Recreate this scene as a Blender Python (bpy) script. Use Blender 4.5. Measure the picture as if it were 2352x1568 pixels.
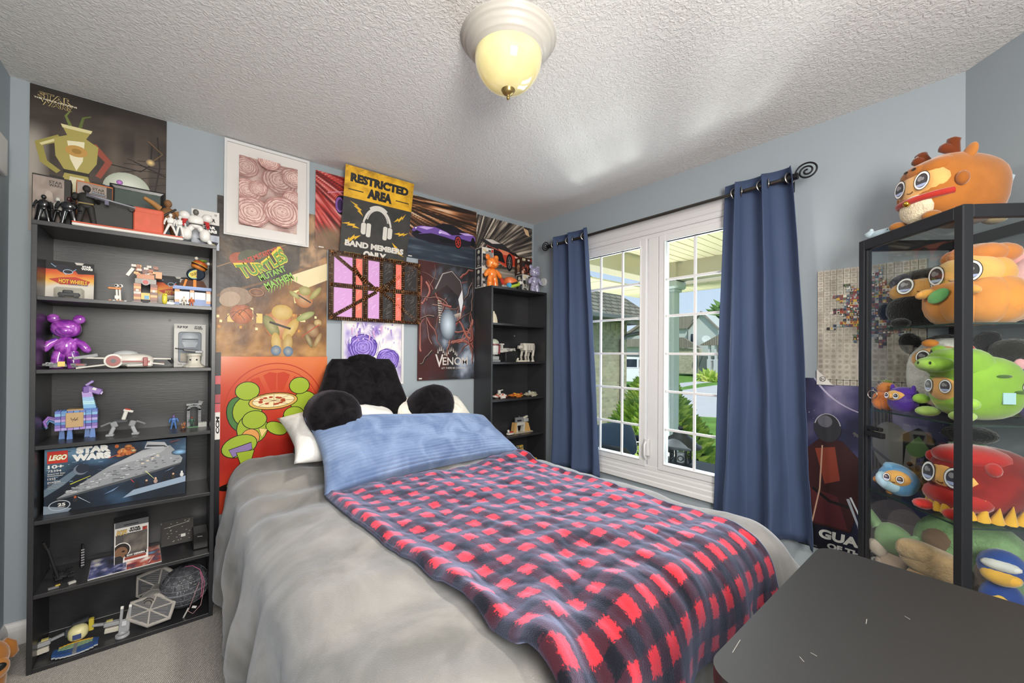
import bpy, bmesh, math, random
from math import sin, cos, pi, radians, sqrt, atan2, exp, floor
from mathutils import Vector, Matrix, Euler, noise
for _o in list(bpy.data.objects): bpy.data.objects.remove(_o)
SC = bpy.context.scene
COL = SC.collection
RND = random.Random(7)

# ---------------------------------------------------------------- camera
cam_d = bpy.data.cameras.new('camera'); cam = bpy.data.objects.new('camera', cam_d); COL.objects.link(cam)
SC.camera = cam
_yaw, _pit, _rol = .6906, .0040, .0075
_f = Vector((sin(_yaw)*cos(_pit), cos(_yaw)*cos(_pit), sin(_pit)))
_r = Vector((cos(_yaw), -sin(_yaw), 0)); _u = _r.cross(_f)
_r2 = _r*cos(_rol)+_u*sin(_rol); _u2 = -_r*sin(_rol)+_u*cos(_rol)
_m = Matrix((_r2, _u2, -_f)).transposed().to_4x4(); _m.translation = (-2.4837, -2.7108, 1.2659)
cam.matrix_world = _m
cam_d.sensor_width = 36; cam_d.lens = 14.234; cam_d.shift_y = .01096; cam_d.clip_start = .03

# ---------------------------------------------------------------- sky, sun, added lamps, exposure
SC.view_settings.view_transform = 'Standard'; SC.view_settings.look = 'None'
SC.view_settings.exposure = -0.12; SC.view_settings.gamma = 1; SC.view_settings.use_curve_mapping = False
W = bpy.data.worlds.new('sky'); SC.world = W; W.use_nodes = True
_nt = W.node_tree; _nt.nodes.clear()
def _n(t, **k):
    n = _nt.nodes.new(t)
    for a, b in k.items(): setattr(n, a, b)
    return n
_out = _n('ShaderNodeOutputWorld'); _bg = _n('ShaderNodeBackground'); _bg.inputs[1].default_value = 1.3
_tc = _n('ShaderNodeTexCoord'); _sx = _n('ShaderNodeSeparateXYZ'); _rp = _n('ShaderNodeValToRGB')
_nz = _n('ShaderNodeTexNoise'); _nz.inputs['Scale'].default_value = 3.2; _nz.inputs['Detail'].default_value = 6
_cr = _n('ShaderNodeValToRGB'); _mx = _n('ShaderNodeMix', data_type='RGBA')
_rp.color_ramp.elements[0].position = 0; _rp.color_ramp.elements[0].color = (.70, .80, .93, 1)
_rp.color_ramp.elements[1].position = .6; _rp.color_ramp.elements[1].color = (.36, .53, .84, 1)
_cr.color_ramp.elements[0].position = .55; _cr.color_ramp.elements[0].color = (0, 0, 0, 1)
_cr.color_ramp.elements[1].position = .75; _cr.color_ramp.elements[1].color = (.8, .8, .8, 1)
_mx.inputs[7].default_value = (.95, .93, .93, 1)
_l = _nt.links.new
_l(_tc.outputs['Generated'], _sx.inputs[0]); _l(_sx.outputs[2], _rp.inputs[0])
_l(_tc.outputs['Generated'], _nz.inputs['Vector']); _l(_nz.outputs[0], _cr.inputs[0])
_l(_cr.outputs[0], _mx.inputs[0]); _l(_rp.outputs[0], _mx.inputs[6])
_l(_mx.outputs[2], _bg.inputs[0]); _l(_bg.outputs[0], _out.inputs[0])

def lamp(name, kind, loc, energy, color=(1, 1, 1), to=None, **kw):
    d = bpy.data.lights.new(name, kind); d.energy = energy; d.color = color
    for k, v in kw.items(): setattr(d, k, v)
    o = bpy.data.objects.new(name, d); COL.objects.link(o); o.location = loc
    if to is not None: o.rotation_euler = (Vector(to)-Vector(loc)).to_track_quat('-Z', 'Y').to_euler()
    return o
lamp('sun', 'SUN', (0, 0, 20), 3.6, (1, .95, .86), to=(8, 8.5, 8), angle=.01)
# lamps added outside: one strengthens the window daylight, one imitates bounce off the porch
lamp('window_daylight_fill', 'AREA', (.34, -1.2, 1.28), 40, (.86, .93, 1), to=(-1.5, -1.2, 1.15), shape='RECTANGLE', size=1.15, size_y=1.4)
lamp('porch_bounce_fill', 'AREA', (1.70, -.02, .0), 95, (1, .97, .92), to=(.2, -1.05, 1.7), shape='RECTANGLE', size=.4, size_y=.4)
# unseen fill lamp added behind the camera to brighten the room
lamp('rear_fill', 'AREA', (-2.35, -3.62, 1.75), 100, (1, .95, .88), to=(-1.2, -.6, 1.5), shape='RECTANGLE', size=.8, size_y=1.0)

# ---------------------------------------------------------------- helpers
def lin(c):
    if isinstance(c, str):
        c = c.lstrip('#'); c = c if len(c) == 6 else ''.join(q*2 for q in c); c = [int(c[i:i+2], 16)/255 for i in (0, 2, 4)]
        return tuple(x/12.92 if x <= .04045 else ((x+.055)/1.055)**2.4 for x in c)+(1,)
    return tuple(c)[:3]+(1,)
def mixc(a, b, t):
    a = lin(a); b = lin(b); return tuple(a[i]*(1-t)+b[i]*t for i in range(3))
MATS = {}
def mat(name, color=None, rough=.6, metal=0, sheen=0, coat=0, bump=None, vary=None, spec=.5, attr=False, emit=None, sub=None, trans=0, sheen_tint=None, aniso=None):
    """procedural material; bump=(scale,strength,kind) vary=(scale,amount) multiplies the colour a little"""
    if name in MATS: return MATS[name]
    m = bpy.data.materials.new(name); m.use_nodes = True; nt = m.node_tree; b = nt.nodes['Principled BSDF']
    L = nt.links.new; N = nt.nodes.new
    b.inputs['Roughness'].default_value = rough; b.inputs['Metallic'].default_value = metal
    b.inputs['Specular IOR Level'].default_value = spec
    if sheen:
        b.inputs['Sheen Weight'].default_value = sheen; b.inputs['Sheen Roughness'].default_value = .45
        b.inputs['Sheen Tint'].default_value = lin(sheen_tint or '#ffffff')
    if coat: b.inputs['Coat Weight'].default_value = coat; b.inputs['Coat Roughness'].default_value = .08
    if trans: b.inputs['Transmission Weight'].default_value = trans
    if emit: b.inputs['Emission Color'].default_value = lin(emit[0]); b.inputs['Emission Strength'].default_value = emit[1]
    src = None
    if attr:
        a = N('ShaderNodeAttribute'); a.attribute_name = 'Col'; src = a.outputs['Color']
    elif color is not None:
        b.inputs['Base Color'].default_value = lin(color)
    tc = N('ShaderNodeTexCoord')
    if vary:
        nz = N('ShaderNodeTexNoise'); nz.inputs['Scale'].default_value = vary[0]; nz.inputs['Detail'].default_value = 5
        L(tc.outputs['Object'], nz.inputs['Vector'])
        mr = N('ShaderNodeMapRange'); mr.inputs[1].default_value = .3; mr.inputs[2].default_value = .7
        mr.inputs[3].default_value = 1-vary[1]; mr.inputs[4].default_value = 1+vary[1]*.6
        L(nz.outputs[0], mr.inputs[0])
        mx = N('ShaderNodeVectorMath'); mx.operation = 'MULTIPLY'
        if src is None: mx.inputs[0].default_value = lin(color)[:3]
        else: L(src, mx.inputs[0])
        L(mr.outputs[0], mx.inputs[1]); src = mx.outputs[0]
    if src is not None: L(src, b.inputs['Base Color'])
    if bump:
        kind = bump[2] if len(bump) > 2 else 'noise'
        t = N('ShaderNodeTexVoronoi' if kind == 'voronoi' else 'ShaderNodeTexNoise'); t.inputs['Scale'].default_value = bump[0]
        if kind == 'noise': t.inputs['Detail'].default_value = 4
        L(tc.outputs['Object'], t.inputs['Vector'])
        bp = N('ShaderNodeBump'); bp.inputs['Strength'].default_value = bump[1]; bp.inputs['Distance'].default_value = bump[3] if len(bump) > 3 else .002
        L(t.outputs[0], bp.inputs['Height']); L(bp.outputs[0], b.inputs['Normal'])
    MATS[name] = m
    return m
def glass_mat(name, tint='#ffffff', gloss=.06, fr=.14):
    if name in MATS: return MATS[name]
    m = bpy.data.materials.new(name); m.use_nodes = True; nt = m.node_tree; nt.nodes.clear()
    o = nt.nodes.new('ShaderNodeOutputMaterial'); t = nt.nodes.new('ShaderNodeBsdfTransparent'); t.inputs[0].default_value = lin(tint)
    g = nt.nodes.new('ShaderNodeBsdfGlossy'); g.inputs['Roughness'].default_value = .02
    lw = nt.nodes.new('ShaderNodeLayerWeight'); lw.inputs[0].default_value = .25
    ml = nt.nodes.new('ShaderNodeMath'); ml.operation = 'MULTIPLY_ADD'; ml.inputs[1].default_value = fr; ml.inputs[2].default_value = gloss*.5
    mx = nt.nodes.new('ShaderNodeMixShader'); L = nt.links.new
    L(lw.outputs['Fresnel'], ml.inputs[0]); L(ml.outputs[0], mx.inputs[0]); L(t.outputs[0], mx.inputs[1]); L(g.outputs[0], mx.inputs[2]); L(mx.outputs[0], o.inputs[0])
    MATS[name] = m; return m

def tag(o, label=None, cat=None, group=None, kind=None):
    if label: o['label'] = label
    if cat: o['category'] = cat
    if group: o['group'] = group
    if kind: o['kind'] = kind
    return o
def thing(name, label, cat, loc=(0, 0, 0), rz=0, group=None, rot=None, sc=None):
    o = bpy.data.objects.new(name, None); COL.objects.link(o); o.empty_display_size = .05
    o.location = loc; o.rotation_euler = rot if rot else (0, 0, rz)
    if sc: o.scale = (sc, sc, sc) if not hasattr(sc, '__len__') else sc
    return tag(o, label, cat, group)
def dup(root, loc=None, rz=None, label=None, group=None):
    r = root.copy(); COL.objects.link(r)
    if loc is not None: r.location = loc
    if rz is not None: r.rotation_euler = (0, 0, rz)
    if label: r['label'] = label
    if group: r['group'] = group
    for ch in list(root.children):
        c = ch.copy(); COL.objects.link(c); c.parent = r
        for g in list(ch.children):
            d = g.copy(); COL.objects.link(d); d.parent = c
    return r

def circ(r, n=16, a0=0, a1=2*pi, c=(0, 0), ry=None):
    full = abs(a1-a0-2*pi) < 1e-6
    k = n if full else n+1
    ry = r if ry is None else ry
    return [(c[0]+r*cos(a0+(a1-a0)*i/n), c[1]+ry*sin(a0+(a1-a0)*i/n)) for i in range(k)]
def rrect(w, h, r, n=4, c=(0, 0)):
    p = []
    for k, (sx, sy) in enumerate(((1, 1), (-1, 1), (-1, -1), (1, -1))):
        for i in range(n+1):
            a = k*pi/2+i*pi/2/n
            p.append((c[0]+sx*(w/2-r)+r*cos(a), c[1]+sy*(h/2-r)+r*sin(a)))
    return p
class MB:
    """collects coloured shapes and links them as ONE mesh object"""
    def __init__(s): s.v = []; s.f = []; s.c = []; s.sm = []; s.uv = None
    def add(s, vs, fs, col='#808080', sm=False, mx=None):
        b = len(s.v)
        s.v += [tuple(mx @ Vector(v)) for v in vs] if mx is not None else [tuple(v) for v in vs]
        lc = None if (isinstance(col, list)) else lin(col)
        for f in fs:
            s.f.append(tuple(i+b for i in f)); s.c.append(lc if lc else [lin(col[i]) for i in f]); s.sm.append(sm)
        return s
    def box(s, c, d, col='#808080', rot=None, bev=0):
        x, y, z = d[0]/2, d[1]/2, d[2]/2
        mx = Matrix.Translation(c)
        if rot: mx = mx @ Euler(rot).to_matrix().to_4x4()
        if bev:
            e = min(bev, x*.49, y*.49, z*.49); vs = []; idx = {}
            for sx in (-1, 1):
                for sy in (-1, 1):
                    for sz in (-1, 1):
                        for k in range(3):
                            q = [sx*(x-e), sy*(y-e), sz*(z-e)]; q[k] = (sx, sy, sz)[k]*(x, y, z)[k]
                            idx[sx, sy, sz, k] = len(vs); vs.append(q)
            bm = bmesh.new(); bv = [bm.verts.new(v) for v in vs]; bmesh.ops.convex_hull(bm, input=bv)
            bmesh.ops.dissolve_limit(bm, angle_limit=.01, verts=bm.verts, edges=bm.edges)
            bm.verts.index_update(); V = [v.co.copy() for v in bm.verts]; F = [[v.index for v in f.verts] for f in bm.faces]; bm.free()
            return s.add(V, F, col, False, mx)
        vs = [(i*x, j*y, k*z) for i in (-1, 1) for j in (-1, 1) for k in (-1, 1)]
        return s.add(vs, [(0, 1, 3, 2), (4, 6, 7, 5), (0, 4, 5, 1), (2, 3, 7, 6), (0, 2, 6, 4), (1, 5, 7, 3)], col, False, mx)
    def bb(s, a, b, col='#808080', bev=0):
        return s.box([(a[i]+b[i])/2 for i in range(3)], [abs(b[i]-a[i]) for i in range(3)], col, None, bev)
    def loft(s, rings, col, sm=True, caps=True, closed=True, mx=None):
        n = len(rings[0]); vs = [p for r in rings for p in r]; fs = []
        for i in range(len(rings)-1):
            for j in range(n if closed else n-1):
                k = (j+1) % n; fs.append((i*n+j, i*n+k, (i+1)*n+k, (i+1)*n+j))
        s.add(vs, fs, col, sm, mx)
        if caps and closed:
            s.add(rings[0], [tuple(range(n))[::-1]], col, False, mx); s.add(rings[-1], [tuple(range(n))], col, False, mx)
        return s
    def tube(s, pts, r, col='#808080', n=8, caps=True, sm=True):
        pts = [Vector(p) for p in pts]; rings = []; up = None
        for i, p in enumerate(pts):
            t = (pts[min(i+1, len(pts)-1)]-pts[max(i-1, 0)]).normalized()
            if up is None: up = Vector((0, 0, 1)) if abs(t.z) < .9 else Vector((1, 0, 0))
            a = t.cross(up).normalized(); up = a.cross(t).normalized()
            rr = r[i] if hasattr(r, '__len__') else r
            rings.append([tuple(p+a*rr*cos(2*pi*k/n)+up*rr*sin(2*pi*k/n)) for k in range(n)])
        return s.loft(rings, col, sm, caps)
    def cyl(s, a, b, r0, r1=None, col='#808080', n=14, sm=True): return s.tube([a, b], [r0, r0 if r1 is None else r1], col, n, True, sm)
    def lathe(s, prof, col, c=(0, 0, 0), n=24, sm=True, mx=None):
        M = Matrix.Translation(c) if mx is None else mx
        return s.loft([[(r*cos(2*pi*k/n), r*sin(2*pi*k/n), z) for k in range(n)] for r, z in prof], col, sm, True, True, M)
    def sph(s, c, r, col='#808080', n=16, rot=None, p=1, fn=None):
        r = r if hasattr(r, '__len__') else (r, r, r); m = n//2+1
        mx = Matrix.Translation(c)
        if rot: mx = mx @ Euler(rot).to_matrix().to_4x4()
        sg = lambda x: abs(x)**p*(1 if x >= 0 else -1)
        vs = []
        for i in range(1, m):
            a = pi*i/m
            for k in range(n):
                b = 2*pi*k/n; q = Vector((sg(sin(a))*sg(cos(b))*r[0], sg(sin(a))*sg(sin(b))*r[1], sg(cos(a))*r[2]))
                vs.append(fn(q) if fn else q)
        T = len(vs); t0 = Vector((0, 0, r[2])); t1 = Vector((0, 0, -r[2]))
        vs += [fn(t0) if fn else t0, fn(t1) if fn else t1]; fs = []
        for k in range(n):
            fs.append((T, k, (k+1) % n))
            for i in range(m-2): fs.append((i*n+k, (i+1)*n+k, (i+1)*n+(k+1) % n, i*n+(k+1) % n))
            fs.append((T+1, (m-2)*n+(k+1) % n, (m-2)*n+k))
        return s.add(vs, fs, col, True, mx)
    def prism(s, pts, d0, d1, col, mx=None, sm=False):
        """2D outline (x,y) extruded along local z from d0 to d1"""
        n = len(pts); vs = [(x, y, d0) for x, y in pts]+[(x, y, d1) for x, y in pts]
        fs = [tuple(range(n))[::-1], tuple(range(n, 2*n))]
        s.add(vs, fs, col, False, mx); s.add(vs, [(i, (i+1) % n, n+(i+1) % n, n+i) for i in range(n)], col, sm, mx)
        return s
    def build(s, name, m, parent=None, label=None, loc=None, rot=None, subd=0, bevel=0, merge=False):
        me = bpy.data.meshes.new(name); me.from_pydata(s.v, [], s.f)
        ca = me.color_attributes.new('Col', 'FLOAT_COLOR', 'CORNER'); buf = []
        for f, c in zip(s.f, s.c):
            if isinstance(c, list):
                for q in c: buf += q
            else: buf += c*len(f)
        ca.data.foreach_set('color', buf); me.polygons.foreach_set('use_smooth', s.sm)
        if s.uv:
            ul = me.uv_layers.new(name='UVMap'); b2 = []
            for f in s.f:
                for i in f: b2 += s.uv[i]
            ul.data.foreach_set('uv', b2)
        if merge:
            bm = bmesh.new(); bm.from_mesh(me); bmesh.ops.remove_doubles(bm, verts=bm.verts, dist=1e-5); bm.to_mesh(me); bm.free()
        me.update(); me.materials.append(m if not isinstance(m, str) else MATS[m])
        o = bpy.data.objects.new(name, me); COL.objects.link(o)
        if loc is not None: o.location = loc
        if rot is not None: o.rotation_euler = rot
        if parent is not None: o.parent = parent
        if label: o['label'] = label
        if subd: md = o.modifiers.new('s', 'SUBSURF'); md.levels = md.render_levels = subd
        if bevel: md = o.modifiers.new('b', 'BEVEL'); md.width = bevel; md.segments = 2; md.limit_method = 'ANGLE'
        return o
TEXT = {}
def text_geo(t, bold=0, res=3):
    k = (t, bold, res)
    if k not in TEXT:
        cu = bpy.data.curves.new('t', 'FONT'); cu.body = t; cu.size = 1; cu.offset = bold; cu.resolution_u = res
        ob = bpy.data.objects.new('t', cu); COL.objects.link(ob)
        dg = bpy.context.evaluated_depsgraph_get(); me = bpy.data.meshes.new_from_object(ob.evaluated_get(dg))
        vs = [tuple(v.co[:2]) for v in me.vertices]; fs = [tuple(p.vertices) for p in me.polygons]
        bpy.data.objects.remove(ob); bpy.data.curves.remove(cu); bpy.data.meshes.remove(me)
        xs = [v[0] for v in vs] or [0]; ys = [v[1] for v in vs] or [0]
        TEXT[k] = (vs, fs, min(xs), max(xs), min(ys), max(ys))
    return TEXT[k]
class Art(MB):
    """flat printed artwork in a sheet's own plane: x right, y up, layers stacked by 0.05 mm"""
    def __init__(s, w, h, base='#888888', t=.0012, mx=None):
        super().__init__(); s.w = w; s.h = h; s.z = t; s.mx = mx
        if base: s.prism([(0, 0), (w, 0), (w, h), (0, h)], 0, t, base, mx)
    def up(s): s.z += s.step; return s.z
    step = .00003
    def build(s, name, m, parent=None, **k):
        o = super().build(name, m, parent, **k); bm = bmesh.new(); bm.from_mesh(o.data); M = s.mx or Matrix.Identity(4)
        if max(abs(v.co.length) for v in bm.verts) > 0:
            for a, b, n in ((0, 0, (-1, 0, 0)), (s.w, 0, (1, 0, 0)), (0, 0, (0, -1, 0)), (0, s.h, (0, 1, 0))):
                bmesh.ops.bisect_plane(bm, geom=bm.verts[:]+bm.edges[:]+bm.faces[:], dist=1e-7, plane_co=M @ Vector((a, b, 0)), plane_no=M.to_3x3() @ Vector(n), clear_outer=True)
        bm.to_mesh(o.data); bm.free(); return o
    def poly(s, pts, col):
        z = s.up(); n = len(pts); return s.add([(x, y, z) for x, y in pts], [tuple(range(n))], col, False, s.mx)
    def rect(s, x, y, w, h, col): return s.poly([(x, y), (x+w, y), (x+w, y+h), (x, y+h)], col)
    def ell(s, x, y, rx, ry, col, n=18, rot=0):
        return s.poly([(x+rx*cos(a)*cos(rot)-ry*sin(a)*sin(rot), y+rx*cos(a)*sin(rot)+ry*sin(a)*cos(rot)) for a in (2*pi*i/n for i in range(n))], col)
    def fan(s, x, y, rx, ry, c0, c1, n=18, rot=0):
        z = s.up(); vs = [(x, y, z)]+[(x+rx*cos(a)*cos(rot)-ry*sin(a)*sin(rot), y+rx*cos(a)*sin(rot)+ry*sin(a)*cos(rot), z) for a in (2*pi*i/n for i in range(n))]
        return s.add(vs, [(0, 1+i, 1+(i+1) % n) for i in range(n)], [c0]+[c1]*n, True, s.mx)
    def line(s, pts, w, col, w1=None, closed=False):
        z = s.up(); P = [Vector(p) for p in pts]; n = len(P); vs = []
        for i, p in enumerate(P):
            a = P[(i-1) % n] if (closed or i) else p; b = P[(i+1) % n] if (closed or i < n-1) else p
            t = (b-a); t = t.normalized() if t.length > 1e-9 else Vector((1, 0)); nr = Vector((-t.y, t.x))
            ww = (w if w1 is None else w+(w1-w)*i/max(1, n-1))/2
            vs += [(*(p+nr*ww), z), (*(p-nr*ww), z)]
        fs = [(2*i, 2*i+1, 2*i+3, 2*i+2) for i in range(n-1)]
        if closed: fs.append((2*n-2, 2*n-1, 1, 0))
        return s.add(vs, fs, col, False, s.mx)
    def grid(s, x, y, w, h, nx, ny, fn):
        z = s.up(); vs = []; cs = []
        for j in range(ny+1):
            for i in range(nx+1):
                u, v = i/nx, j/ny; vs.append((x+w*u, y+h*v, z)); cs.append(lin(fn(u, v)))
        fs = [(j*(nx+1)+i, j*(nx+1)+i+1, (j+1)*(nx+1)+i+1, (j+1)*(nx+1)+i) for j in range(ny) for i in range(nx)]
        return s.add(vs, fs, cs, False, s.mx)
    def text(s, t, x, y, h, col, w=None, bold=.02, shear=0, rot=0, anchor='l', stretch=1, warp=None):
        """text with cap height h, lower left (or centre) at x,y; w forces the width"""
        vs, fs, x0, x1, y0, y1 = text_geo(t, bold); z = s.up()
        k = h/.72; kx = k*stretch if w is None else w/max(1e-6, x1-x0)
        W_ = (x1-x0)*kx; ox = 0 if anchor == 'l' else -W_/2; out = []
        for a, b in vs:
            px = ox+(a-x0)*kx+b*k*shear; py = b*k
            if warp: px, py = warp(px, py)
            out.append((x+px*cos(rot)-py*sin(rot), y+px*sin(rot)+py*cos(rot), z))
        return s.add(out, fs, col, False, s.mx)
def W1(x, z, y=-.002): return Matrix(((1, 0, 0, x), (0, 0, -1, y), (0, 1, 0, z), (0, 0, 0, 1)))
def W2(y, z, x=-.002): return Matrix(((0, 0, -1, x), (-1, 0, 0, y), (0, 1, 0, z), (0, 0, 0, 1)))
def place(o, M): o.matrix_world = M; return o
def fbm(x, y, z=0, o=4): return noise.fractal(Vector((x, y, z)), 1, 2, o)
mat('print', attr=True, rough=.5, spec=.35)
mat('print_gloss', attr=True, rough=.2, spec=.5)
mat('toy', attr=True, rough=.35)
mat('toy_gloss', attr=True, rough=.12, coat=.6)
mat('toy_matt', attr=True, rough=.7)
mat('plush', attr=True, rough=.95, sheen=.5, bump=(260, .35, 'noise', .002), vary=(14, .14), spec=.1)
mat('metal_dark', '#3a3d42', rough=.35, metal=.7)

# ---------------------------------------------------------------- the room
def wallmat():
    return mat('wall_paint', '#99a2a9', rough=.55, bump=(420, .12, 'noise', .001), spec=.3)
mat('wall_paint', '#99a2a9', rough=.55, bump=(420, .12, 'noise', .001), spec=.3)
mat('white_trim', '#d3d2d2', rough=.38)
def ceil_mat():
    m = mat('ceiling_stipple', '#e2e1df', rough=.9, spec=.2); nt = m.node_tree; L = nt.links.new; N = nt.nodes.new
    b = nt.nodes['Principled BSDF']; tc = N('ShaderNodeTexCoord')
    n1 = N('ShaderNodeTexNoise'); n1.inputs['Scale'].default_value = 62; n1.inputs['Detail'].default_value = 5; n1.inputs['Distortion'].default_value = 1.1
    r1 = N('ShaderNodeValToRGB'); r1.color_ramp.elements[0].position = .42; r1.color_ramp.elements[1].position = .62
    n2 = N('ShaderNodeTexNoise'); n2.inputs['Scale'].default_value = 170; n2.inputs['Detail'].default_value = 3
    ad = N('ShaderNodeMath'); ad.operation = 'MULTIPLY_ADD'; ad.inputs[1].default_value = .35
    bp = N('ShaderNodeBump'); bp.inputs['Strength'].default_value = .6; bp.inputs['Distance'].default_value = .0032
    for n in (n1, n2): L(tc.outputs['Object'], n.inputs['Vector'])
    L(n1.outputs[0], r1.inputs[0]); L(n2.outputs[0], ad.inputs[0]); L(r1.outputs[0], ad.inputs[2]); L(ad.outputs[0], bp.inputs['Height']); L(bp.outputs[0], b.inputs['Normal'])
    return m
def carpet_mat():
    m = mat('carpet_loop', '#b9b2ab', rough=.95, spec=.1, sheen=.2); nt = m.node_tree; L = nt.links.new; N = nt.nodes.new
    b = nt.nodes['Principled BSDF']; tc = N('ShaderNodeTexCoord'); mp = N('ShaderNodeMapping'); mp.inputs['Rotation'].default_value[2] = .5
    w = N('ShaderNodeTexWave'); w.inputs['Scale'].default_value = 42; w.inputs['Distortion'].default_value = 1.2; w.inputs['Detail Scale'].default_value = 3
    v = N('ShaderNodeTexVoronoi'); v.inputs['Scale'].default_value = 210
    mx = N('ShaderNodeMath'); mx.operation = 'MULTIPLY_ADD'; mx.inputs[1].default_value = -1.1
    L(tc.outputs['Object'], mp.inputs[0]); L(mp.outputs[0], w.inputs['Vector']); L(mp.outputs[0], v.inputs['Vector'])
    L(v.outputs[0], mx.inputs[0]); L(w.outputs['Fac'], mx.inputs[2])
    cr = N('ShaderNodeValToRGB'); cr.color_ramp.elements[0].position = .0; cr.color_ramp.elements[0].color = lin('#a8a19a'); cr.color_ramp.elements[1].position = .8; cr.color_ramp.elements[1].color = lin('#d8d2cb')
    L(mx.outputs[0], cr.inputs[0]); L(cr.outputs[0], b.inputs['Base Color'])
    bp = N('ShaderNodeBump'); bp.inputs['Strength'].default_value = .7; bp.inputs['Distance'].default_value = .006
    L(mx.outputs[0], bp.inputs['Height']); L(bp.outputs[0], b.inputs['Normal']); return m
ceil_mat(); carpet_mat()
HC = 2.44
def struct(name, mb, m, **k): return tag(mb.build(name, m, **k), kind='structure')
XL, YB = -3.046, -3.85
D3 = 1.236                                             # length of the angled wall from the window wall's end
plan = [(0, 0), (XL, 0), (XL, YB), (-D3, YB), (0, -2.614)]
struct('floor', MB().prism([(.14, .14), (XL-.14, .14), (XL-.14, YB-.14), (-D3, YB-.14), (.14, -2.55)], -.12, 0, '#b9b2ab'), 'carpet_loop')
struct('ceiling', MB().prism([(.14, .14), (XL-.14, .14), (XL-.14, YB-.14), (-D3, YB-.14), (.14, -2.55)], HC, HC+.12, '#e2e1df'), 'ceiling_stipple')
struct('wall_back', MB().bb((XL-.12, 0, 0), (.12, .12, HC)), 'wall_paint')
struct('wall_left', MB().bb((XL-.12, YB, 0), (XL, 0, HC)), 'wall_paint')
OY0, OY1, OZ0, OZ1 = -1.93, -.50, .48, 2.09            # window opening
w = MB()
w.bb((0, OY1, 0), (.12, .12, HC)); w.bb((0, -2.614, 0), (.12, OY0, HC)); w.bb((0, OY0, 0), (.12, OY1, OZ0)); w.bb((0, OY0, OZ1), (.12, OY1, HC))
struct('wall_right', w, 'wall_paint')
w = MB(); s7 = .70711
w.prism([(0, -2.614), (-D3, YB), (-D3+.085, YB-.085), (.12, -2.62)], 0, HC, '#8d9ba5')
struct('wall_corner', w, 'wall_paint')
w = MB(); w.bb((XL, YB-.12, 0), (-2.9, YB, HC)); w.bb((-2.05, YB-.12, 0), (-D3+.1, YB, HC)); w.bb((-2.9, YB-.12, 2.05), (-2.05, YB, HC))
struct('wall_front', w, 'wall_paint')
def base_prof(): return [(0, 0), (.016, 0), (.016, .062), (.012, .078), (.006, .092), (0, .096)]
b = MB()
b.loft([[(-x, y, z) for x, z in base_prof()] for y in (0, -2.614)], '#e6e5e4', False)
struct('baseboard_right', b, 'white_trim')
b = MB(); b.loft([[(x0, -x, z) for x, z in base_prof()] for x0 in (XL, 0)], '#e6e5e4', False); struct('baseboard_back', b, 'white_trim')
b = MB(); b.loft([[(XL+x, y0, z) for x, z in base_prof()] for y0 in (0, -3.8)], '#e6e5e4', False); struct('baseboard_left', b, 'white_trim')
# ---- window: two casement sashes with grilles in one frame
ZB, ZT = .55, 2.018
wf = MB()
prof = [(0, 0), (.012, 0), (.016, .012), (.016, .03), (.022, .036), (.022, .062), (.027, .07), (.03, .094), (.022, .1), (0, .1)]   # (out, across)
def casing(mb, y0, y1, z0, z1):
    pts = [(y0, z0), (y1, z0), (y1, z1), (y0, z1)]; dr = [(1, -1), (-1, -1), (-1, 1), (1, 1)]
    rings = []
    for (y, z), (sy, sz) in zip(pts, dr): rings.append([(-o, y+sy*a, z+sz*a) for o, a in prof])
    # sy/sz point outwards: the profile's far side is the outer edge
    rings.append(rings[0]); n = len(prof)
    for i in range(4):
        A, B = rings[i], rings[i+1]; mb.add(A+B, [(j, j+1, n+j+1, n+j) for j in range(n-1)], '#e6e5e4')
casing(wf, -.515, -1.905, .487, 2.09)
fr = '#e6e5e4'
def frame_ring(mb, y0, y1, z0, z1, t, x0, x1):
    mb.bb((x0, y0, z0), (x1, y0-t, z1), fr, .003); mb.bb((x0, y1+t, z0), (x1, y1, z1), fr, .003)
    mb.bb((x0, y0-t, z0), (x1, y1+t, z0+t), fr, .003); mb.bb((x0, y0-t, z1-t), (x1, y1+t, z1), fr, .003)
frame_ring(wf, -.515, -1.905, .487, 2.09, .03, -.006, .09)
wf.bb((-.004, -1.168, .5), (.09, -1.244, 2.08), fr, .003)
win = struct('window_1', wf, 'white_trim')
def sash(y0, y1, muntins, recess):
    s = MB(); x0 = recess; t = .048
    frame_ring(s, y0, y1, .505, 2.066, t, x0, x0+.05)
    frame_ring(s, y0-t+.008, y1+t-.008, .505+t-.008, 2.066-t+.008, .008, x0-.006, x0+.03)
    o = s.build('sash', 'white_trim', win)
    g = MB()
    for y in muntins: g.bb((x0+.016, y-.008, ZB), (x0+.03, y+.008, ZT), fr, .002)
    for z in (1.768, 1.527, 1.277, 1.028, .777): g.bb((x0+.0165, y0-t, z-.008), (x0+.0295, y1+t, z+.008), fr, .002)
    g.build('muntin_grid', 'white_trim', o)
    p = MB(); p.bb((x0+.021, y0-t+.002, ZB-.002), (x0+.025, y1+t-.002, ZT+.002), '#ffffff'); p.build('pane', glass_mat('window_glass', '#f4f8f8', .04), o)
    return o
sl = sash(-.53, -1.158, (-.757, -.952), -.012)
sr = sash(-1.25, -1.89, (-1.487, -1.675), -.012)
h = MB(); h.bb((-.03, -1.158, .585), (-.006, -1.192, .70), fr, .004); h.tube([(-.03, -1.172, .68), (-.045, -1.172, .66), (-.045, -1.172, .59), (-.03, -1.172, .565)], .008, fr)
h.build('crank_handle', 'white_trim', win)

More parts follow.
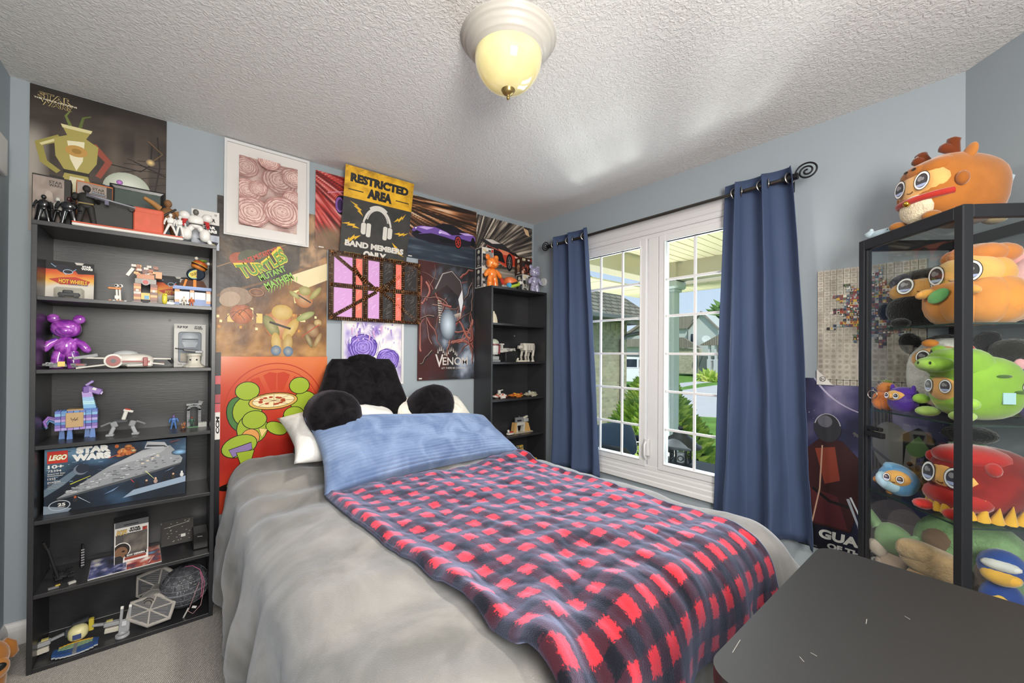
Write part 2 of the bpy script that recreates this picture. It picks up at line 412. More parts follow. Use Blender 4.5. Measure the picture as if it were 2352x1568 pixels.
# ---------------------------------------------------------------- outdoors, seen through the window
def brick_mat(name, c1, c2, mortar, sc, axes, msize=.02, bw=.5, rh=.25, bump=.5):
    m = mat(name, c1, rough=.85); nt = m.node_tree; L = nt.links.new; N = nt.nodes.new; b = nt.nodes['Principled BSDF']
    tc = N('ShaderNodeTexCoord'); sp = N('ShaderNodeSeparateXYZ'); cb = N('ShaderNodeCombineXYZ'); L(tc.outputs['Object'], sp.inputs[0])
    for k, a in enumerate(axes): L(sp.outputs[a], cb.inputs[k])
    t = N('ShaderNodeTexBrick'); t.inputs['Scale'].default_value = sc; t.inputs['Mortar Size'].default_value = msize
    t.inputs['Brick Width'].default_value = bw; t.inputs['Row Height'].default_value = rh
    t.inputs['Color1'].default_value = lin(c1); t.inputs['Color2'].default_value = lin(c2); t.inputs['Mortar'].default_value = lin(mortar)
    L(cb.outputs[0], t.inputs['Vector']); L(t.outputs[0], b.inputs['Base Color'])
    bp = N('ShaderNodeBump'); bp.inputs['Strength'].default_value = bump; bp.inputs['Distance'].default_value = .01; bp.invert = True
    L(t.outputs['Fac'], bp.inputs['Height']); L(bp.outputs[0], b.inputs['Normal']); return m
brick_mat('tan_brick', '#c9bd9c', '#a99f84', '#b9b5a6', 4.2, (0, 2))
brick_mat('tan_brick_far', '#c3b79c', '#a89d84', '#b9b5a6', 2.6, (1, 2))
brick_mat('shingles', '#8f8a76', '#77725f', '#3f3c33', 3.0, (0, 1), .03, .62, .28)
brick_mat('shingles_far', '#a39888', '#94897a', '#7c7266', 3.0, (0, 1), .03)
mat('lawn', '#6f9a35', rough=1, vary=(2.2, .3), bump=(60, .5, 'noise', .02))
mat('concrete', '#d5cfc8', rough=.9, vary=(.7, .06))
mat('soffit', '#eee6c2', rough=.6); mat('beam_paint', '#cfc7ae', rough=.6); mat('column_paint', '#c4d0cf', rough=.5)
mat('gutter', '#6f7470', rough=.5); mat('siding', '#cfd3cc', rough=.8, bump=(6, .3)); mat('dark_glass', '#2c3640', rough=.15)
mat('leaf_dwarf', attr=True, rough=.7); mat('car_paint', '#f2f2f2', rough=.25, coat=.5); mat('rubber', '#1b1b1c', rough=.8)
mat('black_metal', '#1d2022', rough=.42, metal=.3)
GZ = -.6
struct('trim_2', MB().bb((-4, -60, GZ-.2), (80, 80, GZ), '#6f9a35'), 'lawn')
bpy.data.objects['trim_2'].name = 'ground_lawn'
struct('driveway', MB().prism([(6.4, 9.5), (8.4, 5.6), (10.05, 2.9), (12.4, -1.5), (40, -6), (40, 9), (23.6, 8.84), (18.1, 8.2), (15.5, 10), (22, 15.5), (18, 21), (8, 16)], GZ, GZ+.01, '#d5cfc8'), 'concrete')
struct('sidewalk', MB().prism([(20.0, 9.2), (23.8, 11.2), (60, 13.5), (60, 12.6), (24.5, 10.2)], GZ, GZ+.012, '#d5cfc8'), 'concrete')
pc = MB(); pc.bb((.12, -4.2, -.16), (2.0, -.1, -.1), '#c9c5bd'); struct('porch_floor', pc, 'concrete')
sf = MB()
for i in range(15):
    y0 = -.32-.28*i
    for k in range(3): sf.bb((.12, y0-.085*k-.002, 2.285), (1.72, y0-.085*k-.079, 2.30), '#eee6c2')
    sf.bb((.12, y0-.255, 2.289), (1.72, y0-.278, 2.30), '#eee6c2')
sf.bb((.12, -4.5, 2.298), (1.9, -.1, 2.32), '#b9b08a')
for i in range(14):
    y0 = -.05-.33*i
    sf.bb((1.88, y0, 2.045), (2.28, y0-.155, 2.06), '#eee6c2'); sf.bb((1.88, y0-.165, 2.045), (2.28, y0-.32, 2.06), '#eee6c2')
for i in range(6): sf.bb((.12+.36*i, -.14, 2.02), (.12+.36*i+.34, .34, 2.035), '#e4ddb9')
struct('porch_soffit', sf, 'soffit')
bm_ = MB(); bm_.bb((1.72, -4.5, 2.095), (1.88, -.21, 2.30), '#cfc7ae', .004); bm_.bb((.12, -.33, 2.085), (1.74, -.15, 2.31), '#cfc7ae', .004)
bm_.bb((1.68, -.45, 2.095), (1.92, -.22, 2.335), '#bdb59e', .004); bm_.bb((2.27, -4.5, 2.05), (2.36, .36, 2.17), '#e8e6df', .004)
struct('porch_beam', bm_, 'beam_paint')
cl = MB(); cl.box((1.8, -.335, .97), (.135, .135, 2.14), '#c4d0cf', None, .012); cl.box((1.8, -.335, 1.99), (.17, .17, .03), '#dfe0d2', None, .006)
cl.box((1.8, -.335, 2.05), (.24, .24, .09), '#e6e3cf', None, .02); cl.bb((1.72, -.37, -.1), (1.733, -.30, 1.97), '#e9eeee'); cl.box((1.8, -.335, -.02), (.19, .19, .16), '#c4d0cf', None, .01)
struct('porch_column', cl, 'column_paint')
# own garage wing on the left
g = MB(); g.bb((.12, 2.44, GZ), (4.98, 2.66, 1.95), '#c9bd9c'); g.bb((4.76, 2.6, GZ), (4.98, 6.5, 1.95), '#c9bd9c')
for i in range(31): g.bb((.14+.158*i, 2.425, 1.77), (.14+.158*i+.068, 2.45, 1.92), '#c2b492')
garage = struct('garage_wall', g, 'tan_brick')
r = MB(); A, B_, Cc, D_ = (-.6, 2.05, 2.03), (5.62, 2.05, 2.03), (3.25, 4.4, 4.25), (-.6, 4.4, 4.25)
r.add([A, B_, Cc, D_, (5.62, 6.7, 2.03)], [(0, 1, 2, 3), (1, 4, 2)], '#8f8a76'); struct('garage_roof', r, 'shingles')
e = MB(); e.bb((-.6, 2.04, 1.955), (5.62, 2.5, 1.985), '#8a8d84'); e.bb((-.6, 1.96, 1.96), (5.66, 2.055, 2.045), '#6f7470', .01); e.bb((5.58, 2.0, 1.96), (5.66, 6.6, 2.045), '#6f7470')
struct('garage_gutter', e, 'gutter')
e = MB(); e.tube([(5.36, 2.0, 1.97), (5.36, 2.05, 1.84), (5.26, 2.2, 1.76), (4.86, 2.36, 1.68), (4.74, 2.39, 1.58), (4.74, 2.39, -.4)], .045, '#5f6462', 8)
struct('downspout', e, 'gutter')
# houses over the road (well beyond the lawn)
K = 1.374
def far(y, z, x=33.9): k = (x+2.48)/26.48; return (x, -2.71+(y+2.71)*k, 1.266+(z-1.266)*k)
def house_panel(mb, pts, x, col, d=.5):
    q = [far(y, z, x) for y, z in pts]; n = len(q)
    mb.add(q+[(a+d, b, c) for a, b, c in q], [tuple(range(n))]+[(i, (i+1) % n, n+(i+1) % n, n+i) for i in range(n)], col)
hs = thing('house', 'pale two-storey house with a steep gable across the road', 'house', far(10.1, .08, 34.5))
def child(mb, name, m, par): o = mb.build(name, m); o.parent = par; o.matrix_parent_inverse = Matrix.Translation(par.location).inverted(); return o
p = MB(); house_panel(p, [(10.76, .05), (8.82, .05), (8.82, 2.99), (9.92, 4.05), (10.76, 3.2)], 33.9, '#c8cdc9', 3); house_panel(p, [(11.6, .05), (10.76, .05), (10.76, 3.1), (11.6, 3.1)], 34.6, '#d6d4cc', 2)
house = child(p, 'siding_wall', 'siding', hs)
p = MB(); house_panel(p, [(11.6, .05), (10.1, .05), (10.1, 1.72), (11.6, 1.78)], 33.2, '#c3b79c', 1); child(p, 'brick_wall', 'tan_brick_far', hs)
p = MB(); house_panel(p, [(10.84, 3.05), (9.92, 4.1), (8.72, 2.86), (8.72, 2.96), (9.92, 4.2), (10.84, 3.15)], 33.6, '#8f8880', .3)
house_panel(p, [(11.7, 4.0), (10.2, 4.0), (10.85, 3.1), (11.7, 3.1)], 34.3, '#b7ab9a', 1)
house_panel(p, [(11.7, 2.52), (11.1, 2.5), (9.95, 1.8), (11.7, 1.78)], 33.0, '#b1a593', .3); child(p, 'roof', 'shingles_far', hs)
p = MB(); house_panel(p, [(10.55, 2.2), (10.42, 2.2), (10.42, 2.72), (10.55, 2.72)], 33.8, '#39424a', .1); child(p, 'window', 'dark_glass', hs)
p = MB(); house_panel(p, [(10.33, .1), (10.12, .1), (10.12, 1.3), (10.33, 1.3)], 33.1, '#4a5352', .1); child(p, 'door', 'gutter', hs)
p = MB(); p.tube([far(10.86, 3.1, 33.5), far(10.78, 2.95, 33.5), far(10.78, 1.9, 33.5)], .06, '#6b706c', 6); child(p, 'downpipe', 'gutter', hs)
h2 = thing('porch_house', 'low tan house with a hip roofed porch and white posts', 'house', far(8.9, .1, 30))
p = MB(); house_panel(p, [(9.0, .1), (7.0, .1), (7.0, 1.95), (9.0, 1.95)], 30.5, '#b8a98a', 1); child(p, 'brick_wall', 'tan_brick_far', h2)
p = MB(); house_panel(p, [(10.0, 1.95), (8.5, 2.75), (6.8, 2.75), (6.8, 1.95)], 29.5, '#b3a596', .6); child(p, 'roof', 'shingles_far', h2)
for y in (9.36, 8.95, 8.5):
    p = MB(); house_panel(p, [(y+.05, .6), (y-.05, .6), (y-.05, 1.95), (y+.05, 1.95)], 29.7, '#efe9dc', .25); house_panel(p, [(y+.12, .1), (y-.12, .1), (y-.12, 1.05), (y+.12, 1.05)], 29.65, '#efe9dc', .3); child(p, 'post', 'white_trim', h2)
p = MB(); house_panel(p, [(9.36, .95), (7.5, .95), (7.5, 1.02), (9.36, 1.02)], 29.7, '#efe9dc', .1); house_panel(p, [(9.42, .1), (7.5, .1), (7.5, .48), (9.42, .48)], 29.8, '#d9d2c4', .2)
for i in range(9): house_panel(p, [(9.28-.11*i, .45), (9.25-.11*i, .45), (9.25-.11*i, .98), (9.28-.11*i, .98)], 29.75, '#efe9dc', .08)
child(p, 'railing', 'white_trim', h2)
h3 = thing('garage_house', 'green gabled house with a wide garage door behind the parked car', 'house', far(15.2, .1, 36))
p = MB(); house_panel(p, [(16.8, -.1), (12.4, -.1), (12.4, 2.2), (16.8, 2.2)], 36, '#cfc7b4', 2); house_panel(p, [(16.4, 2.2), (12.6, 2.2), (14.2, 3.5)], 36.2, '#c3cbbb', 1); child(p, 'siding_wall', 'siding', h3)
p = MB(); house_panel(p, [(16.5, 2.3), (14.3, 3.55), (12.3, 2.3), (12.3, 2.45), (14.3, 3.75), (16.5, 2.5)], 35.6, '#8e877c', .4); house_panel(p, [(16.9, 1.9), (15.4, 2.5), (12.2, 2.5), (12.2, 1.9)], 35.4, '#c2b7a3', .4); child(p, 'roof', 'shingles_far', h3)
p = MB(); house_panel(p, [(16.2, -.1), (13.4, -.1), (13.4, 1.4), (16.2, 1.4)], 35.8, '#8d9493', .1); child(p, 'garage_door', 'gutter', h3)
fe = MB()
for i in range(16): fe.box(far(9.98-.065*i, .65, 32), (.05, .075, 1.6), '#7d817c')
tag(fe.build('board_fence', 'gutter'), 'grey board fence between the two houses', 'fence')
d_ = MB().lathe([(.02, 0), (.22, .03), (.36, .12), (.34, .12), (.02, .03)], '#d7dbdb', mx=Matrix.Translation(far(9.55, 2.3, 32.0)) @ Euler((.3, -1.1, .3)).to_matrix().to_4x4()); d_.tube([far(9.55, 2.3, 32.05), far(9.5, 2.1, 32.0), far(9.4, 2.0, 30.2)], .05, '#8d9191'); child(d_, 'satellite_dish', 'siding', h2)
def leafy(name, label, cat, c, size, n, cols, trunk=None, cone=False, tuft=.1, seed=1):
    R = random.Random(seed); root = thing(name, label, cat, c); mb = MB()
    for i in range(n):
        if cone:
            t = R.random()**.75; a = R.random()*2*pi; z = (1-t)*size[2]
            rr = size[0]*(t**.85)*(1+.10*fbm(cos(a)*2, sin(a)*2, z*3)); q = Vector((rr*cos(a), rr*sin(a), z)); nrm = Vector((cos(a), sin(a), .55+R.random()*.5)).normalized()
        else:
            d = Vector((R.gauss(0, 1), R.gauss(0, 1), R.gauss(0, 1))).normalized(); f = .55+.45*R.random()
            q = Vector((d.x*size[0]*f, d.y*size[0]*f, d.z*size[2]*f)); q += Vector((1, 1, 1))*0.25*size[0]*fbm(q.x*.5, q.y*.5, q.z*.5); nrm = d
        k = tuft*(.6+.8*R.random()); u = nrm.cross(Vector((R.random()-.5, R.random()-.5, R.random()-.5))).normalized(); w_ = nrm.cross(u)
        col = cols[min(len(cols)-1, int(R.random()**1.2*len(cols)))]
        mb.add([q-u*k*.5, q+w_*k*.5, q+u*k*.5, q-w_*k*.5, q+nrm*k*1.3], [(0, 1, 4), (1, 2, 4), (2, 3, 4), (3, 0, 4)], col)
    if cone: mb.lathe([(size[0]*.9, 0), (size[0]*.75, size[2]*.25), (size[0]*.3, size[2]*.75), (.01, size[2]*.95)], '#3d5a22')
    mb.build('foliage', 'leaf_dwarf', root)
    if trunk: MB().cyl((0, 0, trunk), (0, 0, 0), .12, .08, '#6a5b4a').build('trunk', 'leaf_dwarf', root)
    return root
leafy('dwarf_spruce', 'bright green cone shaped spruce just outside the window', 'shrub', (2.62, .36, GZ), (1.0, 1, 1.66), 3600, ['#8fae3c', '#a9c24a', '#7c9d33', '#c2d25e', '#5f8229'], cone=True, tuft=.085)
leafy('maple_tree', 'leafy green tree rising behind the gable house', 'tree', (40, 13.6, 4.2), (2.6, 1, 2.6), 1100, ['#6d9144', '#87a856', '#55793a'], trunk=-5, tuft=.55, seed=3)
leafy('hosta_plant', 'low yellow-green garden plant beside the porch steps', 'plant', (27.6, 10.9, GZ+.15), (.7, 1, .35), 160, ['#a8bd4c', '#8aa63c', '#c6cf6a'], tuft=.35, seed=4)
# white car on the far drive
car = thing('parked_car', 'white sport utility car parked on the drive beyond the brick corner', 'car', (18.2, 11.9, GZ), radians(118))
def car_sec(y, zs): return [(x, y, z) for x, z in zs]
body = [(-2.3, .35), (-2.3, .9), (-2.25, 1.12), (-1.2, 1.15), (2.2, 1.08), (2.3, .85), (2.3, .35)]
cb = MB(); cb.loft([[(x*s, y, .35+(z-.35)*1) for x, z in body] for y, s in ((-.92, .97), (-.95, 1), (.95, 1), (.92, .97))], '#f2f2f2', False)
roof = [(-2.15, 1.1), (-1.95, 1.72), (-.2, 1.78), (.5, 1.72), (1.2, 1.1)]
cb.loft([[(x, y, z) for x, z in roof] for y in (-.84, .84)], '#f2f2f2', False); cb.build('car_body', 'car_paint', car)
cb = MB()
for sy in (-1, 1):
    for a, b in (((-1.85, 1.18), (-1.05, 1.62)), ((-.95, 1.18), (-.1, 1.64)), ((0, 1.18), (.62, 1.6))): cb.bb((a[0], sy*.845, a[1]), (b[0], sy*.85, b[1]), '#2c3640')
cb.box((.86, 0, 1.41), (.03, 1.5, .7), '#7f97a6', (0, -.85, 0)); cb.box((-2.08, 0, 1.42), (.03, 1.4, .55), '#7f97a6', (0, .3, 0)); cb.build('car_window', 'dark_glass', car)
for x in (-1.45, 1.45):
    for sy in (-1, 1):
        wl = MB().cyl((x, sy*.78, .36), (x, sy*.97, .36), .37, None, '#1b1b1c', 20); o = wl.build('wheel', 'rubber', car)
        MB().cyl((x, sy*.965, .36), (x, sy*.985, .36), .24, None, '#c9cccd', 16).build('wheel_rim', 'metal_dark', o)
# porch furniture
t = thing('patio_lantern', 'black metal lantern with a wide cap on the porch table', 'lantern', (.47, -1.155, .43))
MB().lathe([(.15, 0), (.15, .012), (.13, .02), (.085, .07), (.055, .09), (.05, .115), (.0, .125)], '#2a2f31', (0, 0, .145)).build('lantern_cap', 'black_metal', t)
MB().sph((0, 0, .285), .018, '#2a2f31').build('finial', 'black_metal', t)
m_ = MB(); m_.lathe([(.09, 0), (.09, .015), (.075, .03)], '#2a2f31')
for i in range(6): a = i*pi/3; m_.cyl((.07*cos(a), .07*sin(a), .02), (.07*cos(a), .07*sin(a), .16), .009, None, '#2a2f31', 6)
for i in range(6):
    a = i*pi/3+.5; m_.tube([(.072*cos(a)+.02*cos(b)*-sin(a), .072*sin(a)+.02*cos(b)*cos(a), .07+.02*sin(b)) for b in [k*.7 for k in range(10)]], .004, '#2a2f31', 5)
m_.build('cage', 'black_metal', t); MB().cyl((0, 0, .02), (0, 0, .1), .03, None, '#e8e4d6').build('candle', 'white_trim', t)
t = thing('patio_table', 'dark woven porch side table holding the lantern', 'table', (.5, -1.3, -.1))
MB().box((0, 0, .505), (.5, .75, .04), '#33393c', None, .01).build('table_top', 'black_metal', t)
for x in (-.22, .22):
    for y in (-.34, .34): MB().bb((x-.02, y-.02, 0), (x+.02, y+.02, .486), '#33393c').build('leg', 'black_metal', t)
t = thing('patio_chair', 'dark woven porch armchair left of the lantern table', 'chair', (.75, -.62, -.1))
MB().box((0, .12, .3), (.6, .6, .06), '#2f3538', None, .02).build('seat', 'black_metal', t)
MB().box((0, .44, .42), (.6, .06, .4), '#2f3538', (-.15, 0, 0), .02).build('backrest', 'black_metal', t)
MB().tube([(-.3, .42, .5), (-.3, .2, .54), (-.3, -.05, .545), (-.3, -.16, .47), (-.3, -.17, 0)], .035, '#39424a').build('armrest', 'black_metal', t)
MB().tube([(.3, .42, .5), (.3, .2, .54), (.3, -.05, .545), (.3, -.16, .47), (.3, -.17, 0)], .035, '#39424a').build('armrest', 'black_metal', t)
for x in (-.27, .27): MB().bb((x-.02, .4, 0), (x+.02, .44, .3), '#2f3538').build('leg', 'black_metal', t)
mat('navy_fabric', '#2c3f57', rough=.9, sheen=.2, bump=(90, .3))
o = MB().sph((0, 0, 0), (.23, .075, .17), '#2c3f57', 20, None, .5).build('patio_cushion', 'navy_fabric'); o.location = (.72, -.37, .455); o.rotation_euler = (-.35, 0, -.25)
tag(o, 'navy cushion propped in the porch armchair', 'cushion')

# ---------------------------------------------------------------- curtains on their rod
mat('curtain_cloth', '#384766', rough=.8, sheen=.12, bump=(500, .08), vary=(3, .05), sheen_tint='#9fb4e0')
mat('nickel', '#b9b5ad', rough=.25, metal=1); mat('black_iron', '#1b1b1d', rough=.45, metal=.5)
mat('woodgrain_black', '#29292b', rough=.33, spec=.5)
rod = thing('curtain_rod', 'thin dark curtain rod with spiral ends above the window', 'curtain rod', (-.09, -1.15, 2.172))
MB().cyl((0, .86, 0), (0, -.90, 0), .0105, None, '#4c4a46').build('rod', mat('rod_metal', '#55524d', rough=.3, metal=.9), rod)
def spiral(c, r, turns, sgn, link):
    pts = [link]
    for i in range(64):
        t = i/63; a = pi*.5+sgn*(pi*.5)+sgn*turns*2*pi*t; k = r*(1-.86*t)
        pts.append((0, c[0]+k*cos(a)*1.12, c[1]+k*sin(a)*-1 if sgn < 0 else c[1]+k*sin(a)))
    return MB().tube(pts, .0042, '#1b1b1d', 7)
spiral((.90, .012), .042, 2.3, 1, (0, .862, 0)).build('spiral_finial', 'black_iron', rod)
spiral((-.945, .012), .044, 2.3, -1, (0, -.895, 0)).build('spiral_finial', 'black_iron', rod)
for y in (.85, -.885): MB().cyl((0, y-.022, 0), (0, y+.022, 0), .0165, None, '#1b1b1d').build('end_cap', 'black_iron', rod)
for y in (.83, -.85): MB().bb((-.012, y-.012, -.014), (.088, y+.012, .012), '#1b1b1d', .003).bb((.078, y-.02, -.05), (.088, y+.02, .035), '#1b1b1d', .003).build('bracket', 'black_iron', rod)
def curtain(name, label, yt, yb, zt, zb, waves, at, ab, ph, seed, edge=0):
    root = thing(name, label, 'curtain', (-.09, (yt[0]+yt[1])/2, zb))
    ox, oy, oz = root.location; mb = MB(); nx, nz = 150, 44; mb.uv = []; vs = []
    for j in range(nz+1):
        v = j/nz; z = zt+(zb-zt)*v
        for i in range(nx+1):
            s = i/nx; k = v**.8
            y = (yt[0]+(yt[1]-yt[0])*s)*(1-k)+(yb[0]+(yb[1]-yb[0])*s)*k
            a = at+(ab-at)*v; w = sin(2*pi*waves*s+ph)
            w = abs(w)**.75*(1 if w > 0 else -1)
            x = -.09+a*w+.012*fbm(s*3+seed, v*2.2, seed)*v*2
            y += .012*fbm(s*2.5, v*3, seed+5)*v+.018*cos(2*pi*waves*s+ph)*(1-.3*v)
            zz = z+(.010*w if j == 0 else 0)+.012*fbm(s*4, 0, seed)*v**3
            x = min(x, -.045)
            vs.append((x-ox, y-oy, zz-oz)); mb.uv.append((s, v))
    mb.add(vs, [(j*(nx+1)+i, j*(nx+1)+i+1, (j+1)*(nx+1)+i+1, (j+1)*(nx+1)+i) for j in range(nz) for i in range(nx)], '#46567a', True)
    o = mb.build('panel', 'curtain_cloth', root); md = o.modifiers.new('t', 'SOLIDIFY'); md.thickness = .0025; md.offset = 0
    q = [(k*pi-ph)/(2*pi*waves) for k in range(-2, 14)]
    for s in q:
        if .02 < s < .98:
            y = yt[0]+(yt[1]-yt[0])*s; d = cos(2*pi*waves*s+ph); M = Matrix.Translation((0, y+.018*d-oy, 2.172-oz)) @ Euler((0, pi/2, -radians(58)*(1 if d > 0 else -1))).to_matrix().to_4x4()
            g = MB(); ring = [[(M @ Vector(((.024+.006*cos(b))*cos(a), (.024+.006*cos(b))*sin(a), .0035*sin(b)))) for b in [2*pi*n/8 for n in range(8)]] for a in [2*pi*n/24 for n in range(25)]]
            g.loft(ring, '#b9b5ad', True, False); g.build('grommet', 'nickel', root)
    return root
curtain('curtain', 'blue grommet curtain hanging left of the window beside the bookcase', (-.31, -.725), (-.32, -.865), 2.235, .365, 2.6, .036, .05, 2.2, 1)
curtain('curtain', 'blue grommet curtain hanging right of the window beside the posters', (-1.70, -2.02), (-1.635, -2.13), 2.232, .33, 2.45, .038, .062, 1.1, 4)

# ---------------------------------------------------------------- ceiling light
cl_ = thing('ceiling_light', 'round ceiling light with a cream glass bowl and ribbed white rim', 'ceiling light', (-1.54, -1.535, HC))
MB().lathe([(.178, 0), (.178, -.004), (.17, -.006), (.17, -.014), (.166, -.02), (.158, -.022), (.158, -.03), (.152, -.036), (.144, -.044), (.142, -.05), (.138, -.054), (.131, -.056), (.129, -.062), (.12, -.064)], '#d2cdc6', n=56).build('ribbed_rim', mat('rim_enamel', '#bdb8b0', rough=.3), cl_)
gm = mat('lamp_glass', '#d8cf9a', rough=.1, coat=1, emit=('#f6dc8c', .36), vary=(7, .25))
MB().lathe([(.122, -.058), (.125, -.066), (.124, -.085), (.118, -.11), (.105, -.136), (.085, -.16), (.06, -.178), (.03, -.188), (.008, -.191)], '#efe3ac', n=48).build('glass_bowl', gm, cl_)
MB().lathe([(.024, -.184), (.026, -.189), (.022, -.192), (.022, -.197), (.017, -.203), (.008, -.208), (.004, -.211), (.007, -.217), (.005, -.223), (.0005, -.225)], '#a8946a', n=24).build('finial', mat('brass', '#9a8350', rough=.3, metal=.8), cl_)
lamp('ceiling_bulb', 'AREA', (-1.54, -1.535, HC-.232), 26, (1, .94, .84), to=(-1.54, -1.535, 0), shape='DISK', size=.24)

# ---------------------------------------------------------------- bookcases
def wood_mat():
    m = MATS['woodgrain_black']; nt = m.node_tree; L = nt.links.new; N = nt.nodes.new; b = nt.nodes['Principled BSDF']
    tc = N('ShaderNodeTexCoord'); mp = N('ShaderNodeMapping'); mp.inputs['Scale'].default_value = (6, 60, 60)
    n = N('ShaderNodeTexNoise'); n.inputs['Scale'].default_value = 3; n.inputs['Detail'].default_value = 6
    L(tc.outputs['Object'], mp.inputs[0]); L(mp.outputs[0], n.inputs['Vector'])
    bp = N('ShaderNodeBump'); bp.inputs['Strength'].default_value = .12; bp.inputs['Distance'].default_value = .002; L(n.outputs[0], bp.inputs['Height']); L(bp.outputs[0], b.inputs['Normal'])
    cr = N('ShaderNodeValToRGB'); cr.color_ramp.elements[0].color = lin('#212123'); cr.color_ramp.elements[1].color = lin('#333336'); L(n.outputs[0], cr.inputs[0]); L(cr.outputs[0], b.inputs['Base Color'])
wood_mat()
def bookcase(label, x0, x1, yf, h, tops):
    r = thing("bookcase", label, "bookcase", ((x0+x1)/2, (yf-.018)/2, 0)); w = (x1-x0); d = -yf-.018; hx = w/2; hy = d/2; t = .016
    for s in (-1, 1): MB().bb((s*hx, -hy, 0), (s*(hx-t), hy, h-.018), '#29292b').build('side_panel', 'woodgrain_black', r, bevel=.0012)
    MB().bb((-hx, -hy-.001, h-.018), (hx, hy, h), '#29292b').build('top_panel', 'woodgrain_black', r, bevel=.0012)
    MB().bb((-hx+t, hy-.006, .02), (hx-t, hy-.001, h-.018), '#29292b').build('back_panel', 'woodgrain_black', r)
    MB().bb((-hx+t, -hy, 0), (hx-t, hy-.006, .018), '#29292b').build('bottom_panel', 'woodgrain_black', r, bevel=.0012)
    for z in tops: MB().bb((-hx+t, -hy+.001, z-.016), (hx-t, hy-.006, z), '#29292b').build('shelf', 'woodgrain_black', r, bevel=.0012)
    for (x, z) in ((.12, 1.445-.02), (.1, .40)):
        MB().cyl((x, hy-.0065, z), (x, hy-.009, z), .006, None, '#b9b9bb', 10).build('screw_cap', mat('cap_grey', '#8d8d8f', rough=.5), r)
    return r
SA = [1.483, 1.192, .8906, .595, .305]
bookcase('black wood grain bookcase by the left wall crowded with toys', -2.928, -2.342, -.295, 1.781, SA)
SB = [1.507, 1.205, .915, .615, .32]
bookcase('black wood grain bookcase in the corner beside the curtain', -.6505, -.067, -.2447, 1.7896, SB)

# ---------------------------------------------------------------- desk
def desk_mat():
    m = mat('desk_laminate', '#1c1b1b', rough=.50, spec=.8); nt = m.node_tree; L = nt.links.new; N = nt.nodes.new; b = nt.nodes['Principled BSDF']
    tc = N('ShaderNodeTexCoord'); n = N('ShaderNodeTexNoise'); n.inputs['Scale'].default_value = 600; n.inputs['Detail'].default_value = 2
    bp = N('ShaderNodeBump'); bp.inputs['Strength'].default_value = .35; bp.inputs['Distance'].default_value = .001
    L(tc.outputs['Object'], n.inputs['Vector']); L(n.outputs[0], bp.inputs['Height']); L(bp.outputs[0], b.inputs['Normal'])
desk_mat()
dk = thing('desk', 'black laminate desk with rounded corners in the right foreground', 'desk', (-1.443, -2.99, 0))
MB().prism(rrect(.706, 1.2, .05, 8), .712, .74, '#1d1c1c').build('desk_top', 'desk_laminate', dk, bevel=.002)
for y in (.5, -.5):
    m_ = MB(); m_.bb((-.3, y-.03, .68), (.3, y+.03, .712), '#1b1b1c', .003); m_.bb((-.04, y-.03, .03), (.04, y+.03, .69), '#1b1b1c', .003); m_.bb((-.32, y-.035, 0), (.32, y+.035, .03), '#1b1b1c', .005); m_.build('leg', 'black_iron', dk)
sc_ = MB()
for (x, y, l, a) in ((-.255, .585, .045, .1), (-.2, .50, .012, .8), (-.17, .49, .01, 1.4), (-.13, .33, .012, .5), (-.02, .25, .014, 2), (-.2, .2, .025, .3), (.1, .4, .01, 1), (-.05, .08, .014, .6), (.02, .45, .02, .1), (-.24, .05, .02, .3)):
    sc_.box((x, y, .7403), (l, .0012, .0004), '#8d8b88', (0, 0, a))
tag(sc_.build('scratch', mat('scratch_grey', '#7d7b78', rough=.8), dk), None, None, None, 'stuff')

# ---------------------------------------------------------------- glass display cabinet across the corner
CAB = thing('display_cabinet', 'black metal and glass display cabinet across the room corner', 'cabinet', (-.3323, -2.6135, 0), radians(45))
hx, hy, ch = .214, .185, 1.742
ck = mat('cabinet_metal', '#26272b', rough=.38, metal=.35)
for sx in (-1, 1):
    for sy in (-1, 1): MB().box((sx*(hx-.0155), sy*(hy-.0155), ch/2), (.031, .031, ch), '#26272b', None, .003).build('post', ck, CAB)
for sy in (-1, 1):
    MB().bb((-hx+.03, sy*hy, ch-.042), (hx-.03, sy*(hy-.02), ch-.001), '#26272b', .002).build('rail', ck, CAB); MB().bb((-hx+.03, sy*hy, .36), (hx-.03, sy*(hy-.02), .41), '#26272b', .002).build('rail', ck, CAB)
for sx in (-1, 1):
    MB().bb((sx*hx, -hy+.03, ch-.042), (sx*(hx-.02), hy-.03, ch-.001), '#26272b', .002).build('rail', ck, CAB); MB().bb((sx*hx, -hy+.03, .36), (sx*(hx-.02), hy-.03, .41), '#26272b', .002).build('rail', ck, CAB)
MB().bb((-hx+.02, -hy+.02, .40), (hx-.02, hy-.02, .412), '#26272b').build('bottom_panel', ck, CAB)
MB().bb((hx-.034, hy-.014, .415), (hx-.046, hy-.002, ch-.045), '#26272b', .002).build('door_frame', ck, CAB)
gg = glass_mat('cabinet_glass', '#fbfdfc', .05)
MB().bb((-hx+.028, hy-.006, .415), (hx-.04, hy-.002, ch-.044), '#fff').build('glass_door', gg, CAB) if 0 else None
MB().bb((-hx+.033, hy-.010, .415), (hx-.046, hy-.006, ch-.044), '#ffffff').build('glass_door', gg, CAB)
MB().bb((-hx+.006, -hy+.032, .415), (-hx+.010, hy-.032, ch-.044), '#ffffff').build('glass_side', gg, CAB)
MB().bb((hx-.006, -hy+.032, .415), (hx-.010, hy-.032, ch-.044), '#ffffff').build('glass_side', gg, CAB)
MB().bb((-hx+.008, -hy+.008, ch-.004), (hx-.008, hy-.008, ch+.001), '#ffffff').build('glass_top', gg, CAB)
SCB = [1.376, 1.057, .738]
ge = mat('glass_edge', '#2c3b38', rough=.1)
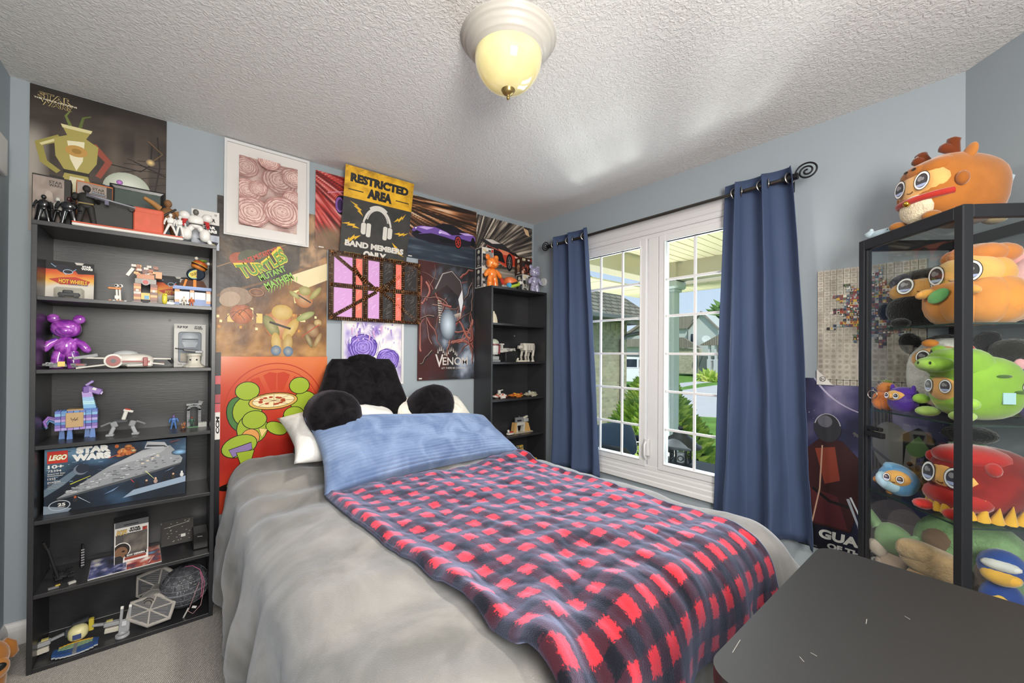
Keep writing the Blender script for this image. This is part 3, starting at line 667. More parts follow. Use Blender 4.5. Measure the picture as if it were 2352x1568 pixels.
for z in SCB:
    o = MB().bb((-hx+.014, -hy+.014, z-.005), (hx-.014, hy-.014, z), '#ffffff').build('glass_shelf', gg, CAB)
    e = MB(); e.bb((-hx+.0135, hy-.0145, z-.0052), (hx-.0135, hy-.0135, z+.0002), '#2c3b38'); e.bb((-hx+.0125, -hy+.014, z-.0052), (-hx+.0135, hy-.014, z+.0002), '#2c3b38'); e.build('polished_edge', ge, o)
l = MB(); l.bb((hx-.05, hy-.012, .978), (hx-.115, hy+.004, .992), '#1b1b1d', .002); l.bb((hx-.045, hy-.012, .952), (hx-.125, hy+.006, .972), '#1b1b1d', .002); l.cyl((hx-.1, hy, .985), (hx-.1, hy+.008, .985), .006, None, '#8c8c8e'); l.build('door_latch', 'black_iron', CAB)

# ---------------------------------------------------------------- bed
def fabric(name, c0, c1, scale, rough=.95, sheen=.4, bump=(300, .3), tint='#ffffff', distort=1.5, pos=(.35, .65), detail=6):
    m = mat(name, c0, rough=rough, sheen=sheen, bump=(bump[0], bump[1], 'noise', .003), spec=.08, sheen_tint=tint); nt = m.node_tree; L = nt.links.new; N = nt.nodes.new; b = nt.nodes['Principled BSDF']
    tc = N('ShaderNodeTexCoord'); n = N('ShaderNodeTexNoise'); n.inputs['Scale'].default_value = scale; n.inputs['Detail'].default_value = detail; n.inputs['Distortion'].default_value = distort
    cr = N('ShaderNodeValToRGB'); cr.color_ramp.elements[0].position = pos[0]; cr.color_ramp.elements[1].position = pos[1]
    cr.color_ramp.elements[0].color = lin(c0); cr.color_ramp.elements[1].color = lin(c1)
    L(tc.outputs['Object'], n.inputs['Vector']); L(n.outputs[0], cr.inputs[0]); L(cr.outputs[0], b.inputs['Base Color']); return m
fabric('grey_plush', '#6a6966', '#8f8c88', 3.4, sheen=.55, tint='#e3e9f5', bump=(330, .5), distort=1.1, pos=(.36, .64), detail=7)
fabric('black_fur', '#0d0c0d', '#1d1b1d', 14, sheen=.35, bump=(120, .9), tint='#8a8794')
fabric('cream_fur', '#d9d3c8', '#efeae0', 9, sheen=.3, bump=(150, .8))
fabric('white_fur', '#dcdad6', '#efedea', 9, sheen=.3, bump=(150, .7))
mat('sheet_white', '#d9d7d6', rough=.9, bump=(40, .2)); mat('mattress_cloth', '#cfcdca', rough=.9)
fabric('skirt_cloth', '#a9a7a2', '#bdbab4', 20, sheen=.1)
fabric('leopard_cloth', '#3a2a1c', '#120e0b', 26, sheen=.1, distort=.6, pos=(.45, .55), detail=1)
BX0, BX1, BY0, BY1, BZ = -2.145, -.72, -2.05, -.10, .60
def sstep(a, b, x): t = max(0, min(1, (x-a)/(b-a))); return t*t*(3-2*t)
def topz(x, y):
    h = .022*fbm(x*1.7+3, y*1.5, 1)+.010*fbm(x*5, y*4.3, 2)
    h += .065*sstep(-.75, -.12, y)*sstep(-1.1, -2.1, x)          # plumper at the head on the left
    h += .03*sstep(-2.2, -1.95, x)*sstep(-.8, -1.1, x)
    return BZ-.015+h
def drape(u, v, off=0, R=.07, fold=.02, fk=16, seed=0):
    cx = max(BX0, min(BX1, u)); cy = max(BY0, min(BY1, v)); dx, dy = u-cx, v-cy; d = sqrt(dx*dx+dy*dy)
    z0 = topz(cx, cy)+off; r = R+off
    if d < 1e-6: return Vector((u, v, z0))
    nx, ny = dx/d, dy/d; arc = R*pi/2
    if d < arc: a = d/R; o = r*sin(a); z = z0-r*(1-cos(a))
    else: o = r; z = z0-r-(d-arc)
    h = sstep(.05, .45, d); s = cx*1.0-cy*1.0+atan2(ny, nx)*.28
    w = sin(fk*s+2.2*fbm(s*2, d*1.5, seed))
    o += fold*h*(w*abs(w)**.2+.6)*(1+.3*fbm(s*3, d*3, seed+2))+.012*fbm(s*6, d*4, seed+1)*h
    cn = min(1, 2.2*min(abs(nx), abs(ny))); o += cn*h*.17*(1 if nx > 0 else .7)
    return Vector((cx+nx*o, cy+ny*o, max(z, .012+.01*abs(w))))
bed = thing('bed', 'double bed with its head against the poster wall', 'bed', (-1.46, -1.07, 0))
def bedpart(mb, name, m, **k): o = mb.build(name, m, None, **k); o.parent = bed; o.matrix_parent_inverse = Matrix.Translation(bed.location).inverted(); return o
m_ = MB(); m_.box(((BX0+BX1)/2, (BY0+BY1)/2, .43), (BX1-BX0-.03, BY1-BY0+.02, .26), '#cfcdca', None, .05); bedpart(m_, 'mattress', 'mattress_cloth')
m_ = MB(); m_.box(((BX0+BX1)/2, (BY0+BY1)/2, .20), (BX1-BX0-.06, BY1-BY0, .22), '#3a2a1c', None, .01); bedpart(m_, 'box_spring', 'leopard_cloth')
for x in (BX0+.12, BX1-.12):
    for y in (BY0+.15, BY1-.1): bedpart(MB().bb((x-.03, y-.03, 0), (x+.03, y+.03, .10), '#222222'), 'leg', 'black_iron')
sk = MB(); pts = []
for (a, b) in (((BX1-.02, BY1-.2), (BX1-.02, BY0+.01)), ((BX1-.02, BY0+.01), (BX0+.02, BY0+.01)), ((BX0+.02, BY0+.01), (BX0+.02, BY0+.5))):
    n = 70
    for i in range(n): pts.append((a[0]+(b[0]-a[0])*i/n, a[1]+(b[1]-a[1])*i/n, (1, 0) if a[0] == b[0] else (0, -1)))
vs = []
for j in range(7):
    for i, (x, y, nn) in enumerate(pts):
        k = .012*sin(i*.62)*(.4+.6*j/6)+.006*fbm(i*.2, j*.1); vs.append((x+nn[0]*k, y+nn[1]*k, .33-.318*j/6))
n = len(pts); sk.add(vs, [(j*n+i, j*n+i+1, (j+1)*n+i+1, (j+1)*n+i) for j in range(6) for i in range(n-1)], '#a9a7a2', True); bedpart(sk, 'bed_skirt', 'skirt_cloth')
# white mattress corner showing at the head on the left
m_ = MB(); m_.sph((-2.09, -.16, .575), (.10, .10, .085), '#d9d7d6', 18, None, .6); bedpart(m_, 'fitted_sheet', 'sheet_white')
def cloth(name, us, vs_, f, m, col, th, uv=True):
    mb = MB(); mb.uv = []; P = []
    for v in vs_:
        for u in us: P.append(f(u, v)); mb.uv.append((u, v))
    nx = len(us); mb.add(P, [(j*nx+i, j*nx+i+1, (j+1)*nx+i+1, (j+1)*nx+i) for j in range(len(vs_)-1) for i in range(nx-1)], col, True)
    o = mb.build(name, m); md = o.modifiers.new('t', 'SOLIDIFY'); md.thickness = th; md.offset = 1; return o
def lsp(a, b, n): return [a+(b-a)*i/n for i in range(n+1)]
def gcov(u, v):
    p = drape(u, v, 0, .11, .034, 17, 0)
    hl = sstep(BX0-.02, BX0-.3, u)
    p.x += -.015*hl
    # soft folds running down and out from the pillows on the left
    p.z += .016*sstep(-.9, -1.6, u)*sstep(-1.2, -.5, v)*sin(26*(v+.35*u)+2*fbm(u*2, v*2))*(1-hl)
    return p
gc = cloth('grey_blanket', lsp(-2.79, -.34, 210), lsp(-2.47, -.11, 190), gcov, 'grey_plush', '#8b8985', .012)
tag(gc, 'grey plush blanket covering the bed and hanging to the carpet', 'blanket')
# ---- plaid throw
def plaid_mat():
    m = mat('buffalo_plaid', '#a01820', rough=.9, sheen=.75, bump=(420, .5, 'noise', .003), spec=.1, sheen_tint='#b9c3ea'); nt = m.node_tree; L = nt.links.new; N = nt.nodes.new; b = nt.nodes['Principled BSDF']
    uv = N('ShaderNodeUVMap'); nz = N('ShaderNodeTexNoise'); nz.inputs['Scale'].default_value = 170; nz.inputs['Detail'].default_value = 5
    mm = N('ShaderNodeVectorMath'); mm.operation = 'MULTIPLY_ADD'; mm.inputs[1].default_value = (.030, .030, 0); L(nz.outputs['Color'], mm.inputs[0]); L(uv.outputs[0], mm.inputs[2]); L(uv.outputs[0], nz.inputs['Vector'])
    sp = N('ShaderNodeSeparateXYZ'); L(mm.outputs[0], sp.inputs[0]); st = []
    for k in range(2):
        a = N('ShaderNodeMath'); a.operation = 'MULTIPLY'; a.inputs[1].default_value = 2*pi/.088; L(sp.outputs[k], a.inputs[0])
        s = N('ShaderNodeMath'); s.operation = 'SINE'; L(a.outputs[0], s.inputs[0])
        r = N('ShaderNodeMapRange'); r.inputs[1].default_value = -.18; r.inputs[2].default_value = .18; L(s.outputs[0], r.inputs[0]); st.append(r)
    ad = N('ShaderNodeMath'); ad.operation = 'ADD'; L(st[0].outputs[0], ad.inputs[0]); L(st[1].outputs[0], ad.inputs[1])
    dv = N('ShaderNodeMath'); dv.operation = 'MULTIPLY'; dv.inputs[1].default_value = .5; L(ad.outputs[0], dv.inputs[0])
    cr = N('ShaderNodeValToRGB'); cr.color_ramp.elements[0].position = .0; cr.color_ramp.elements[0].color = lin('#0b0a0f')
    cr.color_ramp.elements[1].position = 1; cr.color_ramp.elements[1].color = lin('#d2242c'); e = cr.color_ramp.elements.new(.5); e.color = lin('#35141c'); e = cr.color_ramp.elements.new(.75); e.color = lin('#701a20')
    L(dv.outputs[0], cr.inputs[0]); L(cr.outputs[0], b.inputs['Base Color'])
plaid_mat()
def pcov(u, v):
    p = drape(u, v, .022, .11, .028, 17, 3)
    lw = -1.97+.05*sstep(-.9, -1.9, v)                       # left edge
    p.z += .010*fbm(u*4.5, v*4.5, 9)+.006*fbm(u*11, v*9, 5)
    e = sstep(.10, .0, u-lw); p.z += .022*e-.02*sstep(.02, 0, u-lw)                    # rolled hem on the left
    e2 = sstep(.05, 0, -.84-u); p.z += .012*e2
    fl = sstep(-1.35, -2.0, u)*sstep(-1.45, -2.0, v)         # bunched folds by the near corner
    q = (u+1.9)*.8-(v+2.0)*.62
    p.z += .045*fl*(sin(24*q+1.5*fbm(u*3, v*3))*.5+.35); p.y -= .03*fl
    c = exp(-((u+.87)**2+(v+.83)**2)/.012); p.z += .05*c     # tented corner by the pillow
    return p
us = lsp(-1.97, -.84, 190)
def pl(u, v):
    # the left edge slants in towards the foot
    s = (u+1.97)/1.13; ul = -1.975+.06*sstep(-1.0, -2.0, v); return pcov(ul+(-.84-ul)*s, v)
th = cloth('plaid_throw', us, lsp(-2.335, -.80, 200), pl, 'buffalo_plaid', '#a01820', .012)
tag(th, 'red and black buffalo check fleece throw spread over the bed', 'throw')
# ---- pillows
def pillow(name, m, col, corners, puff, nx=40, ny=28, ridge=None, sag=0, seed=0):
    A, B, C_, D = [Vector(c) for c in corners]          # tl tr br bl
    nrm = (B-A).cross(D-A).normalized()*-1; mb = MB(); mb.uv = []; P = []; Q = []
    for j in range(ny+1):
        for i in range(nx+1):
            s, t = i/nx, j/ny; p = (A*(1-s)+B*s)*(1-t)+(D*(1-s)+C_*s)*t
            ex = max(0, 1-abs(2*s-1)**3.2)**.55; et = max(0, 1-abs(2*t-1)**2.6)**.6; h = puff*ex*et
            pin = .035*(1-ex)*sin(pi*t)
            p += (B-A).normalized()*pin*(1 if s < .5 else -1)+(D-A).normalized()*.03*(1-et)*sin(pi*s)*(1 if t < .5 else -1)
            h *= 1+.18*fbm(s*4+seed, t*3, seed)
            if ridge: h += ridge[1]*(abs(sin(pi*ridge[0]*t))**.6)*ex
            P.append(p+nrm*h); Q.append(p-nrm*h*.75); 
    n = (nx+1)*(ny+1); mb.uv = [(i/nx, j/ny) for j in range(ny+1) for i in range(nx+1)]*2
    f = [(j*(nx+1)+i, (j+1)*(nx+1)+i, (j+1)*(nx+1)+i+1, j*(nx+1)+i+1) for j in range(ny) for i in range(nx)]
    mb.add(P+Q, f+[tuple(k+n for k in q[::-1]) for q in f], col, True); o = mb.build(name, m)
    bm = bmesh.new(); bm.from_mesh(o.data); bmesh.ops.remove_doubles(bm, verts=bm.verts, dist=.0015); bmesh.ops.recalc_face_normals(bm, faces=bm.faces); bm.to_mesh(o.data); bm.free(); return o
fabric('blue_corduroy', '#5f7295', '#7e91b1', 7, sheen=.35, bump=(260, .4), tint='#e6ecfa', distort=1)
o = pillow('body_pillow', 'blue_corduroy', '#7486a6', ((-1.975, -.395, .93), (-.83, -.40, .84), (-.775, -.73, .645), (-1.985, -.83, .645)), .085, 70, 180, (25, .011), seed=2)
tag(o, 'long pale blue ribbed pillow leaning in front of the black backrest', 'pillow')
o = pillow('plush_pillow', 'white_fur', '#dcdad6', ((-2.055, -.14, .90), (-1.40, -.14, .92), (-1.40, -.52, .72), (-2.05, -.56, .735)), .10, 36, 26, seed=5)
tag(o, 'white plush pillow at the left behind the blue ribbed pillow', 'pillow')
o = pillow('plush_pillow', 'cream_fur', '#d9d3c8', ((-1.45, -.10, .965), (-.86, -.10, .955), (-.80, -.36, .72), (-1.42, -.36, .74)), .09, 36, 26, seed=8)
tag(o, 'cream fluffy pillow at the right of the black backrest pillow', 'pillow')
br = thing('backrest_pillow', 'black furry backrest pillow with two stubby arms', 'pillow', (-1.58, -.2, .66))
def rbox(mb, ring, col): return mb
R_ = []
for k in range(15):
    t = k/14; z = -.02+.59*t; w = .40-.10*sstep(.1, .4, t)-.085*sstep(.4, .95, t); dpt = .105-.035*t; yc = .01+.07*t
    if t > .86: q = (t-.86)/.14; w *= sqrt(max(.0, 1-(q*.96)**2))*.22+.78; dpt *= sqrt(max(.02, 1-q*q))
    R_.append([(w*abs(cos(a))**.45*(1 if cos(a) > 0 else -1), yc+dpt*abs(sin(a))**.75*(1 if sin(a) > 0 else -1), z) for a in (2*pi*i/36 for i in range(36))])
b_ = MB().loft(R_, '#141314', True); b_.build('back_cushion', 'black_fur', br)
for s, x0, y1, nm in ((-1, -.225, -.31, 'arm'), (1, .365, -.19, 'arm')):
    a_ = MB(); a_.tube([(x0-.02*s, .02, .22), (x0+.0*s, -.06, .25), (x0+.02*s, -.12, .265), (x0+.035*s, y1+.03, .275), (x0+.04*s, y1, .28), (x0+.04*s, y1-.035, .28), (x0+.04*s, y1-.05, .28)], [.10, .125, .135, .135, .122, .085, .01], '#141314', 20)
    a_.build('arm', 'black_fur', br)
h_ = MB(); h_.tube([(-.09, .07, .53), (-.07, .065, .565), (-.02, .06, .578), (.03, .06, .576), (.065, .065, .56), (.08, .07, .53)], .024, '#141314', 10); h_.build('carry_handle', 'black_fur', br)

# ---------------------------------------------------------------- posters and pictures on the back wall
def ramp(stops, t):
    t = max(0, min(1, t))
    for (a, ca), (b, cb_) in zip(stops, stops[1:]):
        if t <= b: return mixc(ca, cb_, (t-a)/max(1e-6, b-a))
    return lin(stops[-1][1])[:3]
def hang(art, name, label, cat, group=None, m='print', parent=None):
    o = art.build(name, m, parent); return tag(o, label, cat, group)
def streaks(cx, cy, stops, freq=26, warp=.5, dark=None, seed=0, base=None):
    def f(u, v):
        a = atan2(v-cy, u-cx); d = sqrt((u-cx)**2+(v-cy)**2)
        t = .5+.62*fbm(a*freq, d*1.3, seed, 3)+.18*fbm(a*freq*3, d*.7, seed+4, 2)
        c = ramp(stops, t)
        if base: k = base(u, v); c = mixc(c, k[0], k[1])
        return c
    return f
def blotch(stops, sx=3, sy=3, seed=0, o=4, k=.75): return lambda u, v: ramp(stops, .5+k*fbm(u*sx, v*sy, seed, o))
DB, GOLD = '#3b332f', '#b39a5a'
# 1. sci-fi film poster over the left bookcase
A = Art(.455, .645, '#332c29', mx=W1(-2.990, 1.792))
def f(u, v):
    c = ramp([(0, '#2c2522'), (.5, '#453b35'), (1, '#5d5048')], .45+.5*fbm(u*3, v*6, 2))
    if u < .13: c = mixc(c, '#a39a92', sstep(.78, .6, v)*sstep(.16, .02, u))
    if .50 < u < .66: c = mixc(c, '#7a6b5e', .55*sstep(.95, .5, v)*(1-abs(u-.58)/.08))
    if .74 < u < .86: c = mixc(c, '#6f6157', .6*sstep(1, .4, v))
    return mixc(c, '#1a1614', sstep(.78, .98, v)*.75)
A.grid(0, 0, .455, .645, 44, 60, f)
for k in range(9):
    A.line([(.25+.012*k+.2*t, .28+.02*k-.03*sin(t*3+k)) for t in [i/8 for i in range(9)]], .003, '#211b19')
A.line([(.40, .50), (.395, .40), (.36, .36), (.24, .365)], .005, '#1d1816'); A.line([(.42, .55), (.43, .40), (.41, .25)], .006, '#241e1b'); A.line([(.385, .52), (.44, .47), (.40, .42)], .005, '#6b5236')
A.fan(.395, .415, .018, .018, '#f2d28c', '#5d5048'); 
# plain stand-ins of the same size and colours: a tall golden two-handled urn and a white and blue ball
ux, uy = .142, .40
A.line([(ux-.05, uy+.035), (ux-.115, uy-.01), (ux-.10, uy-.085), (ux-.055, uy-.12)], .030, '#9a8f48', .02); A.line([(ux-.055, uy+.03), (ux-.11, uy-.012)], .010, '#d9cf9c'); A.line([(ux+.05, uy+.035), (ux+.105, uy-.03), (ux+.07, uy-.11)], .030, '#94483a', .02)
A.poly([(ux-.045, uy+.09), (ux+.045, uy+.09), (ux+.03, uy+.055), (ux+.07, uy+.03), (ux+.065, uy-.05), (ux+.035, uy-.11), (ux+.06, uy-.21), (ux-.06, uy-.21), (ux-.035, uy-.11), (ux-.065, uy-.05), (ux-.07, uy+.03), (ux-.03, uy+.055)], '#a99c55')
A.poly([(ux-.03, uy+.03), (ux+.025, uy+.04), (ux+.02, uy-.05), (ux, uy-.10), (ux-.02, uy-.05)], '#e9e0c0'); A.poly([(ux-.02, uy-.13), (ux+.025, uy-.13), (ux+.03, uy-.2), (ux-.03, uy-.2)], '#d6cfae'); A.ell(ux, uy-.01, .036, .026, '#c0934c', 18); A.ell(ux, uy-.01, .016, .012, '#a07a3a', 12); A.rect(ux-.042, uy-.118, .084, .016, '#2b2822'); A.poly([(ux-.05, uy+.10), (ux+.05, uy+.10), (ux+.045, uy+.085), (ux-.045, uy+.085)], '#d9cf9c'); A.line([(ux-.02, uy+.10), (ux-.035, uy+.14), (ux-.02, uy+.17)], .012, '#6d7a3c', .004); A.line([(ux+.01, uy+.10), (ux+.02, uy+.15), (ux+.045, uy+.165)], .012, '#5d6a34', .004)
A.fan(.312, .255, .085, .085, '#eef0e6', '#a9b0a0', 26); A.poly([(.228, .262), (.396, .248), (.394, .228), (.231, .240)], '#343868'); A.poly([(.234, .225), (.39, .215), (.384, .207), (.238, .216)], '#5c6078'); A.fan(.285, .287, .012, .012, '#d98ae0', '#7a5490', 10)
for t, x, y, w_ in (('STAR', .022, .594, .108), ('WARS', .026, .566, .102)):
    A.text(t, x, y, .024, '#c9b27a', w_, .055); A.text(t, x, y, .024, '#2a2421', w_, .02)
A.text('THE FORCE AWAKENS', .012, .586, .0065, '#ece3cf', .13, .02)
hang(A, 'poster', 'dark film poster with a golden figure above the left bookcase', 'poster', 'posters on the back wall')
# 2. framed roses
fr_ = thing('framed_picture', 'white framed picture of pink roses with a wide white mat', 'picture', (-2.0845, 0, 2.1705)); FW, FH = .423, .525
def inframe(o, root): o.parent = root; o.matrix_parent_inverse = Matrix.Translation(root.location).inverted(); return o
def frame(root, w, h, t, d, col, m, y0=-.004):
    mb = MB(); prof_ = [(0, 0), (0, d), (t*.35, d), (t, d*.75), (t, 0)]
    rings = []
    for sx, sy in ((-1, -1), (1, -1), (1, 1), (-1, 1)): rings.append([(sx*(w/2-a), y0-b, sy*(h/2-a)) for a, b in prof_])
    rings.append(rings[0]); mb.loft(rings, col, False, False); return mb.build('frame', m, root)
frame(fr_, FW, FH, .013, .018, '#efecea', 'white_trim')
A = Art(FW-.02, FH-.02, '#ece7e4', mx=W1(-2.0845-FW/2+.01, 2.1705-FH/2+.01, -.005)); inframe(A.build('mat_board', 'print'), fr_)
A = Art(.292, .388, '#c2a09b', .0006, W1(-2.228, 1.977, -.0066))
A.grid(0, 0, .292, .388, 30, 40, blotch([(0, '#8f7f79'), (.4, '#b58f89'), (.7, '#d9bab2'), (1, '#e8d3cb')], 3, 4, 4))
def rose(A, x, y, r, cols, n=5, seed=1, sq=.85):
    R = random.Random(seed)
    for k in range(n):
        rr = r*(1-k/(n+.6)); m_ = max(4, 9-k)
        for i in range(m_):
            a = 2*pi*i/m_+k*.5+R.random()*.5; px_, py_ = x+rr*.55*cos(a), y+rr*.55*sq*sin(a)
            q0 = a+pi/2+R.uniform(-.3, .3); A.ell(px_, py_, rr*.54, rr*.37, mixc(cols[0], cols[2], .35*R.random()), 14, q0); A.fan(px_-rr*.05*cos(a), py_-rr*.05*sin(a), rr*.52, rr*.33, mixc(cols[2], cols[0], R.random()*.5), mixc(cols[1], cols[2], .5*R.random()), 14, q0)
            A.line([(px_+rr*.46*cos(a+q)*1.0, py_+rr*.42*sin(a+q)) for q in (-.7, -.35, 0, .35, .7)], r*.02, mixc(cols[0], cols[1], R.random()*.3))
    A.fan(x, y, r*.14, r*.11, cols[0], cols[1], 10)
pk = ('#a87974', '#e9cfc6', '#caa099')
for i, (x, y, r) in enumerate(((.20, .30, .10), (.03, .33, .07), (.27, .33, .07), (.04, .20, .075), (.09, .22, .05), (.265, .2, .06), (.06, .08, .10), (.21, .11, .105), (.14, .385, .06))): rose(A, x, y, r, pk, 5, i)
o = A.build('print', 'print'); inframe(o, fr_)
g_ = MB().box((0, -.0155, 0), (FW-.02, .001, FH-.02), '#ffffff'); g_.build('glass', glass_mat('picture_glass', '#fbfbfb', .05), fr_)
# 3. wrinkled foil film poster
PW, PH = .562, .875
A = Art(PW, PH, '#3b2c22', mx=W1(-2.324, 1.243, -.0035))
def f(u, v):
    d = v-.30-.42*u                                            # the diagonal band
    n = fbm(u*4, v*5, 3)
    c = ramp([(0, '#4a3020'), (.45, '#7d5630'), (.75, '#a97b42'), (1, '#d9b878')], .42+.55*n-.25*(v-.25)) if d < 0 else ramp([(0, '#241d1a'), (.5, '#3c322b'), (1, '#6d5a48')], .45+.6*fbm(u*5, v*6, 8))
    if v < .13: c = mixc(c, '#c9965a', .5*sstep(.12, .02, v)*(.5+fbm(u*7, v*20, 5)))
    if u > .72 and v > .62: c = mixc(c, '#c39a72', .8*max(0, .3+fbm(u*9, v*9, 11)))
    return c
A.grid(0, 0, PW, PH, 56, 84, f)
A.line([(0, .33), (PW, .575)], .012, '#6a4a2c'); A.line([(0, .485), (.33, .66)], .006, '#84684a'); A.poly([(.33, .47), (PW, .585), (PW, .48), (.45, .42)], '#d8c79c'); A.poly([(.37, .39), (.44, .42), (.44, .33), (.38, .32)], '#e2cf8f')
for k in range(9): A.rect(.05+.045*k, .19+.01*(k % 3), .03, .045+.03*((k*7) % 4)/3, ('#d9b765', '#a46f35', '#e8d49a')[k % 3])
R_ = random.Random(5)
for k in range(26): A.rect(R_.random()*.5, .13+R_.random()*.12, .012, .014, ('#f0dca0', '#7c4a22', '#c98a3c')[k % 3])
A.fan(.115, .235, .055, .055, '#c77236', '#8f4720', 24); 
for k in (-.03, 0, .03): A.line([(.115+k-.045+.09*t, .235+.045*sin(pi*t)-.02+k*.4) for t in [i/8 for i in range(9)]], .003, '#4b2512')
def blob_figure(A, x, y, s, c1, c2, c3, c4):                   # plain rounded toy-like shapes only
    A.ell(x, y, .055*s, .075*s, c2); A.ell(x+.01*s, y-.01*s, .036*s, .055*s, c1); A.ell(x+.02*s, y+.09*s, .04*s, .034*s, c1); A.rect(x-.05*s, y-.03*s, .10*s, .018*s, c4)
    A.line([(x-.045*s, y+.04*s), (x-.09*s, y-.01*s), (x-.075*s, y-.07*s)], .03*s, c3); A.line([(x+.05*s, y+.04*s), (x+.085*s, y-.03*s), (x+.10*s, y-.09*s)], .026*s, c1)
    A.line([(x-.03*s, y-.06*s), (x-.035*s, y-.15*s)], .04*s, c1, .032*s); A.line([(x+.03*s, y-.06*s), (x+.04*s, y-.15*s)], .04*s, c1, .032*s)
for x, y, rx, ry, c, ro in ((.30, .185, .075, .085, '#a8602c', .2), (.315, .26, .055, .045, '#b3903f', 0), (.26, .175, .03, .07, '#6a6a2e', .5), (.36, .16, .028, .075, '#b3903f', -.5), (.285, .08, .025, .06, '#b3903f', .1), (.345, .075, .025, .06, '#a5833a', -.1), (.285, .035, .026, .03, '#3f6285', 0), (.348, .03, .026, .03, '#3f6285', 0), (.43, .35, .05, .055, '#9c5a2c', .4), (.435, .40, .034, .028, '#86803c', 0), (.495, .39, .05, .016, '#86803c', .9), (.38, .37, .035, .014, '#86803c', -.6), (.48, .16, .035, .045, '#7c5230', .5), (.51, .21, .022, .02, '#a08450', 0), (.46, .10, .014, .05, '#6a5a34', .4), (.51, .10, .014, .05, '#8a6a3c', -.4), (.44, .245, .055, .02, '#7f8a4c', .5)):
    A.fan(x, y, rx, ry, mixc(c, '#e8d8a8', .35), c, 20, ro)
A.line([(.25, .20), (.36, .165)], .012, '#2e2620'); A.line([(.4, .37), (.47, .33)], .008, '#2e2620'); A.line([(.42, .12), (.52, .20)], .006, '#a84a30')
A.ell(.09, .335, .075, .05, '#8a715c'); A.ell(.06, .315, .05, .04, '#a58b74', rot=.5); A.ell(.11, .54, .055, .04, '#9c4a2c'); A.ell(.17, .55, .075, .055, '#4d4f3a')
A.fan(.185, .365, .04, .026, '#8a5a3a', '#4a2e20', 20); A.line(circ(.034, 18, 0, 2*pi, (.185, .365), .021), .003, '#b57a48', closed=True)
r_ = radians(31)
A.text('TEENAGE MUTANT NINJA', .088, .492, .028, '#b8432c', .27, .04, rot=r_)
def tw(px_, py_): return px_, py_*(.75+.55*abs(px_/.26*2-1))-.012*(1-abs(px_/.26*2-1))
A.text('TURTLES', .118, .438, .066, '#e2c02e', .265, .075, rot=r_, warp=tw); A.text('TURTLES', .121, .440, .060, '#5f8f2e', .26, .03, rot=r_, warp=tw)
A.text('MUTANT', .205, .43, .036, '#1b1d14', .155, .08, rot=r_); A.text('MUTANT', .206, .431, .034, '#7fae3e', .152, .03, rot=r_); A.text('MAYHEM', .235, .385, .040, '#1b1d14', .165, .08, rot=r_); A.text('MAYHEM', .236, .386, .038, '#86b544', .162, .03, rot=r_)
for k in range(11):
    x = .245+.0145*k; A.line([(x, .392+.0088*k), (x, .372+.0088*k-.012*((k*5) % 3)/2)], .005, '#86b544', .002)
o = hang(A, 'poster', 'crinkled brown and gold foil film poster below the rose picture', 'poster', 'posters on the back wall', mat('foil_print', attr=True, rough=.38, spec=.4, bump=(11, .3, 'noise', .012)))
MB().tube([(-2.318+.55*i/24, -.006-.006*abs(fbm(i*.5, 1)), 1.25+.004*fbm(i*.7, 4)) for i in range(25)], .0085, '#c4a678', 8).build('rolled_edge', mat('foil_plain', '#9c7d50', rough=.2, metal=.6, bump=(60, .5)), o) if 0 else None
# 4. orange-red cartoon poster
PW, PH = .556, .862
A = Art(PW, PH, '#c8412c', mx=W1(-2.312, .383, -.001))
A.grid(0, 0, PW, PH, 20, 40, lambda u, v: ramp([(0, '#c8452c'), (.25, '#a3271f'), (.5, '#b02d22'), (.75, '#c4482f'), (1, '#d87848')], v+.12*(u-.5)))
def arc(cx, cy, rx, ry, a0, a1, n=12): return [(cx+rx*cos(a0+(a1-a0)*i/n), cy+ry*sin(a0+(a1-a0)*i/n)) for i in range(n+1)]
A.line(arc(.28, .55, .255, .27, .1, pi-.1, 22), .006, '#b23c28'); A.line(arc(.28, .55, .225, .235, .1, pi-.1, 22), .005, '#b23c28')
for a in (.5, .95, 1.4, 1.75, 2.2, 2.65): A.poly([(.28+r*1.0*cos(q), .55+r*1.04*sin(q)) for r, q in ((.11, a-.13), (.205, a-.17), (.215, a), (.205, a+.17), (.11, a+.13))], '#c0432b')
G, GD, OL = '#9db33a', '#7c9230', '#1f2012'
def cel(pts, col, w=.004): A.poly(pts, col); A.line(pts, w, OL, closed=True)
def oval(x, y, rx, ry, col, rot=0, w=.004, n=20):
    p = [(x+rx*cos(a)*cos(rot)-ry*sin(a)*sin(rot), y+rx*cos(a)*sin(rot)+ry*sin(a)*cos(rot)) for a in (2*pi*i/n for i in range(n))]; cel(p, col, w)
# plain green rounded frogs-on-a-log style shapes around a pizza: no faces, no masks
oval(.10, .535, .06, .10, '#4e7a44', .2); oval(.135, .55, .07, .085, G); oval(.135, .665, .058, .052, G); oval(.43, .57, .075, .08, G); oval(.40, .685, .055, .05, G)
oval(.265, .60, .125, .048, '#d6a85a', .05); oval(.265, .603, .108, .038, '#efdcae', .05, .002)
for k in range(8): a = k*pi/4; A.line([(.265, .603), (.265+.105*cos(a), .603+.036*sin(a))], .002, '#6a3c1c')
for k in range(14): a = k*2.4; A.ell(.265+.085*cos(a)*(.5+.5*((k*7) % 5)/5), .603+.028*sin(a)*(.5+.5*((k*3) % 4)/4), .011, .006, '#a8492e', 10)
oval(.16, .45, .075, .085, G); oval(.17, .50, .06, .052, G); oval(.38, .47, .08, .07, G); oval(.37, .515, .055, .045, G)
oval(.15, .40, .045, .05, '#dd9c58', 0, .003); oval(.28, .44, .06, .035, G, -.5); cel([(.19, .45), (.235, .44), (.205, .395)], '#e6c884', .003)
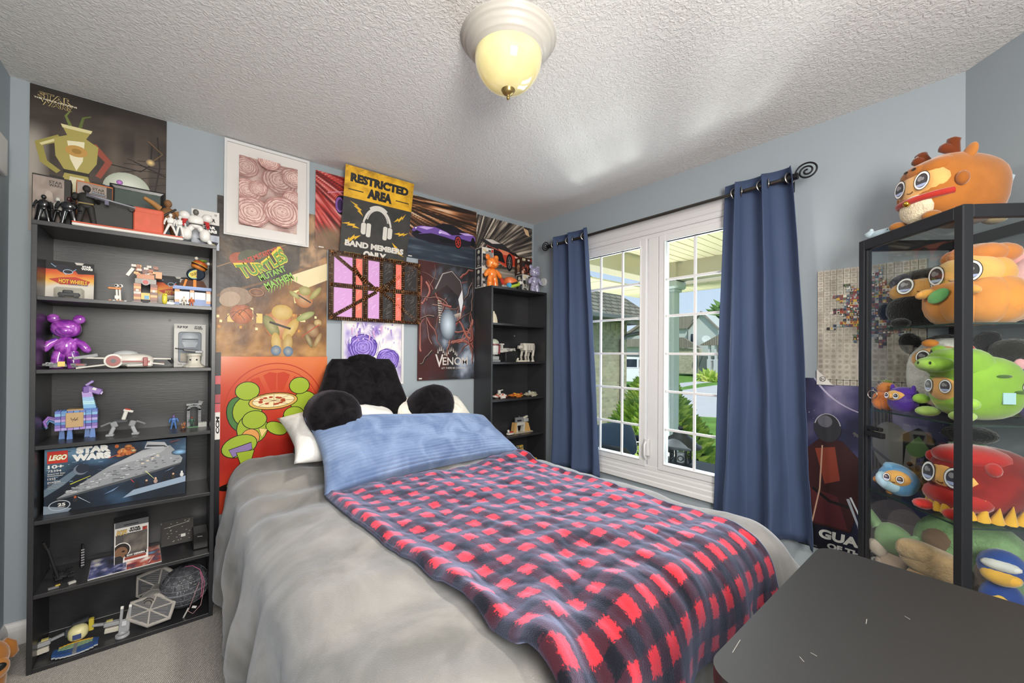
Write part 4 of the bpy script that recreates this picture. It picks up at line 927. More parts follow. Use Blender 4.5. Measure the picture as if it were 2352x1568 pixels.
oval(.10, .36, .085, .06, G, .3); cel([(.05, .345), (.155, .375), (.16, .335), (.07, .30)], '#8d77ac'); cel([(.085, .325), (.17, .33), (.15, .25), (.165, .175), (.095, .165), (.11, .24)], G)
A.ell(.10, .140, .10, .024, '#1b1410'); oval(.115, .155, .075, .028, G, .1); 
for k in range(3): A.line([(.06+.018*k, .15), (.075+.018*k, .165)], .003, OL)
hang(A, 'poster', 'glossy orange-red cartoon poster hanging low behind the bed', 'poster', 'posters on the back wall', 'print_gloss')
# 5, 7, 8. speeding car posters
def car_poster(x, z, w, h, fn, name, label, paint): A = Art(w, h, '#222', mx=W1(x, z, -.006)); A.grid(0, 0, w, h, 110, 80, fn); paint(A); hang(A, 'poster', label, 'poster', 'posters on the back wall')
def p5(A):
    A.ell(.20, .30, .075, .075, '#3a2b40', 20); A.ell(.15, .30, .035, .062, '#1a141c', 18); A.ell(.143, .30, .026, .05, '#8a5aa8', 18); A.ell(.147, .30, .018, .038, '#3f2a58', 14); A.line([(.07, .36), (.2, .40), (.3, .39)], .006, '#d98aa0'); A.rect(.02, .008, .03, .006, '#d8d2cc')
def b5(u, v): return (ramp([(0, '#7d6a52'), (1, '#5c4d3f')], .5+fbm(u*3, v*3, 1)), sstep(.36, .16, v-.25*u)*.9)
car_poster(-1.834, 1.915, .6, .482, streaks(-.35, 1.15, [(0, '#1c1214'), (.35, '#7d1f22'), (.55, '#c23b34'), (.75, '#d98a86'), (1, '#f3dcd6')], 22, seed=3, base=b5), 'p', 'poster of a car at speed with red light streaks beside the rose picture', p5)
def supercar(A, s, ox, oy, body, hi, dk, wheel, flip=False):
    T = lambda pts: [((ox-s*x if flip else ox+s*x), oy+s*y) for x, y in pts]
    P = lambda pts, c: A.poly(T(pts) if not flip else T(pts)[::-1], c)
    P([(-.46, -.10), (-.44, -.02), (-.36, .03), (-.16, .06), (-.04, .125), (.10, .135), (.22, .10), (.34, .065), (.45, .05), (.47, -.02), (.44, -.075), (.28, -.115), (.1, -.145), (-.2, -.15), (-.40, -.13)], dk)
    P([(-.46, -.045), (-.43, .0), (-.34, .035), (-.14, .055), (.0, .03), (.1, .0), (.2, .02), (.34, .06), (.45, .045), (.465, -.01), (.36, -.03), (.22, -.02), (.16, -.06), (.0, -.04), (-.2, -.03), (-.36, -.07)], body)
    P([(-.38, .01), (-.3, .035), (-.16, .045), (-.26, .0)], hi); P([(-.08, .035), (.02, .02), (.08, -.01), (-.1, -.005)], hi); P([(-.12, .062), (-.03, .118), (.09, .122), (.13, .07), (.0, .048)], '#15151c'); P([(.15, .07), (.12, .115), (.2, .098), (.24, .06)], '#1b1b24')
    P([(.2, .05), (.34, .07), (.44, .055), (.3, .035)], hi); P([(-.44, -.06), (-.40, -.03), (-.32, -.05), (-.4, -.075)], '#0e0d12'); P([(-.1, -.075), (.1, -.06), (.13, -.1), (-.05, -.125)], '#0e0d12')
    P([(-.42, .0), (-.39, .005), (-.41, -.02)], '#f2f2ff'); P([(-.1, .0), (-.05, .01), (-.08, -.015)], '#e8e8ff')
    x, y = T([(.19, -.075)])[0]; A.ell(x, y, .055*s, .085*s, '#0b0b0e', 22); A.ell(x, y, .042*s, .07*s, wheel, 20); A.ell(x, y, .034*s, .058*s, '#16161b', 18)
    for k in range(7): a = k*2*pi/7; A.line([(x, y), (x+.036*s*cos(a), y+.06*s*sin(a))], .006*s, wheel)
    x, y = T([(.42, -.03)])[0]; A.ell(x, y, .03*s, .06*s, '#0b0b0e', 16)
def b7(u, v): return (ramp([(0, '#232a36'), (.6, '#2f3946'), (1, '#5d6b78')], .45+.6*fbm(u*2, v*14, 6)), sstep(.42, .30, v))
def p7(A): supercar(A, .60, .315, .225, '#6f50a0', '#c6a6e6', '#1d1826', '#c0392b'); A.rect(.012, .008, .03, .007, '#d8d2cc')
car_poster(-1.232, 1.955, .600, .455, streaks(-.5, .9, [(0, '#17120f'), (.45, '#33251d'), (.62, '#6a4630'), (.78, '#c98a5c'), (1, '#fbe6c8')], 20, seed=9, base=b7), 'p', 'poster of a purple sports car with orange light trails', p7)
def b8(u, v): return (ramp([(0, '#3a3432'), (1, '#b3a69a')], .45+.7*fbm(u*2.4, v*10, 2)), sstep(.42, .2, v)*.85)
def p8(A):
    P = A.poly; P([(.03, .40), (.14, .425), (.28, .40), (.36, .36), (.30, .33), (.10, .37)], '#2c2a2c'); P([(.08, .41), (.16, .42), (.25, .40), (.16, .385)], '#cfc6be')
    P([(.10, .365), (.30, .33), (.37, .35), (.43, .33), (.52, .30), (.56, .265), (.5, .25), (.40, .23), (.30, .21), (.16, .27)], '#b8402e'); P([(.10, .36), (.26, .33), (.30, .24), (.22, .255)], '#1c191a'); P([(.22, .355), (.32, .345), (.36, .32), (.28, .31)], '#e2805e'); P([(.40, .32), (.5, .30), (.53, .27), (.44, .275)], '#e8b9a4')
    P([(.30, .36), (.42, .345), (.47, .31), (.38, .325)], '#241f20'); A.line([(.17, .265), (.3, .215), (.42, .235)], .006, '#df6a48')
    A.ell(.345, .255, .036, .075, '#121113', 22); A.ell(.345, .255, .024, .056, '#4a4848', 20); A.ell(.345, .255, .017, .042, '#1a191a', 16)
    for k in range(6): a = k*pi/3; A.line([(.345, .255), (.345+.02*cos(a), .255+.05*sin(a))], .004, '#8d8988')
    A.ell(.50, .27, .018, .04, '#181718', 14); A.poly([(.50, .585), (.555, .575), (.575, .52), (.53, .53)], '#d9b48c')
car_poster(-.631, 1.80, .606, .597, streaks(-.1, .28, [(0, '#1d1a19'), (.42, '#3a3532'), (.6, '#85796d'), (.8, '#d6c9b8'), (1, '#f7efe2')], 24, seed=14, base=b8), 'p', 'poster of a red sports car with white speed lines in the wall corner', p8)
# 6. restricted area sign, leaning out from the wall at the top
sg = Art(.453, .60, '#262524', .002, mx=None)
sg.grid(0, 0, .453, .60, 30, 40, lambda u, v: ramp([(0, '#2a2928'), (1, '#3d3b39')], .5+.8*fbm(u*6, v*7, 3)))
sg.grid(0, .412, .453, .188, 46, 20, lambda u, v: mixc(ramp([(0, '#a87d14'), (.5, '#d9a41f'), (1, '#e8b52a')], .6+.7*fbm(u*7, v*4, 7)), '#7a5416', .8*max(0, sstep(.07, 0, min(u, 1-u, (1-v)*.5))*(.4+fbm(u*20, v*20, 1)))))
K_ = '#1f1e1d'
sg.text('RESTRICTED', .2265, .512, .046, K_, .385, .07, anchor='c'); sg.text('AREA', .2265, .437, .052, K_, .165, .075, anchor='c'); sg.rect(.025, .458, .095, .006, K_); sg.rect(.335, .458, .095, .006, K_)
HP = '#cdc8c0'
sg.line(arc(.2265, .275, .086, .105, .28, pi-.28, 20), .016, HP); sg.line(arc(.2265, .280, .07, .09, .25, pi-.25, 20), .006, HP); sg.line(arc(.2265, .275, .09, .112, .95, pi-.95, 14), .026, HP)
for s in (-1, 1):
    sg.poly(rrect(.03, .088, .011, 4, (.2265+s*.056, .235)), HP); sg.poly(rrect(.034, .075, .016, 5, (.2265+s*.088, .240)), HP); sg.rect(.2265+s*.072-.002, .195, .004, .085, '#33312f'); sg.line([(.2265+s*.092, .28), (.2265+s*.083, .31)], .012, HP)
def bolt(x, y, s, rot):
    p = [(-.5, .12), (-.05, .2), (-.02, .02), (.16, .09), (.14, -.04), (.5, -.14), (.1, -.22), (.12, -.06), (-.1, -.1), (-.04, .04)]
    p = [(0, 0), (.40, .14), (.36, .04), (.70, .17), (.64, .06), (1, .2), (.60, -.08), (.64, .02), (.30, -.12), (.34, -.02)]
    sg.poly([(x+s*(a*cos(rot)-b*sin(rot)), y+s*(a*sin(rot)+b*cos(rot))) for a, b in p], '#d9a92a')
bolt(.13, .315, .115, radians(128)); bolt(.115, .235, .115, radians(163)); bolt(.125, .195, .125, radians(205)); bolt(.335, .32, .105, radians(30)); bolt(.345, .245, .105, radians(2)); bolt(.335, .185, .125, radians(-52))
sg.text('BAND MEMBERS', .2265, .118, .034, HP, .395, .055, anchor='c'); sg.text('ONLY', .2265, .056, .044, HP, .155, .065, anchor='c'); sg.rect(.028, .068, .105, .008, '#d9a92a'); sg.rect(.325, .068, .105, .008, '#d9a92a')
o = sg.build('sign', 'print'); ang = atan2(.125, .575); hz = .60
o.matrix_world = Matrix.Translation((-1.6965, -.0135, 1.842)) @ Matrix(((1, 0, 0, 0), (0, -sin(ang), -cos(ang), 0), (0, cos(ang), -sin(ang), 0), (0, 0, 0, 1)))
tag(o, 'yellow and black restricted area sign with white headphones and lightning bolts', 'sign')
# 9. bead-chain mosaic board
CX, CZ, CW, CH = -1.760, 1.475, .622, .437
A = Art(CW, CH, '#4b3325', .012, W1(CX, CZ, -.028)); PK, CR, BK = '#c695c9', '#e07060', '#2a2626'
A.grid(0, 0, CW, CH, 20, 16, blotch([(0, '#2e1e16'), (1, '#5b3f2c')], 9, 7, 3))
cols_ = [(.03, .145, PK), (.163, .205, CR), (.245, .32, PK), (.345, .415, BK), (.435, .475, CR), (.50, .59, BK)]
for x0, x1, c in cols_:
    for z0, z1 in ((.02, .205), (.235, .405)):
        A.rect(x0, z0, x1-x0, z1-z0, c)
        Rr = random.Random(int(x0*1e4)+int(z0*1e3))
        for k in range(26 if c == BK else 8):
            xx, zz = x0+.008+(x1-x0-.03)*Rr.random(), z0+.008+(z1-z0-.02)*Rr.random(); a = Rr.uniform(.2, 1.2); l = .022
            A.line([(xx, zz), (min(x1-.003, xx+l*cos(a)), min(z1-.003, zz+l*sin(a)))], .0016, '#6d6664' if c == BK else mixc(c, '#ffffff', .35))
bo = A.build('board', 'print', None); chn = thing('bead_mosaic', 'pink, coral and black mosaic board crossed by copper bead chains', 'wall art', (CX, 0, CZ))
inframe(bo, chn)
beads = MB(); Rb = random.Random(3)
def chain(p, q, w=2):
    P, Q = Vector(p), Vector(q); d = (Q-P); n = max(2, int(d.length/.0135)); t = d.normalized(); nn = Vector((-t.y, t.x))
    beads.add([(*(P+nn*.011), -.0432), (*(P-nn*.011), -.0432), (*(Q-nn*.011), -.0432), (*(Q+nn*.011), -.0432)], [(0, 1, 2, 3)], '#221712', False, M_)
    for i in range(n+1):
        for k in (-1, 1):
            c = P+d*(i/n)+nn*k*.0056; r = .0052
            pts = [(c.x+r*sx, c.y+r*sy, z_-.026) for sx, sy, z_ in ((-1, 0, -.017), (0, -1, -.017), (1, 0, -.017), (0, 1, -.017), (0, 0, -.0235))]
            beads.add(pts, [(0, 1, 4), (1, 2, 4), (2, 3, 4), (3, 0, 4)], ('#9c6a44', '#c08a5c', '#7a4c2e', '#d9ab7c')[Rb.randrange(4)], False, M_)
M_ = Matrix(((1, 0, 0, 0), (0, 0, 1, 0), (0, 1, 0, 0), (0, 0, 0, 1)))
e = .011
for p, q in (((e, e), (CW-e, e)), ((e, CH-e), (CW-e, CH-e)), ((e, e), (e, CH-e)), ((CW-e, e), (CW-e, CH-e)), ((e, .22), (CW-e, .22)), ((.153, e), (.153, CH-e)), ((.225, e), (.225, CH-e)), ((.332, e), (.332, CH-e)), ((.425, e), (.425, CH-e)), ((.487, e), (.487, CH-e)),
             ((.02, CH-.02), (.30, .215)), ((.02, .02), (.30, .20)), ((.30, .21), (.60, CH-.02)), ((.30, .23), (.60, .02)), ((.15, .35), (.22, .25)), ((.43, .30), (.36, .21))): chain(p, q)
tag(beads.build('bead_chain', mat('copper_beads', attr=True, rough=.3, metal=.55), chn), None, None, None, 'stuff')
# 10. dark creature film poster
PW, PH = .498, .880
A = Art(PW, PH, '#2a2628', mx=W1(-1.143, 1.070, -.013))
def f(u, v):
    n = fbm(u*3, v*4, 6); c = ramp([(0, '#131214'), (.45, '#2b2a2e'), (.7, '#5a6270'), (1, '#b9c6d6')], .38+.55*n+.25*exp(-((u-.55)**2+(v-.42)**2)/.05))
    return mixc(c, '#4a1c1a', sstep(.55, .15, u+.3*n)*.7)
A.grid(0, 0, PW, PH, 50, 84, f)
for k in range(34):                                               # abstract tangle of dark red tendrils
    R = random.Random(100+k); x, y = R.random()*PW*.98, R.random()*PH*.8+.15; a = R.uniform(0, 6.28); pts = [(x, y)]
    for i in range(12):
        a += R.uniform(-.5, .5); x = min(PW-.02, max(.02, x+.024*cos(a))); y = min(PH-.02, max(.12, y+.024*sin(a))); pts.append((x, y))
    c = ('#5a2320', '#7a332c', '#3a1a1a', '#8d4a40', '#20191b')[k % 5]; A.line(pts, .03*R.uniform(.4, 1), c, .002); A.line([(p[0]-.003, p[1]+.003) for p in pts], .005, mixc(c, '#e0b8a8', .45), .001)
A.poly([(.10, .62), (.16, .78), (.26, .85), (.36, .79), (.40, .62), (.37, .50), (.34, .64), (.24, .72), (.15, .66)], '#3c3436'); A.line([(.14, .68), (.2, .80), (.28, .83), (.36, .76), (.385, .64)], .010, '#a59c9a', .002); A.poly([(.34, .62), (.375, .70), (.385, .60), (.365, .51)], '#d8dade')
for k in range(10): t = k/9; A.poly([(.16+.012*t, .60-.16*t), (.20+.012*t, .592-.16*t), (.16+.012*t, .588-.16*t)], '#b8ada0')
for k in range(9): t = k/8; A.poly([(.30+.06*t, .50+.02*t), (.304+.06*t, .47), (.308+.06*t, .50+.02*t)], '#b8ada0')
A.fan(.25, .42, .07, .12, '#c9d8e6', '#4d5562', 18)
for k in range(12): A.poly([(.16+.015*k, .20+.02*sin(k)), (.165+.015*k, .235+.02*sin(k)), (.17+.015*k, .20+.02*sin(k))], '#c3bcb4')
A.text('V', .142, .098, .098, '#c9c2bd', .07, .01); A.text('ENOM', .205, .112, .060, '#c9c2bd', .225, .012); A.text('LET THERE BE CARNAGE', .195, .082, .013, '#c9c2bd', .215, .005, shear=.1); A.rect(.01, .01, .025, .008, '#d8d2cc')
hang(A, 'poster', 'dark grey and red film poster beside the corner bookcase', 'poster', 'posters on the back wall')
# 11. purple painted roses
pr = thing('framed_picture', 'purple rose painting in a pale frame behind the black backrest', 'picture', (-1.464, 0, 1.275)); frame(pr, .42, .445, .014, .02, '#d5cfc8', 'white_trim')
A = Art(.40, .425, '#dcd6dc', .003, W1(-1.664, 1.0625, -.004))
A.grid(0, 0, .40, .425, 36, 40, blotch([(0, '#8f7cc0'), (.35, '#c9c0d8'), (.6, '#e6e0e0'), (1, '#efeae6')], 3.2, 3, 21, k=.9))
pv = ('#4d3390', '#b9a2ea', '#7c60c4')
rose(A, .13, .245, .105, pv, 5, 31); rose(A, .30, .16, .09, pv, 5, 32); rose(A, .10, .08, .08, pv, 5, 33)
for k in range(40): R = random.Random(k); x, y = .02+.33*R.random(), .28+.13*R.random(); A.line([(x, y), (x+.01*R.uniform(-1, 1), y-.05*R.random())], .012, ('#a98fd0', '#cdbfe0', '#efe9ee', '#8b6fc0', '#d0a6cc')[k % 5], .004)
inframe(A.build('canvas', 'print'), pr)
# hockey stick between bookcase and posters
hsx = thing('hockey_stick', 'taped hockey stick standing between the bookcase and the posters', 'hockey stick', (-2.316, -.035, 0))
MB().bb((-.011, -.010, .06), (.011, .010, 1.19), '#1b1b22').build('shaft', mat('stick_shaft', attr=True, rough=.4), hsx); g_ = MB()
g_.bb((-.0125, -.0115, 1.14), (.0125, .0115, 1.265), '#17181c')
for i, c in enumerate(('#c4535a', '#22232e', '#a8424c', '#c4535a')): g_.bb((-.0122, -.0112, 1.14-.05*i), (.0122, .0112, 1.095-.05*i), c)
g_.build('grip_tape', 'stick_shaft', hsx); A = Art(.15, .022, '#e6e4e0', .0006, Matrix(((0, -1, 0, .011), (0, 0, -1, -.0103), (1, 0, 0, .80), (0, 0, 0, 1)))); A.text('CCM', .03, .004, .014, '#1b1b1d', .09, .05, shear=.2); A.build('decal', 'print', hsx)
MB().box((.045, 0, .035), (.14, .012, .065), '#1b1b22', (0, -.12, 0), .004).build('blade', 'stick_shaft', hsx)

# ---------------------------------------------------------------- posters on the window wall
A = Art(.385, .566, '#cfc7bc', mx=W2(-2.120, 1.127))
A.grid(0, 0, .385, .566, 30, 44, blotch([(0, '#b9b0a4'), (1, '#d6cfc4')], 14, 14, 2, 2)); A.step = .000008
R = random.Random(8)
for j in range(22):
    for i in range(15):
        x, y = .385*i/15, .566*j/22; c = mixc('#c8c0b4', '#958c80', R.random()*.55)
        A.rect(x+.001, y+.001, .385/15-.002, .566/22-.002, c); A.ell(x+.013, y+.013, .006+.004*R.random(), .006+.004*R.random(), mixc(c, '#80766c', .5), 7, R.random()*3)
spikes = [(.10, .50), (.17, .455), (.235, .56), (.255, .46), (.37, .53), (.31, .41), (.375, .37), (.315, .31), (.36, .20), (.27, .25), (.24, .17), (.20, .26), (.14, .20), (.155, .29), (.03, .27), (.12, .33), (.04, .36), (.12, .385), (.055, .44), (.13, .43)]
def inside(x, y, P):
    r = False; j = len(P)-1
    for i in range(len(P)):
        if (P[i][1] > y) != (P[j][1] > y) and x < (P[j][0]-P[i][0])*(y-P[i][1])/(P[j][1]-P[i][1])+P[i][0]: r = not r
        j = i
    return r
pal = ['#8c3a34', '#3c4a63', '#c9a548', '#6a7a80', '#2e2a2c', '#b9b2a8', '#a3623c', '#5a6a4a', '#7c4a5a', '#d8cfc0', '#4a3a34', '#98a0a6']
for j in range(44):
    for i in range(30):
        x, y = .385*(i+.5)/30, .566*(j+.5)/44
        if inside(x, y, spikes):
            A.rect(x-.0064, y-.0064, .0128, .0128, pal[R.randrange(12)]); A.ell(x+R.uniform(-.003, .003), y+R.uniform(-.003, .003), .003+.002*R.random(), .0045, pal[R.randrange(12)], 7, R.random()*3)
A.step = .00003; A.poly([(0, 0), (.066, 0), (0, .075)], '#e6e2dc'); A.ell(.024, .028, .013, .013, '#2b2b2c', 18); A.ell(.024, .028, .0105, .0105, '#e6e2dc', 16); A.text('D', .016, .0215, .012, '#2b2b2c', .008, .05); A.text('C', .0255, .0215, .009, '#2b2b2c', .007, .05)
hang(A, 'poster', 'pale comic collage poster with a jagged coloured burst', 'poster', 'posters on the window wall')
PW, PH = .565, .852
A = Art(PW, PH, '#1d1d2b', mx=W2(-2.042, .306))
def f(u, v):
    c = ramp([(0, '#141420'), (.4, '#2a2c48'), (.65, '#514f7c'), (1, '#a59cc0')], .30+.42*v+.55*fbm(u*2.5, v*3.5, 12)); return mixc(c, '#101118', sstep(.22, .06, u)*.6+sstep(.3, .1, v)*.6)
A.grid(0, 0, PW, PH, 40, 60, f); A.line(arc(.34, .98, .30, .30, pi*.98, pi*1.45, 16), .012, '#c9c2dc', .004)
for k in range(60): A.rect(R.random()*PW, .3+R.random()*.5, .002, .002, '#cfd0e6')
A.line([(.32, .35), (.31, .60), (.295, .80)], .10, '#4d443c', .06)                                     # bare trunk-like column
for k in range(16): x = .27+.006*k; A.line([(x, .36), (x-.01+.03*fbm(k, 1), .78)], .003, '#6a5f54' if k % 2 else '#2d2723')
A.ell(.36, .55, .07, .12, '#7c7876', 20, .2); A.ell(.33, .36, .06, .10, '#55555f', 20); A.ell(.30, .32, .04, .07, '#3c3a4c')
A.poly([(.02, .30), (.04, .50), (.10, .565), (.18, .55), (.24, .48), (.25, .30), (.21, .12), (.05, .12)], '#3a1f20'); A.poly([(.07, .50), (.15, .52), (.17, .36), (.11, .33)], '#8a3d2e'); A.poly([(.05, .30), (.16, .28), (.20, .13), (.07, .13)], '#54262a'); A.line([(.06, .30), (.13, .25), (.21, .24)], .014, '#1b191c'); A.line([(.10, .52), (.09, .3), (.06, .13)], .006, '#c9a48c')
A.ell(.12, .61, .055, .072, '#35353c', 20); A.ell(.11, .64, .03, .03, '#6a6a74', 16); A.line(arc(.12, .61, .052, .068, .2, 2.9, 12), .004, '#b8b8c4')
A.ell(.435, .58, .038, .055, '#5d7a4c', 18); A.poly([(.39, .62), (.44, .655), (.49, .61), (.50, .47), (.45, .50), (.47, .57), (.44, .62), (.40, .57), (.39, .46)], '#141018')
A.ell(.36, .20, .10, .12, '#6d6470', 20); A.ell(.40, .22, .06, .07, '#8a8088', 18); A.line([(.20, .28), (.24, .16), (.25, .08)], .012, '#aab0bc', .004); A.line([(.21, .29), (.265, .16), (.27, .08)], .008, '#d8dce4', .003); A.line([(.22, .60), (.36, .48), (.46, .36)], .012, '#5a5658')
A.text('GUARDIANS', .085, .062, .042, '#d9d9d4', .40, .05, shear=.08); A.text('OF THE GALAXY', .12, .018, .026, '#c9c9c6', .34, .05, shear=.08); A.rect(.01, .006, .022, .012, '#8a8c94'); A.rect(.04, .008, .04, .006, '#5d5f68')
hang(A, 'poster', 'dark purple space film poster behind the glass cabinet', 'poster', 'posters on the window wall')
tag(MB().cyl((-.001, -.141, 1.902), (-.016, -.141, 1.902), .036, .034, '#e8e8e6', 24).build('wall_puck', 'white_trim'), 'round white plastic puck on the wall beside the left curtain', 'wall puck')
tag(MB().box((XL+.009, -.16, 2.055), (.018, .11, .15), '#e6e5e4', None, .004).build('wall_plate', 'white_trim'), 'white plastic plate on the left wall near the ceiling corner', 'wall plate')

# ---------------------------------------------------------------- toys: builders
def tfig(name, label, loc, h, suit, head, arms=None, legs=None, belt=None, rz=0, bulk=1, stance=.12, la=(.2, -.1), ra=(.2, -.1), cat='toy figure', group=None, m='toy'):
    """plain toy figure: torso, head, two arms, two legs"""
    r = thing(name, label, cat, loc, rz, group); b = bulk; arms = arms or suit; legs = legs or suit
    t = MB(); t.sph((0, 0, .66*h), (.125*h*b, .08*h*b, .15*h), suit, 12, None, .75); t.sph((0, 0, .50*h), (.095*h*b, .07*h*b, .07*h), legs, 12, None, .8)
    if belt: t.box((0, 0, .545*h), (.20*h*b, .15*h*b, .03*h), belt, None, .01*h)
    t.build('torso', m, r)
    t = MB(); t.sph((0, 0, .905*h), (.07*h, .075*h, .085*h), head, 12); t.cyl((0, 0, .78*h), (0, 0, .85*h), .035*h, None, head, 8); t.build('head', m, r)
    for s, a in ((-1, la), (1, ra)):
        t = MB(); x = .135*h*b; t.tube([(s*x, 0, .745*h), (s*(x+.035*h+.1*h*a[0]), -.02*h+.15*h*a[1], .62*h), (s*(x+.03*h+.2*h*a[0]), -.06*h+.5*h*a[1], .50*h+.35*h*max(0, -a[1]*2-.2))], [.045*h*b, .038*h*b, .03*h*b], arms, 8); t.sph((s*(x+.03*h+.2*h*a[0]), -.06*h+.5*h*a[1], .47*h+.35*h*max(0, -a[1]*2-.2)), .034*h, arms, 8); t.build('arm', m, r)
        t = MB(); t.tube([(s*.05*h*b, 0, .49*h), (s*(.055*h*b+stance*.25*h), -.01*h, .27*h), (s*(.06*h*b+stance*.5*h), 0, .05*h)], [.055*h*b, .045*h*b, .038*h*b], legs, 8); t.box((s*(.06*h*b+stance*.5*h), -.025*h, .022*h), (.075*h*b, .13*h, .044*h), legs, None, .012*h); t.build('leg', m, r)
    return r
def bearfig(name, label, loc, h, m, rz=0):
    r = thing(name, label, 'bear figurine', loc, rz); c = '#888888'
    def P(nm, fn): mb = MB(); fn(mb); mb.build(nm, m, r)
    P('head', lambda b: (b.sph((0, 0, .735*h), (.20*h, .17*h, .17*h), c, 24, None, .85), b.sph((0, -.13*h, .685*h), (.125*h, .08*h, .085*h), c, 18)))
    for s in (-1, 1):
        P('ear', lambda b: b.sph((s*.165*h, .02*h, .915*h), (.085*h, .045*h, .085*h), c, 16))
        P('arm', lambda b: b.tube([(s*.10*h, 0, .525*h), (s*.20*h, -.01*h, .45*h), (s*.27*h, -.03*h, .35*h), (s*.29*h, -.035*h, .31*h), (s*.297*h, -.037*h, .285*h)], [.05*h, .068*h, .068*h, .05*h, .01*h], c, 14))
        P('leg', lambda b: b.tube([(s*.075*h, 0, .30*h), (s*.095*h, -.01*h, .2*h), (s*.105*h, -.015*h, .08*h), (s*.107*h, -.015*h, .0)], [.085*h, .092*h, .09*h, .085*h], c, 16))
    P('body', lambda b: b.sph((0, 0, .40*h), (.155*h, .125*h, .185*h), c, 22))
    return r
def marble(name, stops, scale, rough=.15, dist=2.5):
    m = mat(name, stops[0][1], rough=rough, coat=.5); nt = m.node_tree; L = nt.links.new; N = nt.nodes.new; b = nt.nodes['Principled BSDF']
    tc = N('ShaderNodeTexCoord'); n = N('ShaderNodeTexNoise'); n.inputs['Scale'].default_value = scale; n.inputs['Distortion'].default_value = dist; n.inputs['Detail'].default_value = 4
    cr = N('ShaderNodeValToRGB'); e = cr.color_ramp.elements
    e[0].position, e[1].position = stops[0][0], stops[-1][0]; e[0].color = lin(stops[0][1]); e[1].color = lin(stops[-1][1])
    for p_, c in stops[1:-1]: q = e.new(p_); q.color = lin(c)
    L(tc.outputs['Object'], n.inputs['Vector']); L(n.outputs[0], cr.inputs[0]); L(cr.outputs[0], b.inputs['Base Color']); return m
marble('purple_marble', [(.3, '#5b2a86'), (.45, '#9a3fb0'), (.55, '#c06ad0'), (.7, '#7a48b8')], 11)
marble('orange_gloss', [(.35, '#d9691c'), (.6, '#f08a34'), (.7, '#f7b070')], 9, .08)
marble('lilac_sparkle', [(.3, '#6d6a88'), (.5, '#9a97b4'), (.7, '#c4c2d6')], 90, .2, .5)
def brick(mb, x, y, z, w, d, h, col, studs=True):
    mb.bb((x, y, z), (x+w, y+d, z+h), col)
    if studs:
        nx, ny = max(1, round(w/.008)), max(1, round(d/.008))
        if nx*ny > 40: return
        for i in range(nx):
            for j in range(ny): mb.cyl((x+w*(i+.5)/nx, y+d*(j+.5)/ny, z+h), (x+w*(i+.5)/nx, y+d*(j+.5)/ny, z+h+.0016), .0024, None, col, 6, False)
def face_art(w, h, base, y, x0=None, t=.0006):     # artwork on a box's front (local x right, z up, facing -y)
    return Art(w, h, base, t, Matrix(((1, 0, 0, -w/2 if x0 is None else x0), (0, 0, -1, y), (0, 1, 0, 0), (0, 0, 0, 1))))
def tiltz(x=0, y=0, z=0): return (x, y, z)
def spark(A, n, w, h, cols, seed, r=.004):
    R = random.Random(seed)
    for k in range(n): A.ell(w*R.random(), h*R.random(), r*(.4+R.random()), r*(.4+R.random()), cols[R.randrange(len(cols))], 8, R.random()*3)

# ---------------------------------------------------------------- on top of the left bookcase
ZT_ = 1.7815
def figbox(label, x, y, w, h, d, rz, side, seed):
    r = thing('figure_box', label, 'toy box', (x, y, ZT_), rz); MB().box((0, 0, h/2), (w, d, h), side, None, .001).build('carton', 'print', r)
    A = face_art(w-.004, h-.01, '#8a7b73', -d/2); A.mx = Matrix.Translation((0, 0, .004)) @ A.mx
    W_, H_ = w-.004, h-.01
    A.grid(0, 0, W_, H_, 16, 26, lambda u, v: ramp([(0, '#4b423d'), (.4, '#7d6f68'), (.8, '#9c8d84'), (1, '#8a7b73')], v+.35*fbm(u*3, v*3, seed))); A.rect(W_*.83, 0, W_*.17, H_, '#26221f')
    A.text('STAR', W_*.42, H_*.885, .011, '#3a322e', W_*.36, .03); A.text('WARS', W_*.42, H_*.82, .011, '#3a322e', W_*.36, .03)
    for k in range(8): A.ell(W_*.42, H_*(.3+.05*k), W_*.2*(1-.07*k), .014, mixc('#5d534d', '#b0a298', k/8), 12)
    A.build('printed_front', 'print', r); MB().box((w*.1, 0, h+.006), (w*.38, .004, .016), '#1b1918', None, .001).build('hang_tab', 'print', r)
    return r
r = figbox('dark figure box with a grey-brown front standing at the bookcase top left corner', -2.895, -.155, .108, .212, .062, radians(4), '#1e1b1a', 3)
A = Art(.02, .07, '#c9c5bf', .0006, Matrix(((0, 0, -1, -.0545), (-1, 0, 0, .01), (0, 1, 0, .02), (0, 0, 0, 1))))
for k in range(5): A.rect(.004, .006+.013*k, .012, .006, '#6d6a66')
A.build('barcode_label', 'print', r)
figbox('figure box with an orange side standing behind the rifle figure', -2.775, -.125, .112, .225, .06, radians(9), '#b8652c', 8)
r = thing('photo_frame', 'black picture frame leaning on the wall behind the painted chest', 'picture frame', (-2.637, -.05, ZT_), 0, None, (-.12, 0, 0)); frame(r, .20, .28, .018, .014, '#1b1a1b', mat('frame_black', '#1b1a1b', rough=.3), 0)
for c in r.children: c.location = (0, 0, .14)
MB().bb((-.083, -.006, .018), (.083, -.004, .262), '#55605d').build('backing', mat('frame_dim', '#4f5a57', rough=.15, spec=.8, bump=(18, .4, 'noise', .01)), r)
r = thing('painted_board', 'long board painted orange-red with a white edge under the chest', 'board', (-2.645, -.245, ZT_))
MB().box((0, 0, .006), (.352, .10, .012), '#dedad4', None, .004).build('white_edge', mat('matt_white', '#d9d5cf', rough=.7), r); MB().box((0, 0, .0145), (.352, .10, .005), '#c85a40', None, .002).build('painted_top', mat('orange_paint', '#cb5a40', rough=.6, vary=(30, .1)), r)
